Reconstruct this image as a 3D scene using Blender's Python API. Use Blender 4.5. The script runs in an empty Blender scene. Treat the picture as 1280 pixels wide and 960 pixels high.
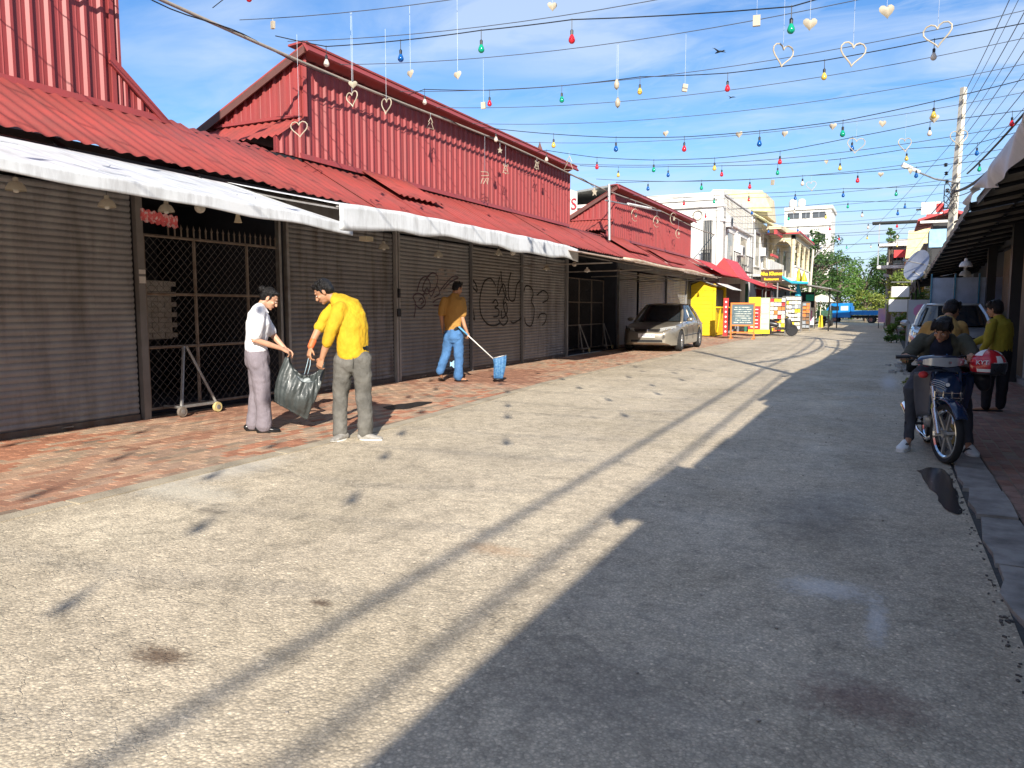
import bpy, bmesh, math, random
from mathutils import Vector, Matrix, noise
R = random.Random(7)
S = bpy.context.scene
COL = S.collection
PI = math.pi
# ---------------- camera ----------------
cam = bpy.data.objects.new('camera', bpy.data.cameras.new('camera')); COL.objects.link(cam)
cam.matrix_world = Matrix(((0.89844, -0.04301, 0.43699, 0), (0.43910, 0.08801, -0.89412, 0), (0, 0.99519, 0.09796, 1.42), (0, 0, 0, 1)))
cam.data.sensor_width = 36; cam.data.lens = 26.86; cam.data.clip_end = 2000; cam.data.clip_start = 0.05
S.camera = cam
# ---------------- daylight ----------------
SUN = Vector((0.47, -0.883, 0.525)).normalized()     # towards the sun
EL = math.asin(SUN.z); AZ = math.atan2(SUN.x, SUN.y)
S.view_settings.view_transform = 'Standard'; S.view_settings.look = 'None'
S.view_settings.exposure = 0.75; S.view_settings.gamma = 1
sl = bpy.data.lights.new('sun', 'SUN'); sl.energy = 5.0; sl.angle = math.radians(0.53); sl.color = (1, .93, .82)
so = bpy.data.objects.new('sun', sl); COL.objects.link(so); so.location = (8, -15, 20)
so.rotation_euler = SUN.to_track_quat('Z', 'Y').to_euler()
W = bpy.data.worlds.new('World'); S.world = W; W.use_nodes = True
def world():
    nt = W.node_tree; N = nt.nodes; L = nt.links; N.clear()
    out = N.new('ShaderNodeOutputWorld'); bg = N.new('ShaderNodeBackground'); bg.inputs[1].default_value = 0.11
    sky = N.new('ShaderNodeTexSky'); sky.sky_type = 'NISHITA'; sky.sun_disc = False
    sky.sun_elevation = EL; sky.sun_rotation = AZ; sky.air_density = 1.0; sky.dust_density = 0.6; sky.ozone_density = 2.2
    tc = N.new('ShaderNodeTexCoord'); sep = N.new('ShaderNodeSeparateXYZ'); L.new(tc.outputs['Generated'], sep.inputs[0])
    def m(op, a, b=None, c=None):
        n = N.new('ShaderNodeMath'); n.operation = op
        for i, x in enumerate((a, b, c)):
            if x is None: continue
            if isinstance(x, (int, float)): n.inputs[i].default_value = x
            else: L.new(x, n.inputs[i])
        return n.outputs[0]
    z = m('MAXIMUM', m('ADD', sep.outputs[2], 0.09), 0.03)
    cmb = N.new('ShaderNodeCombineXYZ'); L.new(m('DIVIDE', sep.outputs[0], z), cmb.inputs[0]); L.new(m('DIVIDE', sep.outputs[1], z), cmb.inputs[1])
    mp = N.new('ShaderNodeMapping'); L.new(cmb.outputs[0], mp.inputs[0]); mp.inputs['Scale'].default_value = (0.6, 1.1, 1); mp.inputs['Rotation'].default_value = (0, 0, 0.5)
    mp.inputs['Location'].default_value = (3.1, 1.7, 0)
    def nz(sc, det, ro, src, dist=0):
        n = N.new('ShaderNodeTexNoise'); n.inputs['Scale'].default_value = sc; n.inputs['Detail'].default_value = det
        n.inputs['Roughness'].default_value = ro; n.inputs['Distortion'].default_value = dist; L.new(src, n.inputs['Vector']); return n.outputs[0]
    big = nz(0.7, 3, .5, mp.outputs[0]); fine = nz(2.2, 7, .56, mp.outputs[0], .6)
    low = nz(5.5, 9, .66, mp.outputs[0], 1.0)
    d = m('MULTIPLY', m('MULTIPLY_ADD', big, 5.0, -1.75), m('MULTIPLY_ADD', fine, 4.2, -1.55)); d.node.use_clamp = True
    d2 = m('MULTIPLY', m('MULTIPLY_ADD', low, 4.0, -1.75), m('MULTIPLY_ADD', sep.outputs[0], .5, .75)); d2.node.use_clamp = True
    hz = m('MULTIPLY_ADD', sep.outputs[2], -3.0, 0.6); hz.node.use_clamp = True
    f = m('MAXIMUM', m('MULTIPLY', d, .62), m('MULTIPLY', d2, .45));     mix = N.new('ShaderNodeMix'); mix.data_type = 'RGBA'; L.new(f, mix.inputs[0]); 
    hs = N.new('ShaderNodeHueSaturation'); hs.inputs['Saturation'].default_value = 1.26; hs.inputs['Value'].default_value = 1.0; tn = N.new('ShaderNodeMix'); tn.data_type = 'RGBA'; tn.blend_type = 'MULTIPLY'; tn.inputs[0].default_value = 1; tn.inputs[7].default_value = (.95, .93, 1.0, 1); L.new(sky.outputs[0], tn.inputs[6]); L.new(tn.outputs[2], hs.inputs['Color'])
    hm = N.new('ShaderNodeMix'); hm.data_type = 'RGBA'; L.new(hz, hm.inputs[0]); L.new(hs.outputs[0], hm.inputs[6]); hm.inputs[7].default_value = (1.7, 2.9, 5.0, 1)
    L.new(hm.outputs[2], mix.inputs[6]); mix.inputs[7].default_value = (4.1, 4.8, 5.8, 1)
    L.new(mix.outputs[2], bg.inputs[0]); L.new(bg.outputs[0], out.inputs[0])
world()
# ---------------- helpers ----------------
def V(*a): return Vector(a if len(a) > 1 else a[0])
def basis(d, up=None):
    d = d.normalized(); up = up or (Vector((0, 0, 1)) if abs(d.z) < .95 else Vector((1, 0, 0)))
    x = up.cross(d).normalized(); y = d.cross(x).normalized(); return x, y, d
class MB:
    def __init__(s): s.v = []; s.f = []; s.m = []; s.T = None
    def add(s, vs, fs, mi=0):
        n = len(s.v)
        for p in vs:
            p = Vector(p); s.v.append(s.T @ p if s.T is not None else p)
        for f in fs: s.f.append([i + n for i in f]); s.m.append(mi)
        return s
    def box(s, c, d, rz=0, mi=0, M=None):
        x, y, z = d[0] / 2, d[1] / 2, d[2] / 2
        vs = [Vector((a * x, b * y, e * z)) for e in (-1, 1) for a, b in ((-1, -1), (1, -1), (1, 1), (-1, 1))]
        Q = M or Matrix.Rotation(rz, 3, 'Z'); c = Vector(c)
        return s.add([Q @ p + c for p in vs], [(3, 2, 1, 0), (4, 5, 6, 7), (0, 1, 5, 4), (1, 2, 6, 5), (2, 3, 7, 6), (3, 0, 4, 7)], mi)
    def b2(s, x0, x1, y0, y1, z0, z1, mi=0): return s.box(((x0 + x1) / 2, (y0 + y1) / 2, (z0 + z1) / 2), (abs(x1 - x0), abs(y1 - y0), abs(z1 - z0)), 0, mi)
    def tube(s, pts, r, n=6, mi=0, cap=True, flat=1.0, up=None):
        pts = [Vector(p) for p in pts]; k = len(pts); rs = r if isinstance(r, (list, tuple)) else [r] * k
        vs = []; prev = None
        for i, p in enumerate(pts):
            d = (pts[min(i + 1, k - 1)] - pts[max(i - 1, 0)])
            if d.length < 1e-9: d = Vector((0, 0, 1))
            if up is not None: x, y, _ = basis(d, Vector(up))
            elif prev is None: x, y, _ = basis(d)
            else:
                dd = d.normalized(); x = (prev - dd * prev.dot(dd)).normalized(); y = dd.cross(x)
            prev = x
            ra, rb = rs[i] if isinstance(rs[i], (tuple, list)) else (rs[i], rs[i] * flat)
            for j in range(n):
                a = 2 * PI * j / n; vs.append(p + x * math.cos(a) * ra + y * math.sin(a) * rb)
        fs = [(i * n + j, i * n + (j + 1) % n, (i + 1) * n + (j + 1) % n, (i + 1) * n + j) for i in range(k - 1) for j in range(n)]
        if cap: fs += [tuple(range(n - 1, -1, -1)), tuple((k - 1) * n + j for j in range(n))]
        return s.add(vs, fs, mi)
    def limb(s, pts, rs, n=12, up=None):
        """rounded-end tapered tube"""
        pts = [Vector(p) for p in pts]; rs = [r if isinstance(r, (tuple, list)) else (r, r) for r in rs]
        P = []; Q = []
        d0 = (pts[1] - pts[0]).normalized(); d1 = (pts[-1] - pts[-2]).normalized()
        m0 = min(rs[0]); m1 = min(rs[-1])
        for a in (.15, .5, .85): P.append(pts[0] - d0 * m0 * math.cos(a * PI / 2)); Q.append(tuple(q * math.sin(a * PI / 2) for q in rs[0]))
        P += pts; Q += rs
        for a in (.85, .5, .15): P.append(pts[-1] + d1 * m1 * math.cos(a * PI / 2)); Q.append(tuple(q * math.sin(a * PI / 2) for q in rs[-1]))
        return s.tube(P, Q, n, up=up)
    def lathe(s, prof, n=12, o=(0, 0, 0), M=None, mi=0, cap=True):
        o = Vector(o); vs = []
        for r, z in prof:
            for j in range(n):
                a = 2 * PI * j / n; p = Vector((r * math.cos(a), r * math.sin(a), z)); vs.append((M @ p if M else p) + o)
        k = len(prof)
        fs = [(i * n + j, i * n + (j + 1) % n, (i + 1) * n + (j + 1) % n, (i + 1) * n + j) for i in range(k - 1) for j in range(n)]
        if cap and prof[0][0] > 1e-4: fs.append(tuple(range(n - 1, -1, -1)))
        if cap and prof[-1][0] > 1e-4: fs.append(tuple((k - 1) * n + j for j in range(n)))
        return s.add(vs, fs, mi)
    def ball(s, c, r, n=12, mi=0, M=None):
        r = (r, r, r) if isinstance(r, (int, float)) else r; c = Vector(c); k = n // 2; vs = []
        for i in range(k + 1):
            t = PI * i / k
            for j in range(n):
                a = 2 * PI * j / n; p = Vector((r[0] * math.sin(t) * math.cos(a), r[1] * math.sin(t) * math.sin(a), r[2] * math.cos(t)))
                vs.append((M @ p if M else p) + c)
        return s.add(vs, [(i * n + j, (i + 1) * n + j, (i + 1) * n + (j + 1) % n, i * n + (j + 1) % n) for i in range(k) for j in range(n)], mi)
    def ext(s, poly, vec, mi=0):
        """prism: 3-D polygon swept along vec"""
        n = len(poly); poly = [Vector(p) for p in poly]; vec = Vector(vec)
        return s.add(poly + [p + vec for p in poly], [tuple(range(n - 1, -1, -1)), tuple(range(n, 2 * n))] + [(i, (i + 1) % n, (i + 1) % n + n, i + n) for i in range(n)], mi)
    def grid(s, fn, nu, nv, mi=0, closed=False):
        vs = [fn(i / nu, j / nv) for j in range(nv + 1) for i in range(nu + (0 if closed else 1))]
        w = nu + (0 if closed else 1)
        return s.add(vs, [(j * w + i, j * w + (i + 1) % w, (j + 1) * w + (i + 1) % w, (j + 1) * w + i) for j in range(nv) for i in range(nu)], mi)
    def mesh(s, name, mats, smooth=False):
        me = bpy.data.meshes.new(name); me.from_pydata([tuple(p) for p in s.v], [], s.f)
        for m in (mats if isinstance(mats, (list, tuple)) else [mats]): me.materials.append(m)
        if any(s.m): me.polygons.foreach_set('material_index', s.m)
        bm = bmesh.new(); bm.from_mesh(me); bmesh.ops.remove_doubles(bm, verts=bm.verts, dist=1e-6)
        bmesh.ops.recalc_face_normals(bm, faces=bm.faces); bm.to_mesh(me); bm.free()
        if smooth:
            me.polygons.foreach_set('use_smooth', [True] * len(me.polygons))
            if smooth is not True: me.set_sharp_from_angle(angle=smooth)
        return me
TM = {}
def link(name, me, parent=None, loc=None, rz=0, world=True):
    o = bpy.data.objects.new(name, me); COL.objects.link(o)
    if parent is not None:
        o.parent = parent
        if world and parent.name in TM: o.matrix_parent_inverse = TM[parent.name].inverted()
    if loc is not None: o.location = loc
    if rz: o.rotation_euler.z = rz
    return o
def build(mb, name, mats, parent=None, smooth=False, world=True, **k):
    o = link(name, mb.mesh(name, mats, smooth), parent, world=world)
    if k: tag(o, **k)
    return o
def tag(o, label=None, cat=None, group=None, kind=None):
    if label: o['label'] = label
    if cat: o['category'] = cat
    if group: o['group'] = group
    if kind: o['kind'] = kind
    return o
def thing(name, label, cat, loc=(0, 0, 0), rz=0, group=None):
    o = bpy.data.objects.new(name, None); COL.objects.link(o); o.location = loc; o.rotation_euler.z = rz; o.empty_display_size = .2
    TM[o.name] = Matrix.Translation(Vector(loc)) @ Matrix.Rotation(rz, 4, 'Z')
    return tag(o, label, cat, group)
def kids(o): return [c for c in bpy.data.objects if c.parent == o]
def dup(root, loc, rz=0, label=None, group=None):
    def cp(o, par):
        c = o.copy(); COL.objects.link(c); c.parent = par
        for ch in kids(o): cp(ch, c)
        return c
    c = cp(root, None); c.location = loc; c.rotation_euler.z = rz
    if label: c['label'] = label
    if group: c['group'] = group
    return c
def remesh(o, vs=.008, it=3, f=.5):
    m = o.modifiers.new('remesh', 'REMESH'); m.mode = 'VOXEL'; m.voxel_size = vs; m.use_smooth_shade = True
    m = o.modifiers.new('smooth', 'SMOOTH'); m.factor = f; m.iterations = it
    return o
def text(s, size, M, mat, name, parent=None, depth=.004, align='CENTER', bold=0, world=True):
    cu = bpy.data.curves.new('t', 'FONT'); cu.body = s; cu.size = size; cu.extrude = depth; cu.align_x = align; cu.align_y = 'CENTER'; cu.offset = bold; cu.resolution_u = 3
    t = bpy.data.objects.new('t', cu); me = bpy.data.meshes.new_from_object(t); bpy.data.objects.remove(t)
    me.transform(M); me.materials.clear(); me.materials.append(mat); me.name = name
    return link(name, me, parent, world=world)
def frame(o, x, y):
    """matrix with local x->x, y->y at origin o (for text on walls)"""
    x = Vector(x).normalized(); y = Vector(y).normalized(); z = x.cross(y)
    return Matrix(((x.x, y.x, z.x, o[0]), (x.y, y.y, z.y, o[1]), (x.z, y.z, z.z, o[2]), (0, 0, 0, 1)))
def smooth_line(p, k=5):
    out = []; n = len(p)
    for i in range(n - 1):
        a, b, c, d = (Vector(p[max(i - 1, 0)]), Vector(p[i]), Vector(p[i + 1]), Vector(p[min(i + 2, n - 1)]))
        for t in range(k):
            t /= k; out.append(.5 * ((2 * b) + (c - a) * t + (2 * a - 5 * b + 4 * c - d) * t * t + (3 * b - a - 3 * c + d) * t ** 3))
    out.append(Vector(p[-1])); return out
# ---------------- materials ----------------
MT = {}
def mat(name, col, rough=.7, metal=0, var=.15, sc=4, bump=0, bsc=60, col2=None, thr=None, trans=0, alpha=1, emit=0, stretch=None, coat=0, spec=.5, sub=0, dirt=None):
    """procedural principled material; world-position noise mixes col and col2"""
    if name in MT: return MT[name]
    m = bpy.data.materials.new(name); m.use_nodes = True; nt = m.node_tree; N = nt.nodes; L = nt.links; b = N['Principled BSDF']
    geo = N.new('ShaderNodeNewGeometry'); mp = N.new('ShaderNodeMapping'); L.new(geo.outputs['Position'], mp.inputs[0])
    if stretch: mp.inputs['Scale'].default_value = stretch
    n1 = N.new('ShaderNodeTexNoise'); n1.inputs['Scale'].default_value = sc; n1.inputs['Detail'].default_value = 6; n1.inputs['Roughness'].default_value = .62; L.new(mp.outputs[0], n1.inputs['Vector'])
    rp = N.new('ShaderNodeValToRGB'); t = thr or (.3, .7); rp.color_ramp.elements[0].position = t[0]; rp.color_ramp.elements[1].position = t[1]; L.new(n1.outputs[0], rp.inputs[0])
    c1 = col2 or tuple(c * (1 - var) for c in col); c2 = col if col2 else tuple(min(1, c * (1 + var)) for c in col)
    rp.color_ramp.elements[0].color = (*c1, 1); rp.color_ramp.elements[1].color = (*c2, 1)
    if dirt:
        dc, da, ds, dsc = dirt; m3 = N.new('ShaderNodeMapping'); m3.inputs['Scale'].default_value = ds; L.new(geo.outputs['Position'], m3.inputs[0])
        n3 = N.new('ShaderNodeTexNoise'); n3.inputs['Scale'].default_value = dsc; n3.inputs['Detail'].default_value = 7; n3.inputs['Roughness'].default_value = .65; L.new(m3.outputs[0], n3.inputs['Vector'])
        r3 = N.new('ShaderNodeValToRGB'); r3.color_ramp.elements[0].position = .46; r3.color_ramp.elements[1].position = .68; r3.color_ramp.elements[0].color = (0, 0, 0, 1); r3.color_ramp.elements[1].color = (da, da, da, 1); L.new(n3.outputs[0], r3.inputs[0])
        mx = N.new('ShaderNodeMix'); mx.data_type = 'RGBA'; L.new(r3.outputs[0], mx.inputs[0]); L.new(rp.outputs[0], mx.inputs[6]); mx.inputs[7].default_value = (*dc, 1); rp = mx; ro_ = mx.outputs[2]
    else: ro_ = rp.outputs[0]
    L.new(ro_, b.inputs['Base Color'])
    b.inputs['Roughness'].default_value = rough; b.inputs['Metallic'].default_value = metal; b.inputs['Specular IOR Level'].default_value = spec
    if coat: b.inputs['Coat Weight'].default_value = coat; b.inputs['Coat Roughness'].default_value = .05
    if trans: b.inputs['Transmission Weight'].default_value = trans
    if alpha < 1: b.inputs['Alpha'].default_value = alpha
    if emit: b.inputs['Emission Strength'].default_value = emit; b.inputs['Emission Color'].default_value = (*col, 1)
    if sub:
        tr = N.new('ShaderNodeBsdfTranslucent'); L.new(ro_, tr.inputs[0]); ms = N.new('ShaderNodeMixShader'); ms.inputs[0].default_value = sub
        L.new(b.outputs[0], ms.inputs[1]); L.new(tr.outputs[0], ms.inputs[2]); L.new(ms.outputs[0], N['Material Output'].inputs[0])
    if bump:
        n2 = N.new('ShaderNodeTexNoise'); n2.inputs['Scale'].default_value = bsc; n2.inputs['Detail'].default_value = 4; L.new(mp.outputs[0], n2.inputs['Vector'])
        bp = N.new('ShaderNodeBump'); bp.inputs['Strength'].default_value = bump; bp.inputs['Distance'].default_value = .02; L.new(n2.outputs[0], bp.inputs['Height']); L.new(bp.outputs[0], b.inputs['Normal'])
    MT[name] = m; return m
M_red = mat('red_cladding', (.33, .050, .048), .5, var=.12, sc=1.3, col2=(.27, .047, .046), thr=(.3, .75), dirt=((.17, .06, .05), .4, (1, 1, .12), 5))
M_redroof = mat('red_roof_sheet', (.33, .055, .045), .62, sc=1.8, col2=(.26, .052, .045), thr=(.28, .6), bump=.1, dirt=((.14, .055, .045), .5, (.5, 1.4, .5), 3.5))
M_brown = mat('brown_fascia', (.12, .05, .04), .6)
M_tarp = mat('white_tarp', (.78, .80, .82), .55, sc=1.6, col2=(.60, .62, .62), thr=(.25, .5), bump=.12, bsc=4, sub=.12, dirt=((.40, .40, .40), .6, (.6, 2.5, .6), 3))
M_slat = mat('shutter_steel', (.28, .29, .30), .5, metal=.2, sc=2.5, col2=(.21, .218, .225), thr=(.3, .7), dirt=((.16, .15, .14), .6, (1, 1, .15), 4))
M_slat2 = mat('shutter_steel_worn', (.34, .35, .36), .5, metal=.2, sc=3, col2=(.245, .25, .26), dirt=((.11, .10, .09), .7, (1, 1, .15), 3))
M_slat3 = mat('shutter_steel_brown', (.285, .285, .28), .55, metal=.2, sc=2, col2=(.21, .21, .205), dirt=((.20, .19, .18), .6, (1, 1, .2), 5))
M_slat4 = mat('shutter_steel_dark', (.25, .255, .26), .5, metal=.2, sc=3, col2=(.185, .19, .195), dirt=((.08, .06, .05), .8, (1, 1, .12), 6))
M_steel = mat('galvanised_steel', (.42, .42, .41), .45, metal=.6, sc=7, col2=(.26, .24, .22))
M_rust = mat('rusty_frame', (.26, .23, .20), .65, metal=.3, sc=9, col2=(.15, .11, .08))
M_dark = mat('dark_metal', (.03, .03, .032), .5, metal=.3)
M_black = mat('black_plastic', (.012, .012, .014), .4)
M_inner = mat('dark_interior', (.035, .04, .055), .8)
M_conc = mat('concrete', (.38, .355, .31), .85, sc=3, col2=(.24, .22, .19), bump=.3)
M_white = mat('white_paint', (.74, .73, .69), .6, sc=1.5, col2=(.60, .58, .53), thr=(.25, .55), dirt=((.38, .35, .30), .55, (1, 1, .14), 2.2))
M_cream = mat('cream_paint', (.66, .57, .38), .65, sc=1.2, dirt=((.34, .28, .2), .5, (1, 1, .14), 2.2))
M_glass = mat('dark_glass', (.02, .025, .03), .06, spec=.8)
M_wood = mat('wood_brown', (.22, .12, .06), .6, stretch=(1, 1, .2), sc=12)
M_ivory = mat('ivory_plastic', (.70, .62, .45), .5, sub=.2)
M_cable = mat('black_cable', (.015, .015, .017), .6)
M_wire = mat('grey_wire', (.10, .11, .13), .5, metal=.3)
# ---------------- ground ----------------
PZ = .09
def rz_(x):                              # gentle crossfall: the left pavement lies 9 cm above the road centre
    return 0 if x > -1 else min(PZ, PZ * (-1 - x) / 3.6)
def road_material():
    m = bpy.data.materials.new('road_concrete'); m.use_nodes = True; nt = m.node_tree; N = nt.nodes; L = nt.links; b = N['Principled BSDF']
    geo = N.new('ShaderNodeNewGeometry'); P = geo.outputs['Position']
    def nz(sc, det=5, ro=.6, dist=0, src=P):
        n = N.new('ShaderNodeTexNoise'); n.inputs['Scale'].default_value = sc; n.inputs['Detail'].default_value = det; n.inputs['Roughness'].default_value = ro; n.inputs['Distortion'].default_value = dist; L.new(src, n.inputs['Vector']); return n
    def ramp(src, stops):
        r = N.new('ShaderNodeValToRGB'); e = r.color_ramp.elements
        while len(e) < len(stops): e.new(.5)
        for i, (p, c) in enumerate(stops): e[i].position = p; e[i].color = (*(c if isinstance(c, tuple) else (c, c, c)), 1)
        L.new(src, r.inputs[0]); return r.outputs[0]
    def mx(f, a, bb, mode='MIX'):
        n = N.new('ShaderNodeMix'); n.data_type = 'RGBA'; n.blend_type = mode
        for i, x in ((0, f), (6, a), (7, bb)):
            if isinstance(x, (int, float)): n.inputs[i].default_value = x
            elif isinstance(x, tuple): n.inputs[i].default_value = (*x, 1)
            else: L.new(x, n.inputs[i])
        return n.outputs[2]
    def m_(op, a, bb=0.):
        n = N.new('ShaderNodeMath'); n.operation = op
        for i, x in enumerate((a, bb)):
            if isinstance(x, (int, float)): n.inputs[i].default_value = x
            else: L.new(x, n.inputs[i])
        return n.outputs[0]
    base = ramp(nz(.55, 6, .6).outputs[0], [(.3, (.49, .41, .285)), (.52, (.60, .505, .365)), (.72, (.68, .58, .42))])
    med = ramp(nz(9, 8, .7).outputs[0], [(.3, .72), (.5, 1.0), (.7, 1.16)])
    c = mx(1, base, med, 'MULTIPLY')
    vo = N.new('ShaderNodeTexVoronoi'); vo.inputs['Scale'].default_value = 75; L.new(P, vo.inputs['Vector'])
    st = ramp(vo.outputs['Distance'], [(.12, 1.18), (.32, .97), (.55, .76)])
    c = mx(.8, c, st, 'MULTIPLY')
    vr = ramp(vo.outputs['Color'], [(.2, .74), (.6, 1.0), (.88, 1.25), (.95, 1.7)])
    c = mx(.75, c, vr, 'MULTIPLY')
    # long tyre-worn bands along the street
    mp = N.new('ShaderNodeMapping'); mp.inputs['Scale'].default_value = (1.1, .06, 1); L.new(P, mp.inputs[0])
    c = mx(.7, c, ramp(nz(1, 4, .5, 0, mp.outputs[0]).outputs[0], [(.35, .80), (.6, 1.08)]), 'MULTIPLY')
    # hair cracks
    dn = nz(2.2, 5, .65); mp2 = N.new('ShaderNodeVectorMath'); mp2.operation = 'MULTIPLY_ADD'; L.new(dn.outputs['Color'], mp2.inputs[0]); mp2.inputs[1].default_value = (.55, .55, 0); L.new(P, mp2.inputs[2])
    vc = N.new('ShaderNodeTexVoronoi'); vc.feature = 'DISTANCE_TO_EDGE'; vc.inputs['Scale'].default_value = 5.5; L.new(mp2.outputs[0], vc.inputs['Vector'])
    cm = ramp(nz(.7, 3).outputs[0], [(.40, 0), (.55, 1)])
    cr = m_('MULTIPLY', ramp(vc.outputs['Distance'], [(.0, 1), (.028, 0)]), cm)
    c = mx(m_('MULTIPLY', cr, .2), c, (.12, .10, .08))
    c = mx(.85, c, ramp(nz(3.2, 8, .72, 1.2).outputs[0], [(.32, .68), (.47, .98), (.7, 1.1)]), 'MULTIPLY')
    v4 = N.new('ShaderNodeTexVoronoi'); v4.feature = 'DISTANCE_TO_EDGE'; v4.inputs['Scale'].default_value = 17; L.new(mp2.outputs[0], v4.inputs['Vector'])
    cz = m_('MULTIPLY', ramp(v4.outputs['Distance'], [(0, 1), (.05, 0)]), ramp(nz(.9, 4, .6, .5).outputs[0], [(.46, 0), (.6, 1)]))
    c = mx(m_('MULTIPLY', cz, .38), c, (.10, .09, .075))
    # stains with a place of their own
    shared = m_('MULTIPLY', nz(17, 8, .82, .8).outputs[0], 2.0)
    def spot(x, y, rx, ry, col, amt, ns=5):
        nonlocal c
        q = N.new('ShaderNodeMapping'); q.vector_type = 'TEXTURE'; q.inputs['Location'].default_value = (x, y, 0); q.inputs['Scale'].default_value = (rx, ry, 30); L.new(P, q.inputs[0])
        ln = N.new('ShaderNodeVectorMath'); ln.operation = 'LENGTH'; L.new(q.outputs[0], ln.inputs[0])
        g = m_('ADD', ln.outputs['Value'], shared)
        c = mx(m_('MULTIPLY', ramp(m_('MULTIPLY', g, .5), [(.60, 1), (.92, 0)]), amt), c, col)
    for a in [(-.22, 4.1, .34, .22, (.74, .72, .68), .5), (.02, 3.75, .07, .42, (.70, .69, .66), .55), (-.02, 2.95, .34, .26, (.13, .05, .035), .6), (-4.6, 3.9, .8, .35, (.62, .58, .48), .5),
              (-2.55, 2.02, .22, .13, (.10, .06, .035), .85), (-2.35, 2.75, .09, .06, (.08, .05, .03), .85), (-1.98, 3.85, .3, .15, (.35, .2, .1), .5), (-4.0, 3.6, .22, .1, (.12, .10, .08), .5), (-4.9, 4.6, .5, 1.0, (.6, .56, .48), .6), (.1, 16.5, .25, 2.5, (.6, .6, .6), .6), (-3.3, 6.2, 1.2, .5, (.2, .17, .13), .3), (-.4, 5.6, .5, 1.4, (.10, .09, .08), .45), (-.9, 2.6, .7, .5, (.12, .11, .10), .35)]: spot(*a)
    L.new(c, b.inputs['Base Color'])
    L.new(ramp(nz(1.4, 5).outputs[0], [(.35, .62), (.65, .86)]), b.inputs['Roughness'])
    hb = m_('ADD', m_('MULTIPLY', vo.outputs['Distance'], -.55), m_('MULTIPLY', nz(28, 4).outputs[0], .9)); hb = m_('SUBTRACT', hb, m_('MULTIPLY', cr, .6))
    bp = N.new('ShaderNodeBump'); bp.inputs['Strength'].default_value = .5; bp.inputs['Distance'].default_value = .010; L.new(hb, bp.inputs['Height']); L.new(bp.outputs[0], b.inputs['Normal'])
    return m
M_road = road_material()
mb = MB(); mb.add([(-900, -900, -.25), (900, -900, -.25), (900, 900, -.25), (-900, 900, -.25)], [(0, 1, 2, 3)])
build(mb, 'ground', mat('earth', (.22, .19, .14), .9, sc=.2), kind='structure')
mb = MB()
xs = [-5.05, -4.6, -3.8, -3.0, -2.0, -1.0, 0, .58]; ys = [-25, -10, -2, 0, 2, 4, 6, 8, 11, 15, 20, 30, 45, 70, 140]
lx = lambda y: -4.95 if y < 7 else (-4.95 - min(1, (y - 7) / 6) * .5 if y < 45 else -5.45)
mb.grid(lambda u, v: Vector(((lambda x, y: (lx(y) - .1 if x < -5 else x, y, rz_(x)))(xs[round(u * 7)], ys[round(v * 14)]))), 7, 14)
build(mb, 'road', M_road, smooth=True, kind='structure')
mb = MB(); mb.add([(-80, 88, .004), (80, 88, .004), (80, 140, .004), (-80, 140, .004)], [(0, 1, 2, 3)])
build(mb, 'cross_street', M_road, kind='structure')
# concrete edging strip along the left pavement
M_edge = mat('edge_concrete', (.44, .38, .28), .85, sc=5, col2=(.30, .25, .18), bump=.4)
mb = MB(); y = -4
while y < 45:
    L_ = R.uniform(1.6, 2.6); x0 = lx(y); x1 = lx(y + L_); w = .10
    mb.add([(x0 - w, y + .01, 0), (x0 + .05, y + .01, 0), (x1 + .05, y + L_ - .01, 0), (x1 - w, y + L_ - .01, 0)] + [(x0 - w, y + .01, PZ + .012), (x0 + .03 + R.uniform(0, .03), y + .01, PZ + .008), (x1 + .03 + R.uniform(0, .03), y + L_ - .01, PZ + .008), (x1 - w, y + L_ - .01, PZ + .012)],
           [(0, 1, 5, 4), (1, 2, 6, 5), (2, 3, 7, 6), (3, 0, 4, 7), (4, 5, 6, 7)]); y += L_
build(mb, 'pavement_edging', M_edge, kind='structure')
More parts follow.
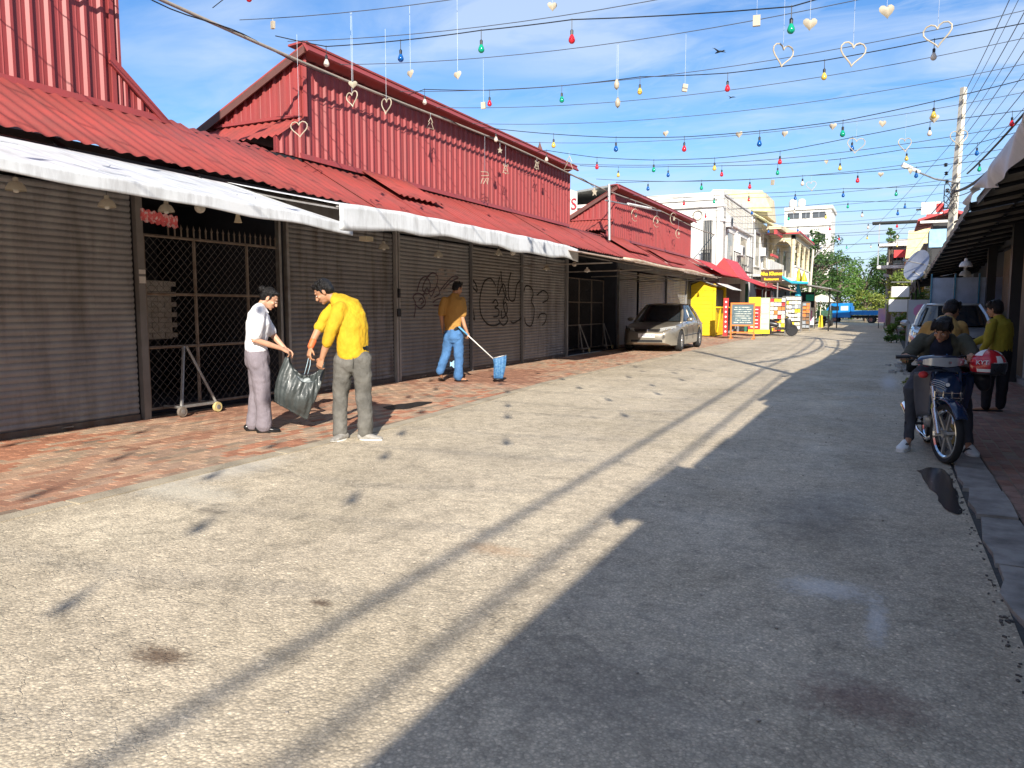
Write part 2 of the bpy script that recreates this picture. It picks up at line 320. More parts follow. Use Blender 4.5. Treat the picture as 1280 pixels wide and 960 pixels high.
# pavements: mortar bed + bricks
def bricks(name, x0f, x1f, y0, y1, z, cols, focus, lng=.215, wid=.105, skew=0):
    bed = MB(); n = 24
    bed.grid(lambda u, v: Vector((x0f(y0 + (y1 - y0) * v) if u == 0 else x1f(y0 + (y1 - y0) * v), y0 + (y1 - y0) * v, z - .004)), 1, n)
    bo = build(bed, name, mat(name + '_bed', tuple(c * .9 for c in (.34, .26, .18)), .9, sc=3, col2=(.20, .14, .10), bump=.4), kind='structure')
    ms = [mat('%s_brick_%d' % (name, i), c, .8, sc=6, var=.28, bump=.35, bsc=40) for i, c in enumerate(cols)]
    bl = []
    for mi, m in enumerate(ms):
        b = MB(); b.add([(-.5 * wid + .004, -.5 * lng + .004, -.02), (.5 * wid - .004, -.5 * lng + .004, -.02), (.5 * wid - .004, .5 * lng - .004, -.02), (-.5 * wid + .004, .5 * lng - .004, -.02),
                         (-.5 * wid + .008, -.5 * lng + .008, 0), (.5 * wid - .008, -.5 * lng + .008, 0), (.5 * wid - .008, .5 * lng - .008, 0), (-.5 * wid + .008, .5 * lng - .008, 0)], [(0, 1, 5, 4), (1, 2, 6, 5), (2, 3, 7, 6), (3, 0, 4, 7), (4, 5, 6, 7)])
        bl.append(b)
    mes = [b.mesh('brick', ms[i]) for i, b in enumerate(bl)]
    allb = []; r = 0; xa = min(x0f(y0), x0f(y1)); xb = max(x1f(y0), x1f(y1)); x = xa + wid / 2
    while x < xb:
        y = y0 + (r % 2) * lng / 2
        while y < y1:
            if x0f(y) <= x - wid / 2 + .01 and x + wid / 2 <= x1f(y) + .005:
                nb = noise.noise(Vector((x * .5, y * .35, 3)))
                k = int(max(0, min(len(ms) - 1, (nb + .5) * len(ms) + R.uniform(-1.6, 1.6))))
                if R.random() > .025: allb.append((x, y, z + R.uniform(-.002, .002) , R.uniform(-.02, .02), k))
            y += lng
        x += wid; r += 1
    allb.sort(key=lambda b: abs(b[0] - focus[0]) + abs(b[1] - focus[1]) * .8 if b[1] > focus[2] else 1e3)
    for (x, y, zz, a, k) in allb[:298]:
        o = link('brick', mes[k], bo); o.location = (x, y, zz); o.rotation_euler.z = a
    st = MB()
    for (x, y, zz, a, k) in allb[298:]:
        c, s_ = math.cos(a), math.sin(a)
        st.add([(x + p.x * c - p.y * s_, y + p.x * s_ + p.y * c, zz + p.z) for p in bl[k].v], bl[k].f, k)
    build(st, 'brick_field', ms, bo, kind='stuff')
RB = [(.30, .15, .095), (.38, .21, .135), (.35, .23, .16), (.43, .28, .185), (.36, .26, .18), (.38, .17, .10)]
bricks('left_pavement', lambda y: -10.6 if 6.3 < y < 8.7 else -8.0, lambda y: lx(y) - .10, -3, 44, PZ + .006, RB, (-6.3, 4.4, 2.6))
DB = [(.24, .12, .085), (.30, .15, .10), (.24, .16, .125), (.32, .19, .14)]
KX = lambda y: .62
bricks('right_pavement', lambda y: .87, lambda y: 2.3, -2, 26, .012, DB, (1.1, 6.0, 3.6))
# concrete slabs along the right gutter (each its own piece)
kb = MB(); kb.add([(.50, -6, -.01), (.90, -6, -.01), (.90, 60, -.01), (.50, 60, -.01)], [(0, 1, 2, 3)])
kerb = build(kb, 'kerb_strip', mat('gutter_dirt', (.05, .045, .04), .7, bump=.5, bsc=20), kind='structure')
M_slab = mat('slab_concrete', (.36, .33, .29), .75, sc=4, col2=(.17, .155, .135), thr=(.32, .6), bump=.5, bsc=25)
y = -3
while y < 30:
    L_ = R.uniform(.75, 1.25) if y < 12 else 2.0
    j = [R.uniform(-.02, .02) for _ in range(6)]; s = MB(); h = .012 + R.uniform(0, .02)
    pts = [(.605 + j[0], y + .015), (.70, y + .02 + j[2] * .6), (.855 + j[1] * .4, y + .02 + j[2]), (.86 + j[3] * .4, y + L_ * .6), (.85 + j[3] * .5, y + L_ - .02), (.72, y + L_ - .025 - j[1] * .5), (.615 + j[4], y + L_ - .02 + j[2] * .5), (.60 + j[3], y + L_ * .7), (.575 + j[5], y + L_ * .45), (.60 + j[5], y + L_ * .2)]
    s.ext([(a, b, -.03) for a, b in pts], (0, 0, h + .03)); build(s, 'slab', M_slab, kerb); y += L_
# open gutter crack, loose rubble
s = MB()
for i in range(160):
    yy = R.uniform(1.5, 9); x = .555 + R.gauss(0, .018) - (.02 if yy < 4 else 0); q = R.uniform(.004, .012)
    s.box((x, yy, q * .3), (q, q * R.uniform(.8, 2), q * .8), R.random() * 3)
build(s, 'gutter_rubble', mat('rubble', (.10, .09, .08), .9, var=.4, sc=30), kind='stuff')
s = MB()                                                    # fallen scraps and gravel on the road
for i in range(420):
    x = R.uniform(-4.9, .5); yy = R.uniform(1.2, 16); q = R.uniform(.004, .011)
    s.box((x, yy, rz_(x) + q * .3), (q, q * R.uniform(.7, 1.5), q * .7), R.random() * 3)
build(s, 'road_grit', mat('grit', (.34, .30, .25), .9, var=.5, sc=50), kind='stuff')
# puddles
def puddle(name, cx, cy, rx, ry, z, seed, label):
    s = MB(); r2 = random.Random(seed); n = 72
    k = [1 + .12 * math.sin(2 * a + seed) + .10 * math.sin(3 * a + 2 * seed) + .05 * math.sin(7 * a) for a in [2 * PI * i / n for i in range(n)]]
    s.add([(cx + rx * k[i] * math.cos(2 * PI * i / n), cy + ry * k[i] * math.sin(2 * PI * i / n), z) for i in range(n)], [tuple(range(n))])
    o = build(s, name, mat('puddle_water', (.035, .032, .03), .22, spec=.5)); o['kind'] = 'structure'; return o
PUD = smooth_line([(.30, 7.51), (.41, 7.72), (.51, 7.62), (.54, 7.21), (.54, 6.6), (.52, 6.04), (.45, 6.05), (.41, 6.38), (.36, 6.93), (.30, 7.51)], 4)[:-1]
PUD = [(min(.555, a + R.uniform(-.014, .014)), b + R.uniform(-.03, .03)) for a, b in PUD]
s = MB(); s.add([(a, b, .005) for a, b in PUD], [tuple(range(len(PUD)))]); o = build(s, 'puddle', mat('puddle_water', (.035, .032, .03), .22, spec=.5)); o['kind'] = 'structure'
puddle('puddle', -5.85, 8.7, .22, .42, PZ + .012, 5, '')
# ---------------- market hall on the left ----------------
XW = -8.0
blocks = []
for (y0, lab) in ((0, 'long red-clad market building nearest the camera, cut off by the left picture edge'), (10.3, 'middle red-clad market building with graffiti on its roller shutters'), (26.6, 'farthest red-clad market building behind the parked silver saloon car')):
    blocks.append(thing('market_building', lab, 'building', (XW, y0, PZ), 0, 'red corrugated market buildings'))
blk = lambda y: blocks[0] if y < 8.75 else (blocks[1] if y < 24.8 else blocks[2])
# roller shutters: curtain of interlocking slats
def slat_mesh(w, m):
    s = MB(); p = .07; prof = [(.0, 0), (.004, .008), (.013, .02), (.016, .035), (.013, .05), (.004, .062), (.0, .069)]
    s.add([(a, y, b) for y in (0, w) for a, b in prof], [(i, i + 1, i + 8, i + 7) for i in range(6)])
    return s.mesh('slat', m)
def shutter(y0, y1, m, x=XW, ztop=2.78, face=1, par=None):
    par = par or blk((y0 + y1) / 2); w = y1 - y0 - .06; me = slat_mesh(w, m)
    bb = MB(); bb.b2(x - .03 * face, x + .03 * face, y0 + .03, y1 - .03, PZ, PZ + .075)
    sh = build(bb, 'roller_shutter', mat('shutter_bar', (.16, .15, .14), .6, metal=.3, col2=(.10, .07, .05), sc=8), par)
    n = int((ztop - PZ - .08) / .07)
    for i in range(n):
        o = link('slat', me, sh); o.location = (x, y0 + .03 if face > 0 else y1 - .03, PZ + .075 + i * .07)
        if face < 0: o.rotation_euler.z = PI
    for q in (.3, .7): hb = MB(); yy = y0 + w * q; hb.tube([(x + .03 * face, yy - .06, PZ + .04), (x + .06 * face, yy - .05, PZ + .05), (x + .06 * face, yy + .05, PZ + .05), (x + .03 * face, yy + .06, PZ + .04)], .008, 5); build(hb, 'handle', M_steel, sh)
    return sh
def post(y, w=.09, m=None, x=XW + .04, h=2.85, d=.07, par=None, z0=PZ):
    s = MB(); s.b2(x - d / 2, x + d / 2, y - w / 2, y + w / 2, z0, h); return build(s, 'door_post', m or M_steel, par or blk(y))
shutter(.0, 3.15, M_slat); shutter(3.2, 6.22, M_slat2)
shutter(8.8, 11.5, M_slat4); S2 = shutter(11.64, 14.3, M_slat); S3 = shutter(14.33, 16.83, M_slat3); shutter(16.86, 19.68, M_slat2)
shutter(24.45, 27.6, M_slat, XW - .35); shutter(27.8, 31.6, M_slat, XW - .35); shutter(31.7, 35.2, M_slat2, XW - .35)
post(3.17); post(6.26, .09, mat('grey_steel_post', (.22, .21, .20), .5, metal=.4)); post(8.74, .05); post(8.60, .045, x=XW + .02); post(11.52, .05, mat('pale_post', (.36, .35, .34), .5, metal=.3)); post(11.60, .04, mat('pale_post', (1, 1, 1)))
post(14.315, .03, M_slat); post(16.845, .03, M_slat); post(19.72, .1, M_slat)
post(25.0, .05, M_steel, XW - .2); post(31.65, .05, M_slat, XW - .3)
s = MB(); s.b2(XW + .07, XW + .10, 11.50, 11.6, 1.28, 1.42); s.b2(XW + .08, XW + .11, 11.52, 11.57, 1.62, 1.78); build(s, 'lock_plate', M_black, blocks[1])
s = MB(); s.b2(XW + .07, XW + .09, 6.22, 6.3, 1.72, 1.80); s.b2(XW + .07, XW + .09, 6.22, 6.3, 1.83, 1.88); build(s, 'lock_plate', M_white, blocks[0])
# graffiti sprayed across the shutters
GP = [[(12.14, 1.25), (12.21, 1.5), (12.12, 1.64), (12.28, 1.71), (12.48, 1.66), (12.54, 1.52), (12.37, 1.43), (12.18, 1.5)], [(12.25, 1.74), (12.38, 1.96), (12.58, 2.03), (12.72, 1.9), (12.65, 1.71), (12.45, 1.78), (12.55, 1.96), (12.79, 2.11), (13.0, 2.05), (12.92, 1.83), (12.71, 1.75)], [(12.81, 1.54), (12.99, 1.61), (13.28, 1.63), (13.38, 1.58), (13.2, 1.49), (12.85, 1.48)], [(13.06, 1.76), (13.28, 1.91), (13.58, 2.07), (13.81, 2.06), (13.5, 1.96), (13.21, 1.8)], [(12.48, 1.68), (12.61, 1.82), (12.75, 1.66), (12.96, 1.87), (13.06, 1.72), (12.85, 1.64)], [(12.31, 1.57), (12.41, 1.62), (12.48, 1.55), (12.38, 1.51)]]
GK = [[(14.34, 1.7), (14.34, 1.88), (14.38, 2.0), (14.45, 2.02), (14.59, 1.91), (14.61, 1.79), (14.4, 1.88), (14.36, 1.78)], [(15.5, 1.93), (15.27, 2.09), (14.96, 2.02), (14.78, 1.75), (14.74, 1.51), (14.82, 1.26), (15.13, 1.07), (15.49, 1.04), (15.73, 1.11)], [(15.34, 1.55), (15.5, 1.62), (15.61, 1.51), (15.45, 1.45), (15.65, 1.39), (15.61, 1.26), (15.38, 1.24)], [(15.69, 2.15), (15.61, 1.94), (15.61, 1.72), (15.88, 1.99), (16.02, 1.77), (15.88, 1.56), (15.97, 1.34), (16.12, 1.16), (15.87, 1.04), (15.64, 1.17)], [(15.76, 2.28), (15.82, 1.98), (15.97, 1.73), (16.15, 1.6)], [(16.29, 2.28), (16.15, 1.99), (16.19, 1.65), (16.47, 1.63), (16.58, 1.96), (16.78, 2.1)], [(16.89, 1.55), (16.93, 1.25), (16.47, 1.09), (16.27, 1.12)], [(16.94, 2.27), (16.89, 1.88), (16.94, 1.61)], [(17.0, 1.84), (17.11, 1.98), (17.38, 1.96), (17.55, 1.8), (17.44, 1.61), (17.61, 1.43), (17.56, 1.15), (17.39, 0.99), (17.11, 1.06), (17.05, 1.2)], [(17.78, 1.76), (18.13, 1.88), (18.44, 1.82), (18.48, 1.67), (18.14, 1.58)], [(17.84, 1.17), (18.02, 1.29), (18.36, 1.27), (18.32, 1.09), (18.12, 1.0)], [(14.36, 1.23), (14.4, 1.47), (14.5, 1.18), (14.38, 1.28)], [(15.88, 1.51), (16.02, 1.56), (16.09, 1.38), (15.97, 1.25), (15.8, 1.21), (15.78, 1.38)]]
for G_, nm, r, par, col in ((GP, 'graffiti_purple', .015, S2, (.075, .05, .07)), (GK, 'graffiti_black', .020, S3, (.012, .012, .013))):
    s = MB()
    for st in G_: s.tube([(XW + .0165, a, b) for a, b in smooth_line(st)], r, 5, flat=.25, up=(1, 0, 0))
    build(s, 'graffiti', mat(nm, col, .7), par)
s = MB()                                                    # faded tiled patch of old posters
for i in range(7):
    for j in range(8):
        if R.random() < .8: s.b2(XW + .013, XW + .0175, 12.55 + i * .1 + j * .07, 12.64 + i * .1 + j * .07, 1.6 + j * .08 , 1.66 + j * .08)
build(s, 'paper_remnant', mat('old_paper', (.30, .27, .25), .9), S2)
# dark rooms behind the gates; near-black floor slab paints in their shade
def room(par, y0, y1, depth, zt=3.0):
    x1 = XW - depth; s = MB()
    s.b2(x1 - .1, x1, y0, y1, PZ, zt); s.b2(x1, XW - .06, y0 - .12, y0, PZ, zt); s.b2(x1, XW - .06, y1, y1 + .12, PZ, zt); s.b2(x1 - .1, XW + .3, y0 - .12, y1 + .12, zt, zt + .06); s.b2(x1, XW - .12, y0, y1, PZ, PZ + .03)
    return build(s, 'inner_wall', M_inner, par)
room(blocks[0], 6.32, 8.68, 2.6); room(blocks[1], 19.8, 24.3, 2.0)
s = MB()                                                    # white bricks inside the first gate, shaped as the wall's sunlit patch
for r_ in range(11):
    for c_ in range(3):
        y = 7.42 + c_ * .22 - (r_ % 2) * .11; s.b2(-9.55, -9.50, y + .005, y + .212, 1.0 + r_ * .075, 1.0 + r_ * .075 + .066)
s.b2(-9.60, -9.545, 7.31, 8.02, .98, 1.83); build(s, 'sunlit_brick_patch', M_white, blocks[0])
# lintel strip over shutters
for a, b in ((-1, 6.2), (8.8, 19.7), (24.4, 38.6)):
    s = MB(); s.b2(XW - .25, XW + .0 if a != 24.4 else XW - .3, a, b, 2.79, 3.1); build(s, 'shutter_box', M_slat, blk((a + b) / 2))
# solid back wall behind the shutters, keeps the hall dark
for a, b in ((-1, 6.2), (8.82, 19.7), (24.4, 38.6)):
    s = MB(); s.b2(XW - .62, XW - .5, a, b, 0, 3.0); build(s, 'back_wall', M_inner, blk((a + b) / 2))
s = MB(); s.b2(XW - 1.6, XW - .3, 35.25, 35.35, 0, 3.0); build(s, 'end_wall', M_slat2, blocks[2])
# ---- lower corrugated roof: overlapping sheets ----
def corr_sheet(w, x0, z0, x1, z1, pitch, amp, m, name='roof_sheet', seg=8, th=.004):
    s = MB(); n = int(round(w / pitch * seg)); L_ = math.hypot(x1 - x0, z1 - z0); nx, nz = -(z1 - z0) / L_, (x1 - x0) / L_
    if nz < 0: nx, nz = -nx, -nz
    rows = []
    for (x, z) in ((x0, z0), ((x0 + x1) / 2, (z0 + z1) / 2), (x1, z1)):
        for k in (0, 1):
            rows.append([(x + nx * (amp * math.sin(2 * PI * i / seg) - k * th), w * i / n, z + nz * (amp * math.sin(2 * PI * i / seg) - k * th)) for i in range(n + 1)])
    N_ = n + 1; vs = [p for r in rows for p in r]; fs = []
    for i in range(n):
        for a in (0, 2): fs.append((a * N_ + i, a * N_ + i + 1, (a + 2) * N_ + i + 1, (a + 2) * N_ + i)); fs.append(((a + 1) * N_ + i, (a + 3) * N_ + i, (a + 3) * N_ + i + 1, (a + 1) * N_ + i + 1))
        fs.append((i, N_ + i, N_ + i + 1, i + 1)); fs.append((4 * N_ + i, 4 * N_ + i + 1, 5 * N_ + i + 1, 5 * N_ + i))
    s.add(vs, fs); return s.mesh(name, m, True)
me_roof = corr_sheet(.8, -7.46, 3.03, -9.12, 3.99, .2, .014, M_redroof)
y = -1.6; i = 0
while y < 39:
    o = link('roof_sheet', me_roof, blk(y)); o.location = (0, y, .09 * max(0, min(1, (9.5 - y) / 5)) + (i % 2) * .004 + R.uniform(-.012, .012) ); o.rotation_euler = (0, R.uniform(-.0012, .0012), 0); y += .795; i += 1
s = MB()                                                   # patch sheets laid askew over the joints
for (yy, w, x0, z0, x1, z1) in ((11.9, 1.6, -8.1, 3.44, -9.0, 3.97), (25.2, 2.6, -7.9, 3.32, -8.95, 3.95), (29.5, 3.0, -7.7, 3.2, -8.6, 3.74)):
    me = corr_sheet(w, x0, z0, x1, z1, .2, .02, M_redroof); o = link('patch_sheet', me, blk(yy)); o.location = (0, yy, .06)
s = MB(); s.b2(-8.98, -9.1, -1.6, 39.4, 3.86, 3.93); 
build(s, 'wall_plate', M_dark, blocks[1])
# battens + eave board
for a, b in ((-1.6, 8.7), (8.75, 24.7), (24.75, 39.4)):
    s = MB(); s.b2(-7.62, -7.57, a, b, 2.98, 3.05); s.b2(-7.9, -7.86, a, b, 3.12, 3.2); build(s, 'eave_purlin', M_dark, blk((a + b) / 2))
    s = MB(); yy = a + .4
    while yy < b: s = MB(); s.tube([(-7.5, yy, 2.97), (-9.1, yy, 3.88)], .03, 4); build(s, 'rafter', M_dark, blk((a + b) / 2)); yy += 1.6
# ---- upper cladding: ribbed sheets ----
def rib_prof(w, pitch=.225, rw=.055, d=.032):
    pts = []; n = int(round(w / pitch))
    for i in range(n):
        a = i * pitch; pts += [(a, 0), (a + pitch - rw - .03, 0), (a + pitch - rw, d), (a + pitch - .02, d), (a + pitch, 0)]
        pts.insert(-4, (a + (pitch - rw) / 2 - .012, 0)); pts.insert(-4, (a + (pitch - rw) / 2, .006)); pts.insert(-4, (a + (pitch - rw) / 2 + .012, 0))
    return pts
def clad(par, P0, du, w, zb, zt, nrm, m=M_red, top=None):
    """row of sheets starting at P0 running along unit du; zb/zt functions of distance"""
    du = Vector(du); nrm = Vector(nrm); P0 = Vector(P0); u = 0
    while u < w - .05:
        ww = min(.9, w - u); ww = max(.225, round(ww / .225) * .225); s = MB(); pr = rib_prof(ww); vs = []
        for (a, d) in pr:
            aa = u + a; p = P0 + du * aa + nrm * d
            vs += [(p.x, p.y, zb(aa)), (p.x, p.y, max(zb(aa) + .001, zt(aa)))]
        s.add(vs, [(2 * i, 2 * i + 2, 2 * i + 3, 2 * i + 1) for i in range(len(pr) - 1)]); build(s, 'cladding_sheet', m, par); u += ww
def strip(par, name, pts, w, vec, m=M_red, th=.015):
    """flashing strip: polyline pts thickened along vec"""
    s = MB(); vec = Vector(vec)
    for a, b in zip(pts, pts[1:]):
        a = Vector(a); b = Vector(b); n = (b - a).cross(vec).normalized() * th; s.ext([a, b, b + vec * w, a + vec * w], n)
    return build(s, name, m, par)
# building 1
B = blocks[0]
clad(B, (-9.0, -1.6, 0), (0, 1, 0), 8.4, lambda a: 3.97, lambda a: 7.2, (1, 0, 0))
clad(B, (-9.0, 6.8, 0), (0, 1, 0), .68, lambda a: 3.97, lambda a: 4.56 - a * .78, (1, 0, 0))
s = MB(); s.ext([(-9.03, 6.82, 3.9), (-9.03, 6.82, 7.2), (-12.5, 6.82, 5.2), (-12.5, 6.82, 3.0)], (0, -.04, 0)); s.ext([(-9.03, 6.8, 7.2), (-12.5, 6.8, 5.2), (-12.5, 6.8, 5.15), (-9.03, 6.8, 7.15)], (0, -8.4, 0)); build(s, 'side_wall', M_red, B)
s = MB(); s.ext([(-8.95, 6.74, 4.62), (-8.95, 7.66, 3.93), (-8.95, 7.50, 3.93), (-8.95, 6.74, 4.50)], (.03, 0, 0)); build(s, 'verge_flashing', M_red, B)
strip(B, 'base_flashing', [(-8.93, -1.6, 3.93), (-8.93, 7.55, 3.93)], .09, (-.25, 0, 1), M_red, .01)
strip(B, 'corner_flashing', [(-8.955, 6.78, 3.98), (-8.955, 6.78, 7.2)], .06, (0, 1, 0), M_red, .012)
# buildings 2 and 3
def red_block(B, y0, y1, zt, brk, gx):
    ztf = lambda a: zt
    clad(B, (-9.0, y0, 0), (0, 1, 0), y1 - y0, lambda a: 3.97, ztf, (1, 0, 0))
    # gable facing the camera: triangle falling away from the street
    gz = lambda a: zt - a * (zt - 4.62) / gx
    clad(B, (-9.0 - gx, y0, 0), (1, 0, 0), gx, lambda a: 4.62, lambda a: gz(gx - a), (0, -1, 0))
    strip(B, 'verge_board', [(-8.78, y0 - .1, zt + .16), (-9.0 - gx - .35, y0 - .1, 4.62 - .08)], .13, (0, 0, -1), M_brown, .03)
    s = MB(); s.ext([(-8.72, y0 - .13, zt + .20), (-9.0 - gx - .4, y0 - .13, 4.55), (-9.0 - gx - .4, y0 - .13, 4.52), (-8.72, y0 - .13, zt + .17)], (0, y1 - y0 + .25, 0)); build(s, 'rear_roof', M_redroof, B)
    # ridge cap overhanging the street face
    s = MB(); s.ext([(-8.70, y0 - .15, zt + .03), (-8.66, y0 - .15, zt + .05), (-8.78, y0 - .15, zt + .215), (-9.1, y0 - .15, zt + .19), (-9.1, y0 - .15, zt + .16), (-8.80, y0 - .15, zt + .18)], (0, y1 - y0 + .25, 0)); build(s, 'ridge_cap', M_red, B)
    # skirt roof under the gable, running down to the main sheets
    s = MB(); n = 14; vs = []; fs = []
    for i in range(n * 4 + 1):
        t = i / (n * 4); x = -9.0 + .06 - t * (gx + .1); zz = .02 * math.sin(2 * PI * i / 4)
        vs += [(x, y0 + .02, 4.62 + zz), (x - .0, y0 - .62, 4.20 + zz - (0 if t > .35 else .0))]
    fs = [(2 * i, 2 * i + 2, 2 * i + 3, 2 * i + 1) for i in range(n * 4)]; s.add(vs, fs); build(s, 'skirt_roof', M_redroof, B, smooth=True)
    clad(B, (-9.0, y0 - .66, 0), (0, 1, 0), .66, lambda a: 3.95, lambda a: 4.17 + a * .72, (1, 0, 0))
    strip(B, 'gable_flashing', [(-8.94, y0 - .045, 4.63), (-9.0 - gx - .1, y0 - .045, 4.63)], .05, (0, 0, 1), M_red, .012)
    strip(B, 'base_flashing', [(-8.93, y0 - .1, 3.93), (-8.93, y1, 3.93)], .09, (-.25, 0, 1), M_red, .01)
    strip(B, 'corner_flashing', [(-8.955, y0 - .05, 4.0), (-8.955, y0 - .05, zt)], .09, (0, 1, 0), M_red, .012)
    s = MB(); s.ext([(-9.05, y1, 3.8), (-9.05, y1, zt), (-9 - gx, y1, 4.7), (-9 - gx, y1, 3.8)], (0, -.05, 0)); s.ext([(-9.0 - gx, y0, 3.0), (-9.0 - gx, y1, 3.0), (-9.0 - gx, y1, 4.6), (-9.0 - gx, y0, 4.6)], (-.05, 0, 0)); build(s, 'rear_wall', M_red, B)
red_block(blocks[1], 10.32, 22.3, 5.58, 0, 2.1)
red_block(blocks[2], 26.6, 38.6, 5.62, 0, 1.7)
s = MB(); s.lathe([(.16, 0), (.11, .1), (.04, .28), (0, .4)], 4, (-9.0, 20.2, 5.72)); build(s, 'roof_finial', M_brown, blocks[1])
# ---- gates ----
def gate(label, x, y0, y1, zs, vs, carriage, spikes, link_=True):
    g = thing('sliding_gate', label, 'gate', (x, y0, PZ), 0, 'wheeled mesh gates of the market')
    s = MB()
    for z in zs: s.tube([(x, y0, z), (x, y1, z)], .02, 6)
    for y in [y0 + .03] + vs + [y1 - .02]: s.tube([(x, y, zs[0]), (x, y, zs[-1])], .022, 6)
    build(s, 'gate_frame', M_rust, g)
    if spikes:
        k = 20
        sp = MB(); sp.lathe([(.012, 0), (.012, .1), (.02, .105), (.006, .14), (0, .17)], 5); me = sp.mesh('spike', M_rust)
        for i in range(k): o = link('spike', me, g); o.location = (x, y0 + .4 + (y1 - y0 - .5) * i / (k - 1), zs[-1] + .01)
    if link_:
        s = MB(); p = .11; zb, zt = zs[0], zs[-1]; n = int((y1 - y0 + zt - zb) / p)
        for sg in (1, -1):
            for i in range(n):
                a = i * p; y = y0 + a if sg > 0 else y1 - a
                # clip diagonal line rising to -sg direction
                t0 = 0; t1 = zt - zb; ya, yb = y, y - sg * (t1)
                if sg > 0:
                    if ya > y1: t0 = ya - y1; ya = y1
                    if yb < y0: t1 = y - y0; yb = y0
                else:
                    if ya < y0: t0 = y0 - ya; ya = y0
                    if yb > y1: t1 = y1 - y; yb = y1
                if t1 > t0: s.tube([(x + sg * .003, ya, zb + t0), (x + sg * .003, yb, zb + t1)], .0022, 3, cap=False)
        c = build(s, 'chain_link_mesh', mat('mesh_dull', (.20, .20, .20), .6, metal=.4), g); c['kind'] = 'stuff'
    for cy in carriage:
        s = MB(); X = x + .28
        s.tube([(X - .2, cy - .02, .95), (X, cy - .26, .22)], .02, 5); s.tube([(X - .2, cy + .02, .95), (X, cy + .28, .22)], .02, 5); s.tube([(X, cy - .3, .22), (X, cy + .3, .22)], .02, 5)
        s.tube([(X, cy + .28, .22), (x, cy + .28, .22)], .018, 5); s.tube([(X, cy - .28, .22), (x, cy - .28, .22)], .018, 5); build(s, 'wheel_carriage', M_steel, g)
        for dy in (-.27, .28):
            Mx = Matrix.Rotation(PI / 2, 3, 'Y'); s = MB(); s.lathe([(.03, -.02), (.062, -.02), (.066, 0), (.062, .02), (.03, .02)], 14, (X + .02, cy + dy, PZ + .075), Mx)
            w = build(s, 'caster_wheel', mat('caster_rim', (.62, .5, .22), .6) if dy > 0 else M_rust, g, smooth=.6)
            s = MB(); s.lathe([(0, -.028), (.03, -.026), (.03, .026), (0, .028)], 10, (X + .02, cy + dy, PZ + .075), Mx); build(s, 'wheel_hub', M_steel, w)
    return g
gate('mesh gate with a row of spikes on top, between two grey shutters', XW + .0, 6.32, 8.66, [.2, .95, 1.6, 2.3], [7.1, 8.0], [6.83], True)
gate('dark gate without spikes left of the parked silver car, two carriages under it', XW - .42, 20.0, 24.1, [.2, .93, 1.62, 2.33], [20.9, 21.85, 22.95], [21.7, 23.9], False)
# ---- awnings ----
def tarp(label, y0, y1, xt, zt, xf, zf, sag, val, seed, wav=1.0, drop=0.):
    g = thing('tarpaulin_awning', label, 'awning', (xt, y0, PZ), 0, 'white tarpaulin awnings'); rr = random.Random(seed); ph = [rr.uniform(0, 6) for _ in range(6)]
    def f(u, v):
        y = y0 + (y1 - y0) * u; s_ = math.sin(PI * v); e = abs(2 * u - 1) ** 6
        x = xt + (xf - xt) * v; z = zt + (zf - zt) * v - drop * u - sag * s_ * (.8 + .35 * math.sin(7 * u + ph[0])) + .018 * wav * .6 * math.sin(23 * u + 3 * v + ph[1]) * s_ + .012 * wav * math.sin(51 * u - 8 * v + ph[2]) * v - .05 * e * v
        return Vector((x, y + .05 * math.sin(5 * v + ph[3]) * e, z))
    s = MB(); s.grid(f, 90, 12)
    def fv(u, v):
        p = f(u, 1.0); q = Vector((.02 + .006 * v * math.sin(40 * u + ph[4]), 0, -val * v * (1 + .10 * math.sin(9 * u + ph[5]) + .06 * math.sin(33 * u))))
        return p + q
    s.grid(fv, 90, 5)
    o = build(s, 'tarp_sheet', M_tarp, g, smooth=.7)
    sm = o.modifiers.new('thick', 'SOLIDIFY'); sm.thickness = .004
    s = MB()
    k = int((y1 - y0) / .25)
    s.tube([f(i / k, 1.0) + Vector((-.02, 0, -.03)) for i in range(k + 1)], .012, 6); build(s, 'front_rod', M_steel, g, smooth=True)
    s = MB()
    for i in range(int((y1 - y0) / 1.2) + 1):
        u = min(.995, .01 + i * 1.2 / (y1 - y0)); s = MB(); s.tube([f(u, .02) + Vector((0, 0, -.06)), f(u, .5) + Vector((0, 0, -.07)), f(u, .98) + Vector((0, 0, -.06))], .012, 5); build(s, 'awning_rod', M_steel, g)
    s = MB()                                               # stitched crease lines and repair patches
    for (u0, v0, du, dv) in [(rr.uniform(.05, .9), rr.uniform(.2, .8), rr.uniform(.02, .05), rr.uniform(-.1, .1)) for _ in range(12)]:
        s = MB(); s.tube([f(u0 + du * t / 5, v0 + dv * t / 5 + .02 * math.sin(t)) + Vector((0, 0, .003)) for t in range(6)], .004, 4, flat=.4); build(s, 'repair_seam', mat('seam_grey', (.42, .45, .50), .7), g)
    return g
tarp('long white tarpaulin awning over the first shutter and spiked gate', -1.0, 7.52, -7.75, 3.165, -5.85, 2.57, .012, .12, 3, .4, .10)
tarp('second white tarpaulin awning with deep front flap over the graffitied shutters', 7.30, 15.05, -7.75, 3.06, -5.85, 2.70, .012, .27, 8, .4)
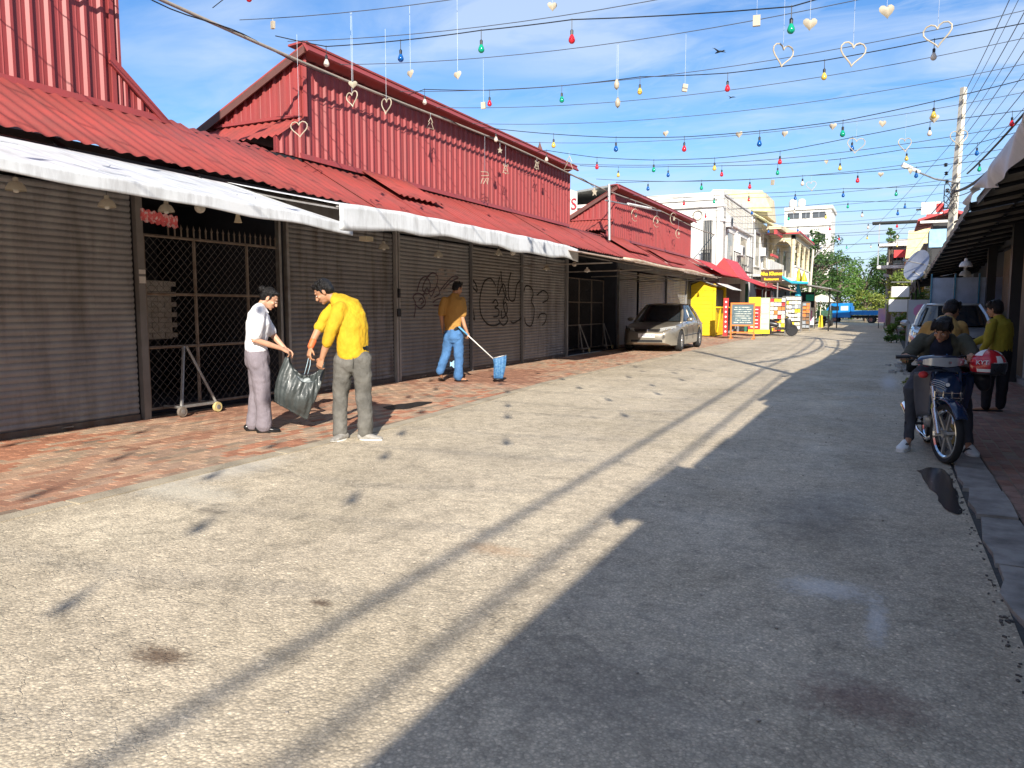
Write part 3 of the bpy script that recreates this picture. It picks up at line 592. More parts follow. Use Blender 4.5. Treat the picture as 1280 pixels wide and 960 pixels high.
# third awning: stained corrugated sheets
g = thing('sheet_awning', 'stained beige corrugated sheet awning over the parked silver car', 'awning', (-7.6, 16, PZ))
M_aw3 = mat('beige_sheet', (.42, .33, .27), .75, sc=2.2, col2=(.24, .16, .12), thr=(.3, .65), bump=.2)
me = corr_sheet(1.0, -7.6, 2.95, -5.05, 2.45, .1, .012, M_aw3, 'awning_sheet', 6)
y = 14.5; i = 0
while y < 26:
    o = link('awning_sheet', me, g); o.location = (0, y, .004 * (i % 2) + R.uniform(-.008, .008)); y += .99; i += 1
s = MB(); s.tube([(-5.2 + .02 * math.sin(y_ * 2.1), 16.2 + y_, 2.5 + .015 * math.sin(y_ * 1.3)) for y_ in [i * .5 for i in range(20)]], .04, 8); build(s, 'rolled_sheet_edge', mat('cream_roll', (.62, .56, .42), .7, sc=5, col2=(.45, .3, .2)), g, smooth=True)
s = MB()
for y in (15.4, 18.5, 21.5, 24, 26): s = MB(); s.tube([(-7.9, y, 2.36), (-5.2, y, 2.38)], .016, 5); build(s, 'support_tube', M_steel, g); s = MB(); s.tube([(-7.6, y, 2.88), (-5.25, y, 2.42)], .014, 5); build(s, 'support_tube', M_steel, g)
s = MB(); s.tube([(-7.62 + .05 * math.sin(i * .9), 15.5 + i * .5, 3.0 - .04 * math.sin(i * 1.4) ** 2) for i in range(36)], .012, 5); build(s, 'loose_hose', mat('hose', (.35, .3, .25), .6), g, smooth=True)
# ---- hanging lamps under the awnings ----
def bell_lamp(label, y, z, x=-6.5, col='i', k=.66):
    g = thing('hanging_lamp', label, 'lamp', (x, y, z), 0, 'lamps hanging under the market awnings')
    m = {'i': mat('lamp_ivory', (.42, .38, .30), .6), 'w': mat('lamp_white', (.85, .84, .80), .35), 'r': mat('lamp_globe', (.50, .48, .42), .4)}[col]
    if col == 'r': s = MB(); s.ball((x, y, z), .085 * k, 12); build(s, 'globe', m, g, smooth=True); h = .08
    elif col == 'x': pass
    else:
        s = MB(); s.lathe([(a * k, b * k) for a, b in ((.115, -.06), (.118, -.045), (.10, .0), (.075, .035), (.035, .055), (.03, .10), (.0, .11))], 14, (x, y, z), cap=False); build(s, 'lamp_shade', m, g, smooth=.8); h = .1
        s = MB(); s.lathe([(a * k, b * k) for a, b in ((0, -.09), (.03, -.08), (.04, -.05), (.02, -.02), (0, -.02))], 8, (x, y, z)); build(s, 'bulb', mat('bulb_clear', (.6, .6, .55), .2), g, smooth=True)
    s = MB(); s.tube([(x, y, z + (h - .02) * k), (x, y, (2.86 if x > -5 or y > 15 else 2.68))], .004, 4); build(s, 'flex', M_black, g)
for (lb, y, z, c) in (('ivory bell lamp nearest the left picture edge', 3.98, 2.43, 'i'), ('ivory bell lamp in front of the first shutter, second from the left edge', 4.80, 2.39, 'i'), ('bell lamp above the small red corrugated sheet', 5.45, 2.42, 'i'),
                      ('round globe lamp above the spiked gate', 5.87, 2.47, 'r'), ('bell lamp behind the heads of the two people with the bag', 9.13, 2.31, 'i'), ('bell lamp left of the purple graffiti', 10.61, 2.29, 'i'),
                      ('bell lamp above the black graffiti under the flap', 12.73, 2.45, 'i'), ('small globe lamp above the black graffiti', 13.33, 2.49, 'r'), ('bell lamp at the far end of the black graffiti', 14.95, 2.28, 'i'),
                      ('globe lamp just before the white metal lamp', 16.56, 2.44, 'r'), ('bright white metal lamp hanging before the dark gate', 17.4, 2.34, 'w')): bell_lamp(lb, y, z, col=c)
for (lb, y, z) in (('pale rectangular lamp box above the right end of the spiked gate', 6.66, 2.50), ('pale lamp box beside the torn end of the first tarpaulin', 8.72, 2.38)):
    g = thing('lamp_box', lb, 'lamp', (-6.5, y, z)); s = MB(); s.b2(-6.56, -6.44, y - .08, y + .08, z - .03, z + .03); build(s, 'housing', M_ivory, g); s = MB(); s.tube([(-6.5, y, z + .03), (-6.5, y, 2.68)], .004, 4); build(s, 'flex', M_black, g)
g = thing('hanging_spot_lamp', 'small conical spot lamp over the middle of the spiked gate', 'lamp', (-6.5, 6.39, 2.4)); s = MB(); s.lathe([(.045, -.08), (.04, -.07), (.02, 0), (.015, .06), (0, .07)], 10, (-6.5, 6.39, 2.45)); build(s, 'lamp_shade', M_ivory, g, smooth=.8); s = MB(); s.tube([(-6.5, 6.39, 2.5), (-6.5, 6.39, 2.68)], .004, 4); build(s, 'flex', M_black, g)
# small red corrugated sheet hung in the gateway
s = MB(); s.grid(lambda u, v: Vector((-7.3 + .02 * math.sin(v * 9), 5.80 + .47 * u, 2.50 - .04 * u - .13 * v + .012 * math.sin(u * 40))), 40, 3); s.grid(lambda u, v: Vector((-7.32 + .02 * math.sin(v * 9), 5.80 + .47 * u, 2.50 - .04 * u - .13 * v + .012 * math.sin(u * 40))), 40, 3)
build(s, 'hanging_sheet', mat('pink_red_sheet', (.75, .12, .13), .5, sc=22, col2=(.8, .55, .55), thr=(.42, .5)), label='small wavy red and white sheet hung above the left end of the spiked gate', cat='roof sheet')
# banner, aerials etc. behind the red ridge
g = thing('banner_board', 'white banner board with red letters rising behind the middle red building', 'sign', (-11.5, 27.9, 4.2))
s = MB(); s.ext([(-11.9, 28.2, 4.3), (-10.9, 28.0, 4.3), (-10.9, 28.0, 5.9), (-11.3, 28.1, 6.05), (-11.9, 28.2, 6.1)], (0, .05, 0)); build(s, 'board', M_white, g)
text('TS', .62, frame((-11.22, 28.04, 5.42), (1, -.2, 0), (0, 0, 1)), mat('letter_red', (.5, .03, .05), .5), 'lettering', g, .006)
s = MB(); s.tube([(-11.4, 28.3, 3), (-11.4, 28.3, 5.9)], .04, 5); build(s, 'support_post', M_steel, g)
# street lamp with tube light on a post before building 3
g = thing('tube_light', 'long tube light on an arm at the corner of the farthest red building', 'street lamp', (-8.4, 24.7, 3.9))
s = MB(); s.tube([(-8.45, 24.7, 3.7), (-8.5, 24.75, 5.55)], .045, 6); build(s, 'post', M_steel, g); s = MB(); s.tube([(-8.5, 24.4, 4.98), (-8.3, 30.5, 5.3)], .03, 5); build(s, 'arm', M_steel, g)
s = MB(); s.tube([(-8.42, 26.6, 5.12), (-8.33, 29.2, 5.25)], .05, 6); build(s, 'tube_lamp', M_white, g)
# long cable / pole carrying the decorations
g = thing('messenger_cable', 'thick cable strung along the top of the red buildings carrying the decorations', 'cable', (-8.7, 0, 5.4))
pts = [(-8.68, y, 5.44 + .05 * math.sin(y * .45)) for y in [i * 1.0 for i in range(2, 44)]]
s = MB(); s.tube(pts, .024, 6); build(s, 'pole', mat('weathered_pole', (.32, .27, .22), .7, sc=8), g, smooth=True)
s = MB(); s.tube([(p[0] + .035 * math.cos(p[1] * 3), p[1], p[2] + .04 * math.sin(p[1] * 2.3) - .01) for p in [(-8.68, 2 + i * .25, 5.44 + .05 * math.sin((2 + i * .25) * .45)) for i in range(164)]], .009, 4); build(s, 'wound_cable', M_cable, g)
# ---------------- shop row on the right (in shade) ----------------
RX = 2.45
hall = thing('shop_row', 'shaded row of shuttered shops with dark sheet awning behind the motorcycle', 'building', (RX, 6, 0))
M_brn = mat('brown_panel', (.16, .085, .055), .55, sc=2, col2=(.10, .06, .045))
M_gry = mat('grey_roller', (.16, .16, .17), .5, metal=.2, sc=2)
def vpanels(y0, y1, m, zt=2.75, pitch=.11):
    y = y0
    while y < y1 - .02:
        w = min(.88, y1 - y); s = MB(); n = max(1, int(w / pitch)); pts = []
        for i in range(n): a = y + i * w / n; b = w / n; pts += [(RX, a), (RX - .025, a + b * .15), (RX - .025, a + b * .7), (RX, a + b * .85)]
        pts.append((RX, y + w - .006))
        s.add([(p[0], p[1], z) for p in pts for z in (.08, zt)], [(2 * i, 2 * i + 1, 2 * i + 3, 2 * i + 2) for i in range(len(pts) - 1)])
        build(s, 'folding_panel', m, hall); y += w
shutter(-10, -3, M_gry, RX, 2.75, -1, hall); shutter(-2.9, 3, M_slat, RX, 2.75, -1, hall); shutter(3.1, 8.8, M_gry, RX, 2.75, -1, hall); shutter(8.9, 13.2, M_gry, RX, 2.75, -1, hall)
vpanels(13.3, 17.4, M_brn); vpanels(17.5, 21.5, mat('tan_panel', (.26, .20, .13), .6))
for y in (-2.95, 3.05, 8.85, 13.25): 
    s = MB(); s.b2(RX - .05, RX - .0, y - .04, y + .04, 0, 2.8); build(s, 'door_post', M_steel, hall)
for y in (14.6, 15.9, 17.45): 
    s = MB(); s.b2(RX - .06, RX - .02, y - .02, y + .02, .05, 2.7); build(s, 'door_post', M_white, hall)
s = MB(); s.b2(RX + .1, RX + .3, -12, 30, 0, 3.6); build(s, 'back_wall', M_inner, hall)
s = MB(); s.b2(RX - .12, RX - .03, -12, 21.8, 2.8, 3.35); build(s, 'fascia_beam', M_dark, hall)
s = MB(); s.b2(RX - .14, RX + .1, -12, 30, -.02, .09); build(s, 'threshold', M_conc, hall)
for y in (7.9, 12.9, 17.6, 21.6): 
    s = MB(); s.b2(RX - .34, RX - .16, y - .12, y + .12, .0, 3.2) if y > 15 else s.tube([(RX - .2, y, 0), (RX - .2, y, 3.2)], .04, 6); build(s, 'pillar', M_dark, hall)
# stepped sheet awning: each bay has its own reach, which steps the shadow on the road
M_sh = mat('old_roof_sheet', (.27, .24, .19), .7, metal=.1, sc=3, col2=(.15, .125, .10), bump=.2)
def bay(y0, y1, xe, ze, zw, m=M_sh, xw=3.0, pitch=.25, nm='awning_sheet'):
    y = y0
    while y < y1 - .01:
        w = min(1.0, y1 - y); me = corr_sheet(w + .03, xe, ze, xw, zw, pitch if w > pitch else w, .022, m, nm, 6); o = link(nm, me, hall); o.location = (0, y, R.uniform(-.004, .004)); y += w
    s = MB(); s.b2(xe - .012, xe + .008, y0, y1, ze - .09, ze + .035); build(s, 'eave_board', M_dark, hall)
    yy = y0 + .2
    while yy < y1:
        s = MB(); s.tube([(xe + .03, yy, ze - .07), (xw, yy, zw - .07)], .03, 4); build(s, 'rafter', M_dark, hall); yy += 1.25
    for f in (.35, .7): s = MB(); x = xe + (xw - xe) * f; z = ze + (zw - ze) * f; s.b2(x - .02, x + .02, y0, y1, z - .06, z - .03); build(s, 'purlin', M_dark, hall)
zr = lambda x: 3.06 + (x - 1.2) * .2
for (a, b, xe) in ((-14, -.3, 1.40), (-.3, 1.6, 1.12), (1.6, 3.3, 1.26), (3.3, 6.6, 1.29), (6.6, 13.6, 1.15)): bay(a, b, xe, zr(xe), zr(3.0))
for i in range(15): bay(13.6 + i, 14.6 + i, 1.06, 3.0 - .037 * i, 3.36 - .037 * i)
# dark shade net beyond
g = thing('shade_net', 'black shade net sagging from the far end of the right awning', 'awning', (1.0, 28, 0))
s = MB(); s.grid(lambda u, v: Vector((.78 + 2.0 * v, 27.6 + 6 * u, 2.34 + .5 * v - .10 * math.sin(PI * u * 3) ** 2 - .12 * math.sin(PI * v) + .05 * math.sin(u * 30))), 40, 8)
s.grid(lambda u, v: Vector((.78 + .03 * math.sin(u * 30), 27.6 + 6 * u, 2.34 - .10 * math.sin(PI * u * 3) ** 2 + .05 * math.sin(u * 30) - .22 * v * (1 + .4 * math.sin(u * 17)))), 40, 3)
build(s, 'net', mat('black_net', (.015, .016, .02), .8), g)
for y in (28.3, 33): s = MB(); s.tube([(.82, y, 0), (.82, y, 2.3)], .025, 5); build(s, 'post', M_dark, g)
# crumpled white tarp thrown over the right awning edge
g = thing('crumpled_tarp', 'crumpled white and grey tarpaulin hanging over the right awning edge', 'tarpaulin', (1.1, 10, 3.1))
def ct(u, v):
    y = 7.0 + 6.8 * u; k = .04 * math.sin(19 * u + 4 * v) + .03 * math.sin(41 * u - 7 * v)
    fall = .06 + .30 * abs(math.sin(3.2 * u + .35)) ** 1.6 * (1 if u < .93 else 1.2)
    if v < .5: t = v * 2; return Vector((2.6 - 1.56 * t, y, 3.42 + .03 - .32 * t + .10 * math.sin(9 * u + 3 * t) ** 2 + k))
    t = v * 2 - 1; return Vector((1.04 - .05 * math.sin(PI * t) + k * .8, y + .15 * t * math.sin(6 * u), 3.13 - fall * t + k * (1 - t)))
s = MB(); s.grid(ct, 70, 14); o = build(s, 'tarp_sheet', mat('old_tarp', (.74, .74, .76), .5, sc=3, col2=(.5, .51, .54), bump=.3, bsc=8, sub=.15), g, smooth=True)
# satellite dishes
def dish(lab, c, r, d):
    g = thing('satellite_dish', lab, 'satellite dish', c); x, y, z = basis(Vector(d)); Mx = Matrix((x, y, z)).transposed()
    s = MB(); s.lathe([(r * k / 6, .22 * r * (k / 6) ** 2) for k in range(7)] + [(r * 1.02, .22 * r), (r * .98, .21 * r - .0)] , 20, c, Mx); build(s, 'reflector', mat('dish_grey', (.33, .36, .42), .4, metal=.3), g, smooth=.9)
    s = MB(); s.tube([Vector(c) + x * r * .9, Vector(c) + z * r * 1.0 - x * .1 * r], .015, 5); s.tube([Vector(c) + z * r * .95 - x * .1 * r, Vector(c) + z * r * 1.12 - x * .1 * r], .04, 6); build(s, 'feed_arm', M_steel, g)
    s = MB(); s.tube([Vector(c), Vector(c) + Vector((.1, .0, -.45))], .025, 5); build(s, 'mount', M_dark, g)
dish('blue-grey satellite dish over the end of the dark awning', (.78, 25.5, 2.66), .46, (-.75, -.6, .35))
dish('small white dish below the blue-grey satellite dish', (.72, 24.5, 2.30), .19, (-.5, -.5, .9))
# hanging things under the right awning
for (lb, x, y, z, c) in (('white bell lamp under the dark right awning above the silver car', 1.35, 17.5, 2.3, 'w'), ('globe lamp hanging under the right awning before the brown panels', 1.75, 11.5, 2.42, 'r'), ('small pale bell lamp deeper under the right awning', 1.5, 19.5, 2.2, 'i')): bell_lamp(lb, y, z, x, c, 1.0)
g = thing('meter_box', 'pale little meter box hung under the right awning', 'box', (1.75, 12.5, 2.1)); s = MB(); s.b2(1.66, 1.80, 12.4, 12.5, 2.06, 2.14); build(s, 'housing', M_ivory, g); s = MB(); s.tube([(1.73, 12.45, 2.14), (1.73, 12.45, 3.1)], .008, 4); build(s, 'flex', M_black, g)
# far shop end: bluish frames
g = thing('glass_shopfront', 'blue framed shopfront glowing pale behind the heads on the right', 'shopfront', (2.0, 22.3, 0))
for i in range(3):
    s = MB(); y = 22.0; x = 1.0 + i * .52; s.b2(x, x + .48, 22.3, 22.34, .3, 2.2); build(s, 'pane', mat('pale_pane', (.45, .52, .62), .2), g)
    s = MB(); s.b2(x - .03, x + .0, 22.25, 22.36, 0, 2.3); s.b2(x, x + .48, 22.26, 22.3, 1.35, 1.39); build(s, 'frame', mat('blue_frame', (.06, .25, .38), .5), g)
def board(name, lab, cat, c, w, h, rz, m, fr=None, z0=0, parts=()):
    g = thing(name, lab, cat, c, rz); s = MB(); s.b2(-w / 2, w / 2, -.02, .02, z0, z0 + h); build(s, 'panel', m, g, world=False)
    s = MB(); fw = .035
    for a in (-w / 2, w / 2): s.b2(a - fw / 2, a + fw / 2, -.03, .03, 0 if z0 < .5 else z0, z0 + h)
    build(s, 'frame', fr or M_steel, g, world=False); return g
def art(g, items):
    for (x0, x1, z0, z1, m, nm) in items: s = MB(); s.b2(x0, x1, -.028, -.0215, z0, z1); build(s, nm, m, g, world=False)
pk = lambda n, c: mat(n, c, .5, var=.05)
P_red, P_yel, P_wht, P_org, P_pnk, P_blu, P_grn, P_gry = (pk('print_red', (.62, .04, .04)), pk('print_yellow', (.85, .62, .03)), pk('print_white', (.8, .8, .76)), pk('print_orange', (.75, .22, .05)), pk('print_pink', (.62, .25, .45)), pk('print_blue', (.08, .2, .5)), pk('print_green', (.05, .45, .25)), pk('print_grey', (.3, .33, .36)))
g = board('poster_stand', 'pale poster stand with a pink flower picture beyond the silver car on the right', 'poster', (.95, 27.0, 0), .75, 1.7, -.15, pk('poster_pale', (.45, .5, .55)))
art(g, [(-.3, .3, .5, .52, P_gry, 'line'), (-.3, .3, .85, .87, P_gry, 'line'), (-.28, .3, .1, .13, P_gry, 'line')]); s = MB(); s.lathe([(0, -.003), (.22, -.002), (.2, .001)], 9, (0, -.024, 1.35), Matrix.Rotation(PI / 2, 3, 'X')); build(s, 'flower_print', P_pnk, g, world=False)
g = board('poster_stand', 'orange-brown poster beside the pale flower poster', 'poster', (1.75, 29.5, 0), .9, 1.7, -.1, pk('poster_orange', (.5, .17, .08)))
g = board('hanging_sign', 'upper of two white sign boxes hanging over the right verge', 'sign', (.45, 35, 0), .65, .42, 0, P_wht, z0=1.9); g = board('hanging_sign', 'lower of two white sign boxes hanging over the right verge', 'sign', (.45, 35.1, 0), .8, .5, 0, P_wht, z0=1.3)
s = MB(); s.tube([(.85, 35.2, 0), (.85, 35.2, 2.6)], .035, 5); s.tube([(.85, 35.2, 2.5), (.1, 35.1, 2.5)], .02, 4); build(s, 'sign_post', M_steel, label='thin steel post carrying the two white sign boxes on the right', cat='post')
# ---------------- poles, cables and festoon strings ----------------
M_cp = mat('pole_concrete', (.62, .58, .48), .85, sc=3, col2=(.45, .42, .35), bump=.2)
def upole(lab, x, y, h, r0=.15, r1=.09, lean=0):
    g = thing('utility_pole', lab, 'utility pole', (x, y, 0)); s = MB()
    for a, b in ((0, 1),): s.tube([(x, y, 0), (x + lean, y, h)], [r0, r1], 4)
    build(s, 'shaft', M_cp, g)
    s = MB(); k = 0
    for i in range(9):
        z = h * (.5 + i * .055); s.b2(x + lean * z / h - .02, x + lean * z / h + .02, y - r0 - .01, y - .02, z, z + .12)
    build(s, 'bolt_holes', mat('hole_dark', (.12, .11, .1), .9), g); return g
PX0, PY0 = 1.74, 30.0
g = upole('tall pale concrete utility pole rising behind the right awning', PX0, PY0, 8.7, .17, .105, .22)
s = MB(); s.tube([(PX0 + .2, PY0 - .1, 5.6), (PX0 - .5, PY0 - .3, 5.75), (PX0 - 1.15, PY0 - .5, 6.05)], .03, 5); build(s, 'lamp_arm', M_steel, g)
s = MB(); s.tube([(PX0 - .95, PY0 - .45, 5.98), (PX0 - 1.5, PY0 - .6, 6.25)], [.05, .09], 6); build(s, 'lamp_head', M_white, g)
s = MB(); s.b2(PX0 - 1.0, PX0 + .1, PY0 - .2, PY0 - .14, 4.75, 4.8); build(s, 'cross_arm', M_dark, g)
s = MB(); s.b2(PX0 - .85, PX0 - .2, PY0 - .25, PY0 - .2, 4.6, 5.0); o = build(s, 'sign_plate', P_wht, g)
s = MB(); s.b2(PX0 - .4, PX0 - .2, PY0 - .27, PY0 - .255, 4.66, 4.94); build(s, 'red_mark', P_red, g)
for i in range(4):
    s = MB(); s.lathe([(.03, 0), (.07, .03), (.03, .06), (.07, .09), (.03, .12)], 8, (PX0 - .1 - .03 * i, PY0 - .2, 5.3 + i * .28)); build(s, 'insulator', M_black, g)
s = MB()
for i in range(4): s.tube([(PX0 + .2 * math.cos(a) , PY0 - .2 + .1 * math.sin(a), 5.4 - i * .22 + .22 * math.sin(2 * a)) for a in [j * .5 for j in range(13)]], .014, 4)
build(s, 'cable_coil', M_cable, g)
upole('leaning pole of which only the shadow crosses the road', 3.1, 8.2, 9.6, .14, .10)
def cat_(p, q, sag, n=24): p = Vector(p); q = Vector(q); return [p.lerp(q, i / n) - Vector((0, 0, sag * 4 * (i / n) * (1 - i / n))) for i in range(n + 1)]
def cable(lab, p, q, sag, r, grp=None, m=None, lo=None):
    g = MB(); g.tube(cat_(p, q, sag), r, 5); 
    if lo: g.tube(cat_(q, lo[0], lo[1]), r, 5)
    return build(g, 'power_cable', m or M_cable, label=lab, cat='cable', group=grp, smooth=True)
GC = 'power cables between the utility poles'
a = (1.86, 29.8, 5.3)
cable('thickest black cable sagging low to the concrete pole', (3.0, 8.2, 6.9), a, 1.0, .045, GC)
cable('black cable running just above the crumpled tarpaulin', (2.6, 8.2, 5.0), (1.9, 29.8, 4.3), .45, .035, GC)
cable('thin black cable beside the thickest sagging cable', (2.95, 8.2, 6.8), (1.9, 29.8, 5.15), 1.05, .014, GC)
cable('heavy bundle of cables running behind the camera along the right roofs', (3.0, 8.2, 6.2), (3.25, -40, 6.2), .4, .034, GC)
cable('second heavy bundle running behind the camera above the first', (3.45, 8.2, 6.1), (3.65, -40, 6.1), .4, .03, GC)
cable('heavy bundle leading on over the right awning toward the concrete pole', (3.0, 8.2, 6.2), (2.2, 30.0, 5.9), .3, .03, GC)
for i in range(8):
    z = 5.8 + i * .36
    cable('thin wire fanning out from the concrete pole, %s from the bottom of the fan' % 'first second third fourth fifth sixth seventh eighth'.split()[i], (3.3 - .12 * i, 8.2, 6.6 + i * .34), (1.9, 29.9, z), .35 + .03 * (i % 3), .007 + .003 * (i % 2), 'thin wires fanning from the pole', M_wire)
for i in range(3):
    cable('thin wire running away down the street from the concrete pole, %s of three' % ('lowest', 'middle', 'highest')[i], (1.9, 30, 5.6 + i * .8), (.5 - 3.5 * i, 88, 6.5), 1.0, .008, 'thin wires down the street', M_wire)
BC = {'w': ((.75, .66, .55), 'white bulb'), 'r': ((.75, .03, .05), 'red bulb'), 'g': ((.01, .42, .24), 'green bulb'), 'b': ((.01, .12, .42), 'blue bulb'), 'y': ((.80, .60, .12), 'yellow bulb')}
bm_ = {}
def bulb_mesh(c, k):
    if (c, k) in bm_: return bm_[c, k]
    s = MB(); s.lathe([(0, -.112 * k), (.022 * k, -.106 * k), (.040 * k, -.085 * k), (.043 * k, -.065 * k), (.034 * k, -.035 * k), (.018 * k, 0)], 12); m = mat('bulb_' + c, BC[c][0], .12, var=.02, sub=.25)
    t = MB(); t.lathe([(.019 * k, -.005 * k), (.021 * k, .05 * k), (.012 * k, .06 * k), (.005, .065 * k), (.005, .20)], 8)
    bm_[c, k] = (s.mesh('bulb', m, True), t.mesh('socket', M_black)); return bm_[c, k]
def bez(P0, P1, n): return [P0.lerp(P1, i / n) for i in range(n + 1)]
def festoon(lab, Y, bulbs, zl, zr, k=1.0, xl=-8.68, xr=2.9):
    g = thing('festoon_string', lab, 'light string', (xl, Y, zl), 0, 'festoon strings of coloured bulbs over the street')
    nodes = [Vector((xl, Y, zl))] + [Vector((b[0], Y, b[1] + .25)) for b in bulbs if b[0] > xl + .1] + [Vector((xr, Y, zr))]
    pts = []
    for a, b in zip(nodes, nodes[1:]):
        L_ = (b - a).length; sg = .012 * L_ ** 1.5
        pts += [a.lerp(b, t) - Vector((0, 0, sg * 4 * t * (1 - t) * .35)) for t in (0, .25, .5, .75)]
    pts.append(nodes[-1])
    s = MB(); s.tube(pts, .0075 * max(1, k * .9), 4); build(s, 'cord', M_cable, g)
    for (x, z, c) in bulbs:
        if x <= xl + .1: continue
        m1, m2 = bulb_mesh(c, k); o = link('bulb', m1, g); o.location = (x, Y, z + .065 * k); o['label'] = BC[c][1]; o2 = link('socket', m2, o, world=False)
        o2.parent = o; o2.location = (0, 0, 0)
F = [('B', 9.43, [(-8.65, 5.26, 'w'), (-7.7, 5.07, 'w'), (-6.37, 4.96, 'b'), (-5.07, 4.9, 'g'), (-3.76, 4.83, 'r'), (-1.11, 4.55, 'g'), (.3, 4.75, 'y'), (1.7, 5.0, 'r')], 'bulb string crossing highest, white, blue, green and red from the left gable'),
('E', 13.08, [(-8.29, 5.43, 'w'), (-6.86, 5.24, 'r'), (-5.4, 5.14, 'g'), (-3.96, 5.11, 'y'), (-2.49, 4.98, 'r'), (-1.03, 4.98, 'y'), (0.45, 5.07, 'w'), (1.9, 5.15, 'g')], 'bulb string with pink, green, yellow, red, yellow bulbs and a pinkish one under a heart'),
('I', 16.06, [(-8.26, 5.29, 'w'), (-6.82, 5.03, 'y'), (-5.37, 4.82, 'b'), (-3.9, 4.69, 'r'), (-2.41, 4.66, 'b'), (-0.9, 4.7, 'g'), (0.6, 4.88, 'y'), (2.0, 5.1, 'r')], 'deeply sagging bulb string starting above the ridge with yellow, blue, red, blue, green'),
('N', 8.2, [(-8.0, 5.63, 'r'), (-6.45, 5.42, 'y'), (-4.95, 5.2, 'g'), (-3.4, 5.15, 'b')], 'nearest bulb string, only its pinkish and yellow bulbs inside the top picture edge'),
('J', 19.23, [(-8.37, 5.39, 'w'), (-6.94, 5.08, 'r'), (-5.43, 4.89, 'g'), (-3.92, 4.81, 'y'), (-2.41, 4.84, 'r'), (-0.87, 5.01, 'b'), (0.66, 5.19, 'w'), (2.16, 5.24, 'r')], 'bulb string with a pink bulb before the pole cables at its right end'),
('K', 22.5, [(-7.44, 5.41, 'y'), (-5.92, 5.3, 'b'), (-4.38, 5.2, 'r'), (-2.87, 5.13, 'g'), (-1.29, 5.13, 'y'), (0.28, 5.25, 'y'), (1.83, 5.25, 'b')], 'bulb string ending in a blue bulb right of the concrete pole'),
('L', 26, [(-7.53, 5.5, 'b'), (-5.71, 5.4, 'g'), (-4.16, 5.33, 'r'), (-2.56, 5.32, 'w'), (-0.98, 5.3, 'r'), (0.6, 5.33, 'b'), (2.2, 5.39, 'g')], 'bulb string ending in a green bulb beside the crumpled tarpaulin'),
('M', 31, [(-7.49, 5.6, 'r'), (-6.3, 5.6, 'g'), (-4.98, 5.6, 'r'), (-3.29, 5.55, 'b'), (-1.63, 5.55, 'b'), (0.11, 5.48, 'g')], 'distant bulb string over the white house, red, green, red, two blue, green'),
('O', 37, [(-7.9, 5.75, 'r'), (-5.79, 5.8, 'b'), (-3.94, 5.75, 'w'), (-1.74, 5.85, 'g'), (0.49, 5.71, 'b')], 'farthest legible bulb string above the pale tower, red, blue, white, green, blue')]
for (k, Y, b, lab) in F: festoon(lab, Y, b, 5.62 if Y < 20 else 5.8, 5.5 if Y < 20 else 5.75, 1.0 if Y < 15 else 1.12 if Y < 25 else 1.3)
for i, Y in enumerate((43, 50, 58, 67)):
    b = [(x + R.uniform(-.2, .2), 6.1 + .05 * i, R.choice('wrgby')) for x in (-6.8, -5, -3.2, -1.4, .4)]
    festoon(('bulb string far down the street, nearest of the four hazy ones', 'bulb string far down the street, second of the four hazy ones', 'bulb string far down the street, third of the four hazy ones', 'bulb string far down the street, last of the four hazy ones')[i], Y, b, 6.4, 6.4, 1.6)
def zthin(x, Y): t = (x + 8.68) / 11.6; return (5.62 if Y < 30 else 5.9) - .42 * 4 * t * (1 - t) * .9
for i, Y in enumerate((-7.5, -6.2, -5, -3.8, -2.6, -1.3, .1, 1.3, 2.7, 3.9, 5.1, 6.3)):
    festoon('bulb string over the street above and behind the camera, number %s counted toward the camera' % ('twelve eleven ten nine eight seven six five four three two one'.split()[i]), Y, [(x + R.uniform(-.25, .25), 4.95 + R.uniform(-.1, .1), R.choice('wrgby')) for x in [q + .7 * (i % 2) for q in (-5.6, -4.1, -2.6, -1.1, .4)]], 5.6, 5.5, 1.15)
ORD = 'first second third fourth fifth sixth seventh eighth ninth tenth eleventh twelfth thirteenth fourteenth fifteenth sixteenth seventeenth'.split()
TH = [8.7, 9.7, 10.98, 12.8, 14.13, 15.68, 17.8, 21, 24, 28, 33.5, 40, 46, 54, 62, 71, 80]
for i, Y in enumerate(TH):
    s = MB(); s.tube([(x, Y, zthin(x, Y)) for x in [-8.68 + 11.6 * j / 20 for j in range(21)]], .0055 if Y < 20 else .0075 if Y < 45 else .012, 4)
    build(s, 'span_wire', M_wire, label='bare thin wire over the street from the red roofs, %s counted from the camera' % ORD[i], cat='wire', group='thin span wires over the street')
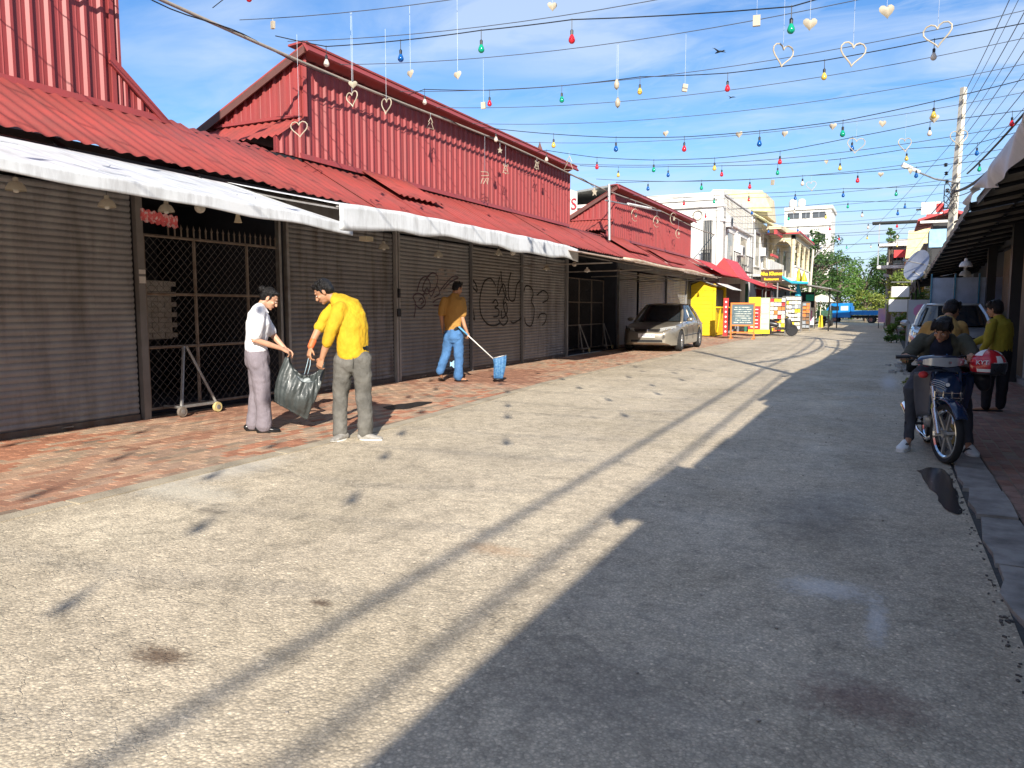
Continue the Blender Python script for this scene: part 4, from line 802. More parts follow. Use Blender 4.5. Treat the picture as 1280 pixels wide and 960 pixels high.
# ---- ornaments ----
M_orn = mat('ornament_ivory', (.62, .55, .42), .5, sub=.35); M_thread = mat('nylon_thread', (.62, .68, .75), .4)
def heart_pts(s, n=22): return [(s * .5 * .0625 * 16 * math.sin(t) ** 3, s * .5 * .0625 * (13 * math.cos(t) - 5 * math.cos(2 * t) - 2 * math.cos(3 * t) - math.cos(4 * t))) for t in [2 * PI * i / n for i in range(n + 1)]]
def orn(kind, x, y, z, s, face=0.0, top=None, lab=''):
    """face: yaw of the flat ornament"""
    ca, sa = math.cos(face), math.sin(face); rl = R.uniform(-.16, .16); T = lambda a, b, d=0: Vector((x + (a * math.cos(rl) - b * math.sin(rl)) * ca - d * sa, y + (a * math.cos(rl) - b * math.sin(rl)) * sa + d * ca, z + b * math.cos(rl) + a * math.sin(rl))); r = .0055 + s * .012; m = MB()
    nm = {'o': 'wire_heart', 's': 'solid_heart', 'l': 'bell_ornament', 'a': 'star_ornament', 'c': 'crescent_ornament', 't': 'paper_tag', 'd': 'glass_drop', 'z': 'letter_ornament', 'e': 'tree_ornament'}[kind]
    ct_ = {'o': 'heart', 's': 'heart', 'l': 'bell', 'a': 'star', 'c': 'crescent', 't': 'tag', 'd': 'pendant', 'z': 'ornament', 'e': 'ornament'}[kind]
    if kind == 'o': m.tube([T(a, b) for a, b in heart_pts(s)], r, 6)
    elif kind == 's':
        p = heart_pts(s * 1.1, 18)[:-1]; n = len(p)
        m.add([T(a, b, 0) for a, b in p] + [T(a * .55, b * .55, .35 * s * .5) for a, b in p] + [T(a * .55, b * .55, -.35 * s * .5) for a, b in p] + [T(0, .02, .22 * s), T(0, .02, -.22 * s)],
              [(i, (i + 1) % n, n + (i + 1) % n, n + i) for i in range(n)] + [(i, 2 * n + i, 2 * n + (i + 1) % n, (i + 1) % n) for i in range(n)] + [(n + i, n + (i + 1) % n, 3 * n) for i in range(n)] + [(2 * n + i, 3 * n + 1, 2 * n + (i + 1) % n) for i in range(n)])
    elif kind == 'l':
        m.tube([T(a * s, b * s) for a, b in ((0, .3), (-.12, .25), (-.2, .05), (-.26, -.2), (-.38, -.32), (.38, -.32), (.26, -.2), (.2, .05), (.12, .25), (0, .3))], r, 5); m.tube([T(a * s, b * s) for a, b in ((-.3, .5), (0, .32), (.3, .5), (.28, .3), (0, .32), (-.28, .3), (-.3, .5))], r * .8, 5)
        m.ball(T(0, -.4 * s), .06 * s, 6); m.tube([T(-.1 * s, -.1 * s), T(.1 * s, -.1 * s), T(0, .12 * s), T(-.1 * s, -.1 * s)], r * .7, 5)
    elif kind == 'a': 
        q = [(math.sin(i * PI / 5) * s * (.5 if i % 2 == 0 else .22), math.cos(i * PI / 5) * s * (.5 if i % 2 == 0 else .22)) for i in range(10)]; m.ext([T(a, b, -.01) for a, b in q], T(0, 0, .02) - T(0, 0, 0))
    elif kind == 'c':
        m.tube([T(.5 * s * math.cos(t), .5 * s * math.sin(t)) for t in [.7 + i * .45 for i in range(11)]], [r * (.5 + math.sin(PI * i / 10)) for i in range(11)], 6)
        q = [(math.sin(i * PI / 5) * s * (.22 if i % 2 == 0 else .1), math.cos(i * PI / 5) * s * (.22 if i % 2 == 0 else .1)) for i in range(10)]; m.ext([T(a + .08 * s, b, -.01) for a, b in q], T(0, 0, .02) - T(0, 0, 0))
    elif kind == 't': m.ext([T(-.35 * s, -.5 * s, -.02), T(.35 * s, -.5 * s, -.02), T(.35 * s, .5 * s, -.02), T(-.35 * s, .5 * s, -.02)], T(0, 0, .04) - T(0, 0, 0))
    elif kind == 'd': m.lathe([(0, -.09), (.035, -.05), (.04, 0), (.02, .05), (0, .08)], 8, (x, y, z))
    elif kind == 'z':
        for p in (((-.4, .4), (.3, .45)), ((-.35, .1), (.4, .2), (.3, .42)), ((-.4, -.5), (-.25, -.1), (.1, -.1), (-.15, -.5)), ((.05, -.1), (.35, .0), (.25, -.5), (.1, -.2))): m.tube([T(a * s, b * s) for a, b in p], r, 5)
    else:
        m.tube([T(a * s, b * s) for a, b in ((0, .6), (-.25, .15), (-.1, .15), (-.4, -.4), (.4, -.4), (.1, .15), (.25, .15), (0, .6))], r, 5)
    o = build(m, nm, M_orn, label=lab, cat=ct_, smooth=.7)
    zt = top if top else zthin(x, y)
    off = {'o': .2, 's': .2, 'l': .35, 'a': .5, 'c': .5, 't': .5, 'd': .3, 'z': .45, 'e': .6}[kind] * s
    if zt > z + off + .02: m = MB(); m.tube([(x, y, z + off), (x, y, zt)], .0022, 3); build(m, 'thread', M_thread, o, world=False)
OR = [(-8.23, 9.4, 4.18, 'o', .26, 'wire heart outline hanging over the corner of the small skirt roof'), (-6.68, 8.7, 4.28, 'o', .22, 'wire heart outline before the left end of the red cladding, a solid heart above it'), (-6.61, 9.4, 4.34, 'o', .24, 'wire heart outline crossing the cable line, right of the first two on red cladding'),
(-6.66, 8.7, 4.46, 's', .11, 'small solid heart touching the top of a wire heart before the red cladding'), (-5.73, 8.7, 4.48, 's', .11, 'left of two pale solid hearts hanging on long threads below the top bulb string'), (-5.02, 8.7, 4.37, 's', .11, 'right of two pale solid hearts hanging on long threads below the top bulb string'),
(-3.72, 8.7, 4.99, 's', .11, 'pale solid heart at the top picture edge above the middle red ridge'), (-.84, 8.7, 4.34, 's', .13, 'fat solid heart right of the highest green bulb'), (-.13, 8.7, 4.35, 's', .14, 'fat solid heart near the top picture edge between two wire hearts'),
(-1.22, 9.7, 4.38, 'o', .28, 'left of two large translucent wire hearts in the upper right sky'), (-.47, 9.7, 4.29, 'o', .29, 'right of two large translucent wire hearts in the upper right sky'), (.36, 9.7, 4.37, 'o', .28, 'wire heart outline directly over a pinkish bulb at upper right'),
(-3.11, 17.8, 5.26, 's', .15, 'pale heart blob on the deeply sagging string right of its red bulb'), (-1.19, 17.8, 5.24, 's', .15, 'pale heart just left of the green bulb of the deeply sagging string'), (-.25, 17.8, 5.2, 's', .15, 'pale heart midway between a green and a yellow bulb right of centre'),
(-.73, 17.8, 4.82, 'o', .34, 'wire heart outline around a dark blue bulb'), (.18, 17.8, 4.75, 'o', .3, 'wire heart outline over a small white bulb left of the concrete pole'), (1.13, 17.8, 4.79, 'o', .34, 'dark wire heart in front of the concrete pole'),
(-4.76, 17.8, 5.44, 's', .14, 'pale blurred heart above the farthest red building'), (-2.15, 17.8, 5.18, 's', .14, 'pale heart over the yellow roof of the second house'), (.68, 17.8, 5.2, 's', .17, 'yellowish heart touching the right bulb of the deeply sagging string'),
(.41, 24, 5.17, 's', .16, 'faint heart low in the sky left of the street lamp arm'), (-.32, 24, 5.14, 's', .14, 'faint heart low in the sky above the trees'), (-1.74, 24, 5.6, 's', .14, 'faint heart above the pale tower'),
(-2.68, 11, 4.5, 't', .10, 'tiny tag hanging in the upper middle sky'), (-3.66, 11, 4.42, 'd', .1, 'lower clear glass drop in the middle sky'), (-3.68, 11, 4.68, 'd', .1, 'upper clear glass drop in the middle sky'), (-1.53, 9.7, 4.8, 't', .12, 'white tag high in the sky left of the highest green bulb'),
(-8.05, 8.7, 5.45, 't', .1, 'white tag under the pinkish bulb at the top edge'), (-5.88, 11, 4.62, 't', .1, 'white tag beside the pink bulb over the red ridge'), (-3.19, 24, 5.12, 't', .15, 'white tag low over the white house'), (-2.12, 24, 4.96, 'o', .3, 'faint wire heart low in the sky over the tower'), (-7.63, 19, 5.18, 'e', .34, 'wire tree outline before the white banner board')]
for (x, y, z, k, s_, lb) in OR: orn(k, x, y, z, s_, R.uniform(-.5, .9), None, lb)
OC = [(16.15, 4.48, 'z', .3, 'white wire character hung before the middle of the red cladding'), (17.24, 4.84, 'l', .26, 'white wire bell right of the wire character on the red cladding'), (19.11, 5.24, 'l', .24, 'white wire bell near the right end of the middle red cladding'), (16.93, 5.24, 'a', .16, 'small white star just under the cable on the middle red cladding'),
(28.07, 4.9, 'c', .45, 'leftmost white crescent on the farthest red cladding'), (31.05, 4.96, 'c', .45, 'second white crescent from the left on the farthest red cladding'), (33.76, 5.36, 'c', .5, 'white crescent under the ridge of the farthest red cladding'), (34.67, 4.79, 'c', .4, 'lowest white crescent at the right of the farthest red cladding'),
(23.62, 5.15, 'a', .3, 'white star before the dark verge of the farthest red gable'), (13.78, 5.2, 'e', .22, 'small wire tree hung on the cable before the red cladding')]
for (y, z, k, s_, lb) in OC: orn(k, -8.6, y, z, s_, 1.2, 5.42, lb)
# two birds
def bird(lab, c, s, yaw):
    g = MB(); c = Vector(c); Q = Matrix.Rotation(yaw, 3, 'Z')
    T = lambda *p: c + Q @ (Vector(p) * s)
    g.tube([T(0, -.3, 0), T(0, -.1, .02), T(0, .15, .02), T(0, .32, 0), T(0, .4, 0)], [.02 * s, .07 * s, .07 * s, .04 * s, .01 * s], 6)
    for sg in (-1, 1): g.ext([T(sg * .04, .12, .03), T(sg * .35, .2, .22), T(sg * .8, .0, .12), T(sg * .5, .0, .16), T(sg * .04, -.08, .03)], T(0, 0, .015) - T(0, 0, 0))
    g.ext([T(-.03, -.28, 0), T(.03, -.28, 0), T(.09, -.5, 0), T(-.09, -.5, 0)], T(0, 0, .012) - T(0, 0, 0))
    build(g, 'bird', mat('bird_dark', (.03, .035, .04), .8), label=lab, cat='bird')
bird('larger dark bird gliding in the upper middle sky', (-12.1, 60, 20.51), 1.0, 1.1); bird('smaller dark bird below the larger one', (-16.69, 90, 24.93), .85, .9)
# ---------------- vehicles ----------------
def lerp_tab(tab, x):
    for (a, va), (b, vb) in zip(tab, tab[1:]):
        if x <= b:
            t = 0 if b == a else max(0, (x - a) / (b - a)); t = t * t * (3 - 2 * t) if False else t
            return va + (vb - va) * t
    return tab[-1][1]
def wheel(par, c, r, w, side, spokes, m_rim, name='wheel'):
    """axle along local y; side +1/-1 = outside face"""
    Mx = Matrix.Rotation(-PI / 2 * side, 3, 'X'); s = MB()
    s.lathe([(r * .62, -w / 2), (r * .9, -w / 2), (r * .985, -w * .36), (r, -w * .2), (r, w * .2), (r * .985, w * .36), (r * .9, w / 2), (r * .66, w / 2), (r * .62, w * .4)], 28, c, Mx, cap=False)
    t = build(s, 'tyre', mat('tyre_rubber', (.022, .022, .022), .85), par, smooth=.7, world=False); s = MB()
    s.lathe([(r * .66, w * .42), (r * .63, w * .50), (r * .57, w * .44), (r * .56, w * .1), (r * .2, w * .05), (0, w * .05)], 28, c, Mx, cap=False)
    rm = build(s, 'rim', mat('rim_dark', (.12, .12, .125), .4, metal=.7), t, smooth=.7, world=False); s = MB()
    for i in range(spokes):
        a = 2 * PI * i / spokes; d = Vector((math.cos(a), math.sin(a), 0)); p = Vector((-math.sin(a), math.cos(a), 0)); z = Vector((0, 0, 1))
        pts = [d * r * .08 + p * r * .07 + z * w * .42, d * r * .60 + p * r * .10 + z * w * .46, d * r * .60 - p * r * .10 + z * w * .46, d * r * .08 - p * r * .07 + z * w * .42]
        s.ext([Mx @ q + Vector(c) for q in pts], Mx @ Vector((0, 0, -.03)))
    s.lathe([(r * .14, w * .38), (r * .12, w * .47), (0, w * .49)], 12, c, Mx)
    build(s, 'spokes', m_rim, t, smooth=.6, world=False)
def car(label, loc, rz, L=4.75, W=1.8, H=1.47, body=None, g_dark=None, plate='', roofm=None, suv=0):
    g = thing('parked_car', label, 'car', loc, rz); h = L / 2; fw, rw = h - .92, -h + 1.08; r = .325 + .03 * suv
    # x forward; tables along x
    top = [(-h, .78), (-h + .05, .96), (-h + .75, 1.02 if not suv else 1.0), (-h + 1.0, .99), (.55, .955), (h - 1.2, .90), (h - .45, .80), (h - .12, .70), (h, .60)]
    belt = [(-h, .70), (-h + .1, .86), (-.6, .93), (.8, .88), (h - .8, .80), (h - .2, .68), (h, .58)]
    hw = [(-h, .62), (-h + .08, .74), (-h + .5, .86), (-.5, .90), (.8, .90), (h - .7, .88), (h - .3, .80), (h - .08, .66), (h, .55)]
    if suv: top = [(a, b + .12) for a, b in top]; belt = [(a, b + .12) for a, b in belt]
    bot = [(-h, .34), (-h + .15, .24), (0, .20), (h - .2, .20), (h, .28)]
    xs = sorted(set([-h, -h + .04, -h + .1, -h + .2, -h + .35, h - .35, h - .2, h - .1, h - .04, h] + [-h + .5 + i * .07 for i in range(int((L - 1.0) / .07) + 1)]))
    k = W / 1.8; rows = []
    for x in xs:
        b, t, bl, w = lerp_tab(bot, x), lerp_tab(top, x), lerp_tab(belt, x), lerp_tab(hw, x) * k; ar = b
        for wx in (fw, rw):
            if abs(x - wx) < r + .055: ar = max(ar, r + math.sqrt(max(0, (r + .055) ** 2 - (x - wx) ** 2)))
        ar = min(ar, bl - .12); mid = (ar * .55 + bl * .45)
        half = [(0, b), (w * .62, b), (w * .66, ar), (w * .985, ar), (w * 1.0, ar + (bl - ar) * .25), (w * 1.0, ar + (bl - ar) * .55), (w * .975, bl - .05), (w * .93, bl), (w * .86, bl + (t - bl) * .55), (w * .55, t - .015), (0, t)]
        rows.append([(x, y, z) for y, z in half] + [(x, -y, z) for y, z in half[-2:0:-1]])
    s = MB(); n = len(rows[0]); s.add([p for r_ in rows for p in r_], [(i * n + j, i * n + (j + 1) % n, (i + 1) * n + (j + 1) % n, (i + 1) * n + j) for i in range(len(rows) - 1) for j in range(n)] + [tuple(range(n)), tuple((len(rows) - 1) * n + j for j in range(n - 1, -1, -1))])
    o = build(s, 'body', body, g, smooth=.9, world=False)
    # glasshouse: lofted in glass, roof skin and pillars in body colour
    zb = .93 + .12 * suv; zt = H
    xb0, xb1, xt0, xt1 = (-h + .62, 1.02, -h + 1.38, .22) if not suv else (-h + .35, 1.0, -h + .75, .25)
    wb, wt = .80 * k, .60 * k
    def gh(a, v, e=0.0):   # a: 0..1 round, v: 0..1 up
        w = wb + (wt - wb) * v + e; x0 = xb0 + (xt0 - xb0) * v - e; x1 = xb1 + (xt1 - xb1) * v + e
        c = (x0 + x1) / 2; rx = (x1 - x0) / 2; A = 2 * PI * a; ca, sa = math.cos(A), math.sin(A); p = 5.5
        q = (abs(ca) ** p + abs(sa) ** p) ** (-1 / p)
        return Vector((c + rx * ca * q, w * sa * q, zb + (zt - .05 - zb) * v))
    s = MB(); s.grid(lambda u, v: gh(u, v), 64, 4, closed=True); build(s, 'windows', g_dark or M_glass, g, smooth=1.0, world=False)
    s = MB(); rings = [(1.0, .012, 0), (1.0, .012, .02), (1.0, -.05, .042), (1.0, -.2, .058), (1.0, -.45, .065)]
    for v, e, dz in rings:
        for i in range(48): q = gh(i / 48, v, e); s.v.append(Vector((q.x, q.y, q.z + dz)))
    s.f += [[j * 48 + i, j * 48 + (i + 1) % 48, (j + 1) * 48 + (i + 1) % 48, (j + 1) * 48 + i] for j in range(4) for i in range(48)] + [[4 * 48 + i for i in range(48)]]; s.m = [0] * len(s.f)
    build(s, 'roof', roofm or body, g, smooth=.9, world=False)
    for sg in (-1, 1):
        for (xa, xc) in ((xb1 - .02, xt1 - .02), (xb0 + .03, xt0 + .02), (-.12, -.16)) + (((-1.35, -1.25),) if suv else ()):
            wd = .035 if abs(xa) < .5 else .05; s = MB()
            s.tube([(xa, sg * (wb - .035), zb - .02), ((xa + xc) / 2, sg * ((wb + wt) / 2 - .012), (zb + zt) / 2 - .02), (xc, sg * (wt - .03), zt - .05)], wd, 5, flat=.8); build(s, 'window_pillar', roofm or body, g, smooth=.8, world=False)
    for sg in (-1, 1):
        for wx in (fw, rw): wheel(g, (wx, sg * (.80 * k), r), r, .2, sg, 10, mat('alloy', (.62, .62, .63), .25, metal=.8))
        s = MB(); s.ball((.78, sg * (.98 * k), zb + .05), (.08, .11, .07), 10); build(s, 'mirror', body, g, smooth=True, world=False)
        for dx in (.05, -.95): s = MB(); s.tube([(dx - .09, sg * .915 * k, .80 + .1 * suv), (dx + .09, sg * .915 * k, .80 + .1 * suv)], .014, 5); build(s, 'door_handle', M_steel, g, world=False)
        s = MB()                                              # door seams
        for dx in (.82, -.10, -1.02): s.tube([(dx, sg * .902 * k, .34), (dx - .02, sg * .905 * k, .6), (dx, sg * .86 * k, zb - .02)], .006, 4)
        s.tube([(-1.3, sg * .905 * k, .50), (1.1, sg * .905 * k, .47)], .012, 4); build(s, 'door_seam', M_dark, g, world=False)
        # headlamp: swept lens hugging the front corner
        s = MB(); zo = .12 * suv
        def lens(u, v): x = h - .42 + .36 * (1 - v) - .10 * 0; y = (.40 + .40 * u) * k; x = h - .07 - .42 * u ** 1.7; return Vector((x + .015, sg * y, .60 + zo + .13 * v + .05 * u * v + .02 * u))
        s.grid(lens, 8, 4); hl = build(s, 'headlight', mat('headlamp_glass', (.55, .56, .55), .08, metal=.35, coat=1), g, smooth=True, world=False)
        s = MB(); s.ball((h - .16, sg * .56 * k, .675 + zo), (.03, .05, .045), 8); s.ball((h - .3, sg * .70 * k, .69 + zo), (.03, .045, .045), 8); build(s, 'lamp_bowl', mat('chrome', (.8, .8, .8), .1, metal=1), hl, smooth=True, world=False)
        s = MB(); s.ball((h - .10, sg * .60 * k, .36 + zo), (.03, .07, .035), 8); build(s, 'fog_lamp', mat('headlamp_glass', (1, 1, 1)), g, smooth=True, world=False)
        s = MB(); s.ball((-h + .1, sg * .62 * k, .80 + zo), (.06, .17, .08), 8); build(s, 'tail_light', mat('tail_red', (.4, .01, .01), .2), g, smooth=True, world=False)
    zo = .12 * suv
    s = MB(); s.add([(h - .02, -.36, .60 + zo), (h - .02, .36, .60 + zo), (h - .055, .42, .70 + zo), (h - .055, -.42, .70 + zo)], [(0, 1, 2, 3)]); gr = build(s, 'grille', M_dark, g, world=False)
    for i in range(4): s = MB(); z = .615 + i * .024 + zo; s.tube([(h - .015 - .01 * i, -.36, z), (h - .015 - .01 * i, .36, z)], .006, 4); build(s, 'grille_bar', mat('chrome', (1, 1, 1)), gr, world=False)
    s = MB(); s.lathe([(.045, 0), (.05, .008), (.03, .012)], 12, (h - .02, 0, .65 + zo), Matrix.Rotation(PI / 2, 3, 'Y')); build(s, 'badge', mat('chrome', (1, 1, 1)), g, smooth=True, world=False)
    s = MB()
    s.add([(h + .012, -.5, .30 + zo), (h + .012, .5, .30 + zo), (h + .008, .48, .37 + zo), (h + .008, -.48, .37 + zo)], [(0, 1, 2, 3)]); build(s, 'bumper_intake', M_dark, g, world=False)
    if plate:
        s = MB(); s.b2(h + .008, h + .03, -.26, .26, .44, .56); p = build(s, 'licence_plate', P_wht, g, world=False)
        text(plate, .09, frame((h + .034, 0, .50), (0, 1, 0), (0, 0, 1)), mat('plate_ink', (.02, .03, .2), .5), 'plate_text', p, .001, world=False)
    s = MB(); s.tube([(.98, -.3, zb + .03), (.75, .2, zb + .12)], .008, 4); build(s, 'wiper', M_black, g, world=False)
    return g
M_champ = mat('champagne_paint', (.36, .325, .265), .28, metal=.55, var=.04, coat=.7)
car('champagne silver saloon parked half in awning shade, its plate toward the camera', (-6.66, 25.35, PZ + .012), -PI / 2 + .02, 4.8, 1.8, 1.49, M_champ, None, '2AE-9018')
car('silver car parked in the shade behind the motorcycle rider on the right', (1.36, 20.6, .0), -PI / 2 - .03, 4.4, 1.75, 1.55, mat('silver_paint', (.55, .56, .56), .3, metal=.5, var=.04, coat=.6), None, '', None, 1)
# ---- blue light truck across the far end ----
def truck():
    g = thing('light_truck', 'bright blue small truck crossing the far end of the street', 'truck', (-2.9, 84.5, 0), PI - .12); bl = mat('truck_blue', (.01, .22, .60), .35, var=.08, coat=.3)
    s = MB(); s.ext([(2.75, -.85, .55), (2.85, -.85, .95), (2.6, -.85, 1.25), (2.15, -.8, 1.95), (.35, -.8, 2.0), (.3, -.85, .55)], (0, 1.68, 0)); build(s, 'cab', bl, g, smooth=.3, world=False)
    for sg in (-.875, .85):
        s = MB(); s.ext([(2.4, sg, 1.25), (2.08, sg, 1.8), (1.35, sg, 1.85), (1.35, sg, 1.25)], (0, .02, 0)); build(s, 'side_window', M_glass, g, world=False)
        s = MB(); s.ext([(1.2, sg, 1.25), (1.2, sg, 1.8), (.5, sg, 1.82), (.5, sg, 1.25)], (0, .02, 0)); build(s, 'side_window', mat('pale_window', (.5, .6, .65), .2), g, world=False)
    s = MB(); s.ext([(2.61, -.7, 1.3), (2.61, .7, 1.3), (2.2, .65, 1.9), (2.2, -.65, 1.9)], (.03, 0, .02)); build(s, 'windscreen', M_glass, g, world=False)
    s = MB(); s.b2(-2.6, .25, -.9, .9, .8, .88); s.b2(-2.6, .25, -.93, -.88, .8, 1.25); s.b2(-2.6, .25, .88, .93, .8, 1.25); s.b2(-2.64, -2.6, -.9, .9, .8, 1.25); s.b2(.22, .27, -.88, .88, .85, 1.7); build(s, 'cargo_bed', bl, g, world=False)
    s = MB(); 
    for i in range(6): s.b2(-2.4 + i * .5, -2.36 + i * .5, -.95, -.93, .8, 1.25); s.b2(-2.4 + i * .5, -2.36 + i * .5, .93, .95, .8, 1.25)
    build(s, 'bed_rib', bl, g, world=False)
    s = MB(); s.b2(-2.5, 2.4, -.4, .4, .5, .75); build(s, 'chassis', M_dark, g, world=False)
    for wx in (1.75, -1.6):
        for sg in (-1, 1): wheel(g, (wx, sg * .72, .34), .34, .2, sg, 6, mat('truck_rim', (.5, .2, .15), .5))
    s = MB(); s.b2(2.84, 2.88, -.75, -.5, .75, .9); s.b2(2.84, 2.88, .5, .75, .75, .9); build(s, 'headlight', P_wht, g, world=False)
    s = MB(); s.b2(.3, 1.3, -.7, .7, 1.25, 1.27); build(s, 'seat', M_dark, g, world=False)
truck()
# ---- motorcycle ----
def motorcycle():
    """x forward, y left, z up; origin under the front axle"""
    yaw = math.atan2(-1.24, .10); g = thing('motorcycle', 'dark blue underbone motorcycle with white headlight ridden by the man in the olive jacket', 'motorcycle', (.54, 8.0, 0), yaw)
    Bl = mat('moto_blue', (.012, .03, .075), .18, var=.05, coat=.8); Ch = mat('chrome', (.8, .8, .8), .1, metal=1); Gy = mat('moto_grey', (.09, .09, .105), .4); Al = mat('cast_alloy', (.48, .47, .45), .4, metal=.8)
    add = lambda s, n, m, sm=.8, par=g: build(s, n, m, par, smooth=sm, world=False)
    # front end, steered toward its left
    st = Matrix.Rotation(.30, 3, 'Z'); T = lambda x, y, z: st @ Vector((x, y, z))
    def mwheel(c, R_, rot, disc=False):
        M1 = rot @ Matrix.Rotation(PI / 2, 3, 'X')
        s = MB(); s.lathe([(R_ - .055, -.022), (R_ - .02, -.034), (R_ - .006, -.024), (R_, 0), (R_ - .006, .024), (R_ - .02, .034), (R_ - .055, .022)], 36, c, M1, cap=False); t = add(s, 'tyre', mat('tyre_rubber', (1, 1, 1)))
        s = MB(); s.lathe([(R_ - .05, -.024), (R_ - .062, -.026), (R_ - .075, -.014), (R_ - .075, .014), (R_ - .062, .026), (R_ - .05, .024), (R_ - .045, 0), (R_ - .05, -.024)], 36, c, M1, cap=False); add(s, 'rim', Ch, .8, t)
        s = MB()
        for i in range(6):
            a = PI / 3 * i + .2; d = Vector((math.cos(a), math.sin(a), 0)); p = Vector((-d.y, d.x, 0)); s.ext([M1 @ (d * .03 + p * .014 + Vector((0, 0, -.01))) + Vector(c), M1 @ (d * (R_ - .07) + p * .011 + Vector((0, 0, -.01))) + Vector(c), M1 @ (d * (R_ - .07) - p * .011 + Vector((0, 0, -.01))) + Vector(c), M1 @ (d * .03 - p * .014 + Vector((0, 0, -.01))) + Vector(c)], M1 @ Vector((0, 0, .02)))
        s.lathe([(0, -.04), (.035, -.04), (.035, .04), (0, .04)], 14, c, M1); add(s, 'spokes', Al, .6, t)
        if disc: s = MB(); s.lathe([(.06, -.036), (.10, -.036), (.10, -.032), (.06, -.032), (.06, -.036)], 24, c, M1, cap=False); add(s, 'brake_disc', mat('brass_disc', (.5, .38, .15), .35, metal=.8), .5, t)
    mwheel(T(0, 0, .275), .275, st, True); mwheel((-1.22, 0, .275), .275, Matrix.Identity(3))
    for sg in (-1, 1):
        s = MB(); s.tube([T(.0, sg * .075, .275), T(-.10, sg * .075, .50)], .026, 10); s.tube([T(-.095, sg * .07, .49), T(-.17, sg * .07, .70)], .018, 8); add(s, 'fork_leg', mat('fork_silver', (.55, .56, .58), .25, metal=.8), .8)
    s = MB(); s.grid(lambda u, v: T((.315 + .008 * math.cos(PI * (v - .5))) * math.cos(.55 + 1.75 * u), (v - .5) * .12, .275 + (.315 + .02 * math.cos(PI * (v - .5))) * math.sin(.55 + 1.75 * u)), 18, 6); o = add(s, 'front_fender', Bl, True); o.modifiers.new('t', 'SOLIDIFY').thickness = .006
    # nose shield under the headlight: one closed shell
    def shell(name, m, sect, sm=True):
        s = MB(); n = 16; vs = []
        for (x, z, w, d) in sect:
            for j in range(n): a = 2 * PI * j / n; ca, sa = math.cos(a), math.sin(a); vs.append((x + d * ca * (abs(ca) ** -.2 if abs(ca) > .01 else 1), w * sa, z))
        s.add(vs, [(i * n + j, i * n + (j + 1) % n, (i + 1) * n + (j + 1) % n, (i + 1) * n + j) for i in range(len(sect) - 1) for j in range(n)] + [tuple(range(n)), tuple((len(sect) - 1) * n + j for j in range(n))]); return add(s, name, m, sm)
    shell('front_shield', Bl, [(-.16, .50, .02, .03), (-.145, .54, .07, .05), (-.15, .62, .12, .07), (-.18, .70, .14, .075), (-.21, .77, .13, .07), (-.23, .83, .09, .06)])
    for sg in (-1, 1):      # leg shields
        s = MB(); s.grid(lambda u, v: Vector((-.20 - .13 * u - .03 * math.sin(PI * u) - .10 * (1 - v), sg * (.10 + .155 * u * (1 - .35 * (1 - v) ** 2)), .40 + .44 * v - .03 * u)), 8, 10); o = add(s, 'leg_shield', Gy if sg < 0 else Bl, True); o.modifiers.new('t', 'SOLIDIFY').thickness = .012
        s = MB(); s.tube([(-.19, sg * .11, .83), (-.17, sg * .115, .70), (-.22, sg * .11, .55), (-.30, sg * .10, .42)], .018, 6); add(s, 'shield_trim', Bl)
    # headlight cowl with wide clear lens
    s = MB(); s.lathe([(0, -.05), (.12, -.045), (.185, -.01), (.19, .02), (.15, .055), (.06, .07), (0, .072)], 20, T(-.20, 0, .92), st @ Matrix.Diagonal((.62, 1.15, 1)).to_3x3()); add(s, 'handlebar_cowl', Bl, True)
    s = MB(); s.grid(lambda u, v: T(-.2 + .125 * math.cos((u - .5) * 2.3) + .012, .205 * math.sin((u - .5) * 2.2), .885 + .085 * v * (1 - .5 * abs(2 * u - 1) ** 2) + .02 * abs(2 * u - 1)), 16, 5); hl = add(s, 'headlight', mat('headlamp_glass', (1, 1, 1)), True)
    s = MB(); s.ball(T(-.085, 0, .925), (.02, .05, .032), 10); add(s, 'reflector_bowl', Ch, True, hl)
    for sg in (-1, 1): s = MB(); s.ball(T(-.115, sg * .125, .925), (.02, .035, .025), 8); add(s, 'indicator', mat('indicator_clear', (.7, .7, .68), .15), True, hl)
    for sg in (-1, 1):
        s = MB(); s.tube([T(-.24, sg * .1, .93), T(-.27, sg * .22, .97), T(-.30, sg * .34, .965)], .012, 8); s.tube([T(-.275, sg * .25, .968), T(-.305, sg * .36, .963)], .018, 8); add(s, 'handlebar_grip', M_black)
        s = MB(); s.tube([T(-.235, sg * .22, .95), T(-.23, sg * .35, .935)], .006, 5); add(s, 'brake_lever', Ch)
    # licence bracket and small rack on the shield
    s = MB()
    for y in (-.10, -.03, .04, .11): s.tube([(-.075, y, .58), (-.07, y, .66)], .008, 5)
    s.tube([(-.075, -.12, .60), (-.075, .13, .60)], .007, 5); s.tube([(-.072, -.10, .645), (-.072, .12, .645)], .007, 5); add(s, 'bumper_rack', Ch)
    # white winged mark on the shield
    s = MB()
    for i in range(4): s.tube([(-.085 - .004 * i, -.02, .735 - .02 * i), (-.09, -.06, .755 - .02 * i), (-.115, -.11, .765 - .018 * i), (-.135, -.125, .75 - .02 * i)], [.008, .007, .005, .002], 5, flat=.5)
    s.lathe([(.018, -.004), (.018, .004)], 10, (-.083, .0, .72), Matrix.Rotation(PI / 2, 3, 'Y')); add(s, 'wing_emblem', P_wht)
    s = MB(); s.ball((-.20, -.19, .80), (.03, .045, .035), 8); add(s, 'red_cloth', P_red, True)
    # frame tube, step-through cover, engine, pipes
    shell('body_cover', Bl, [(-.42, .36, .05, .08), (-.45, .46, .07, .12), (-.50, .56, .07, .14), (-.58, .62, .06, .15)])
    s = MB()
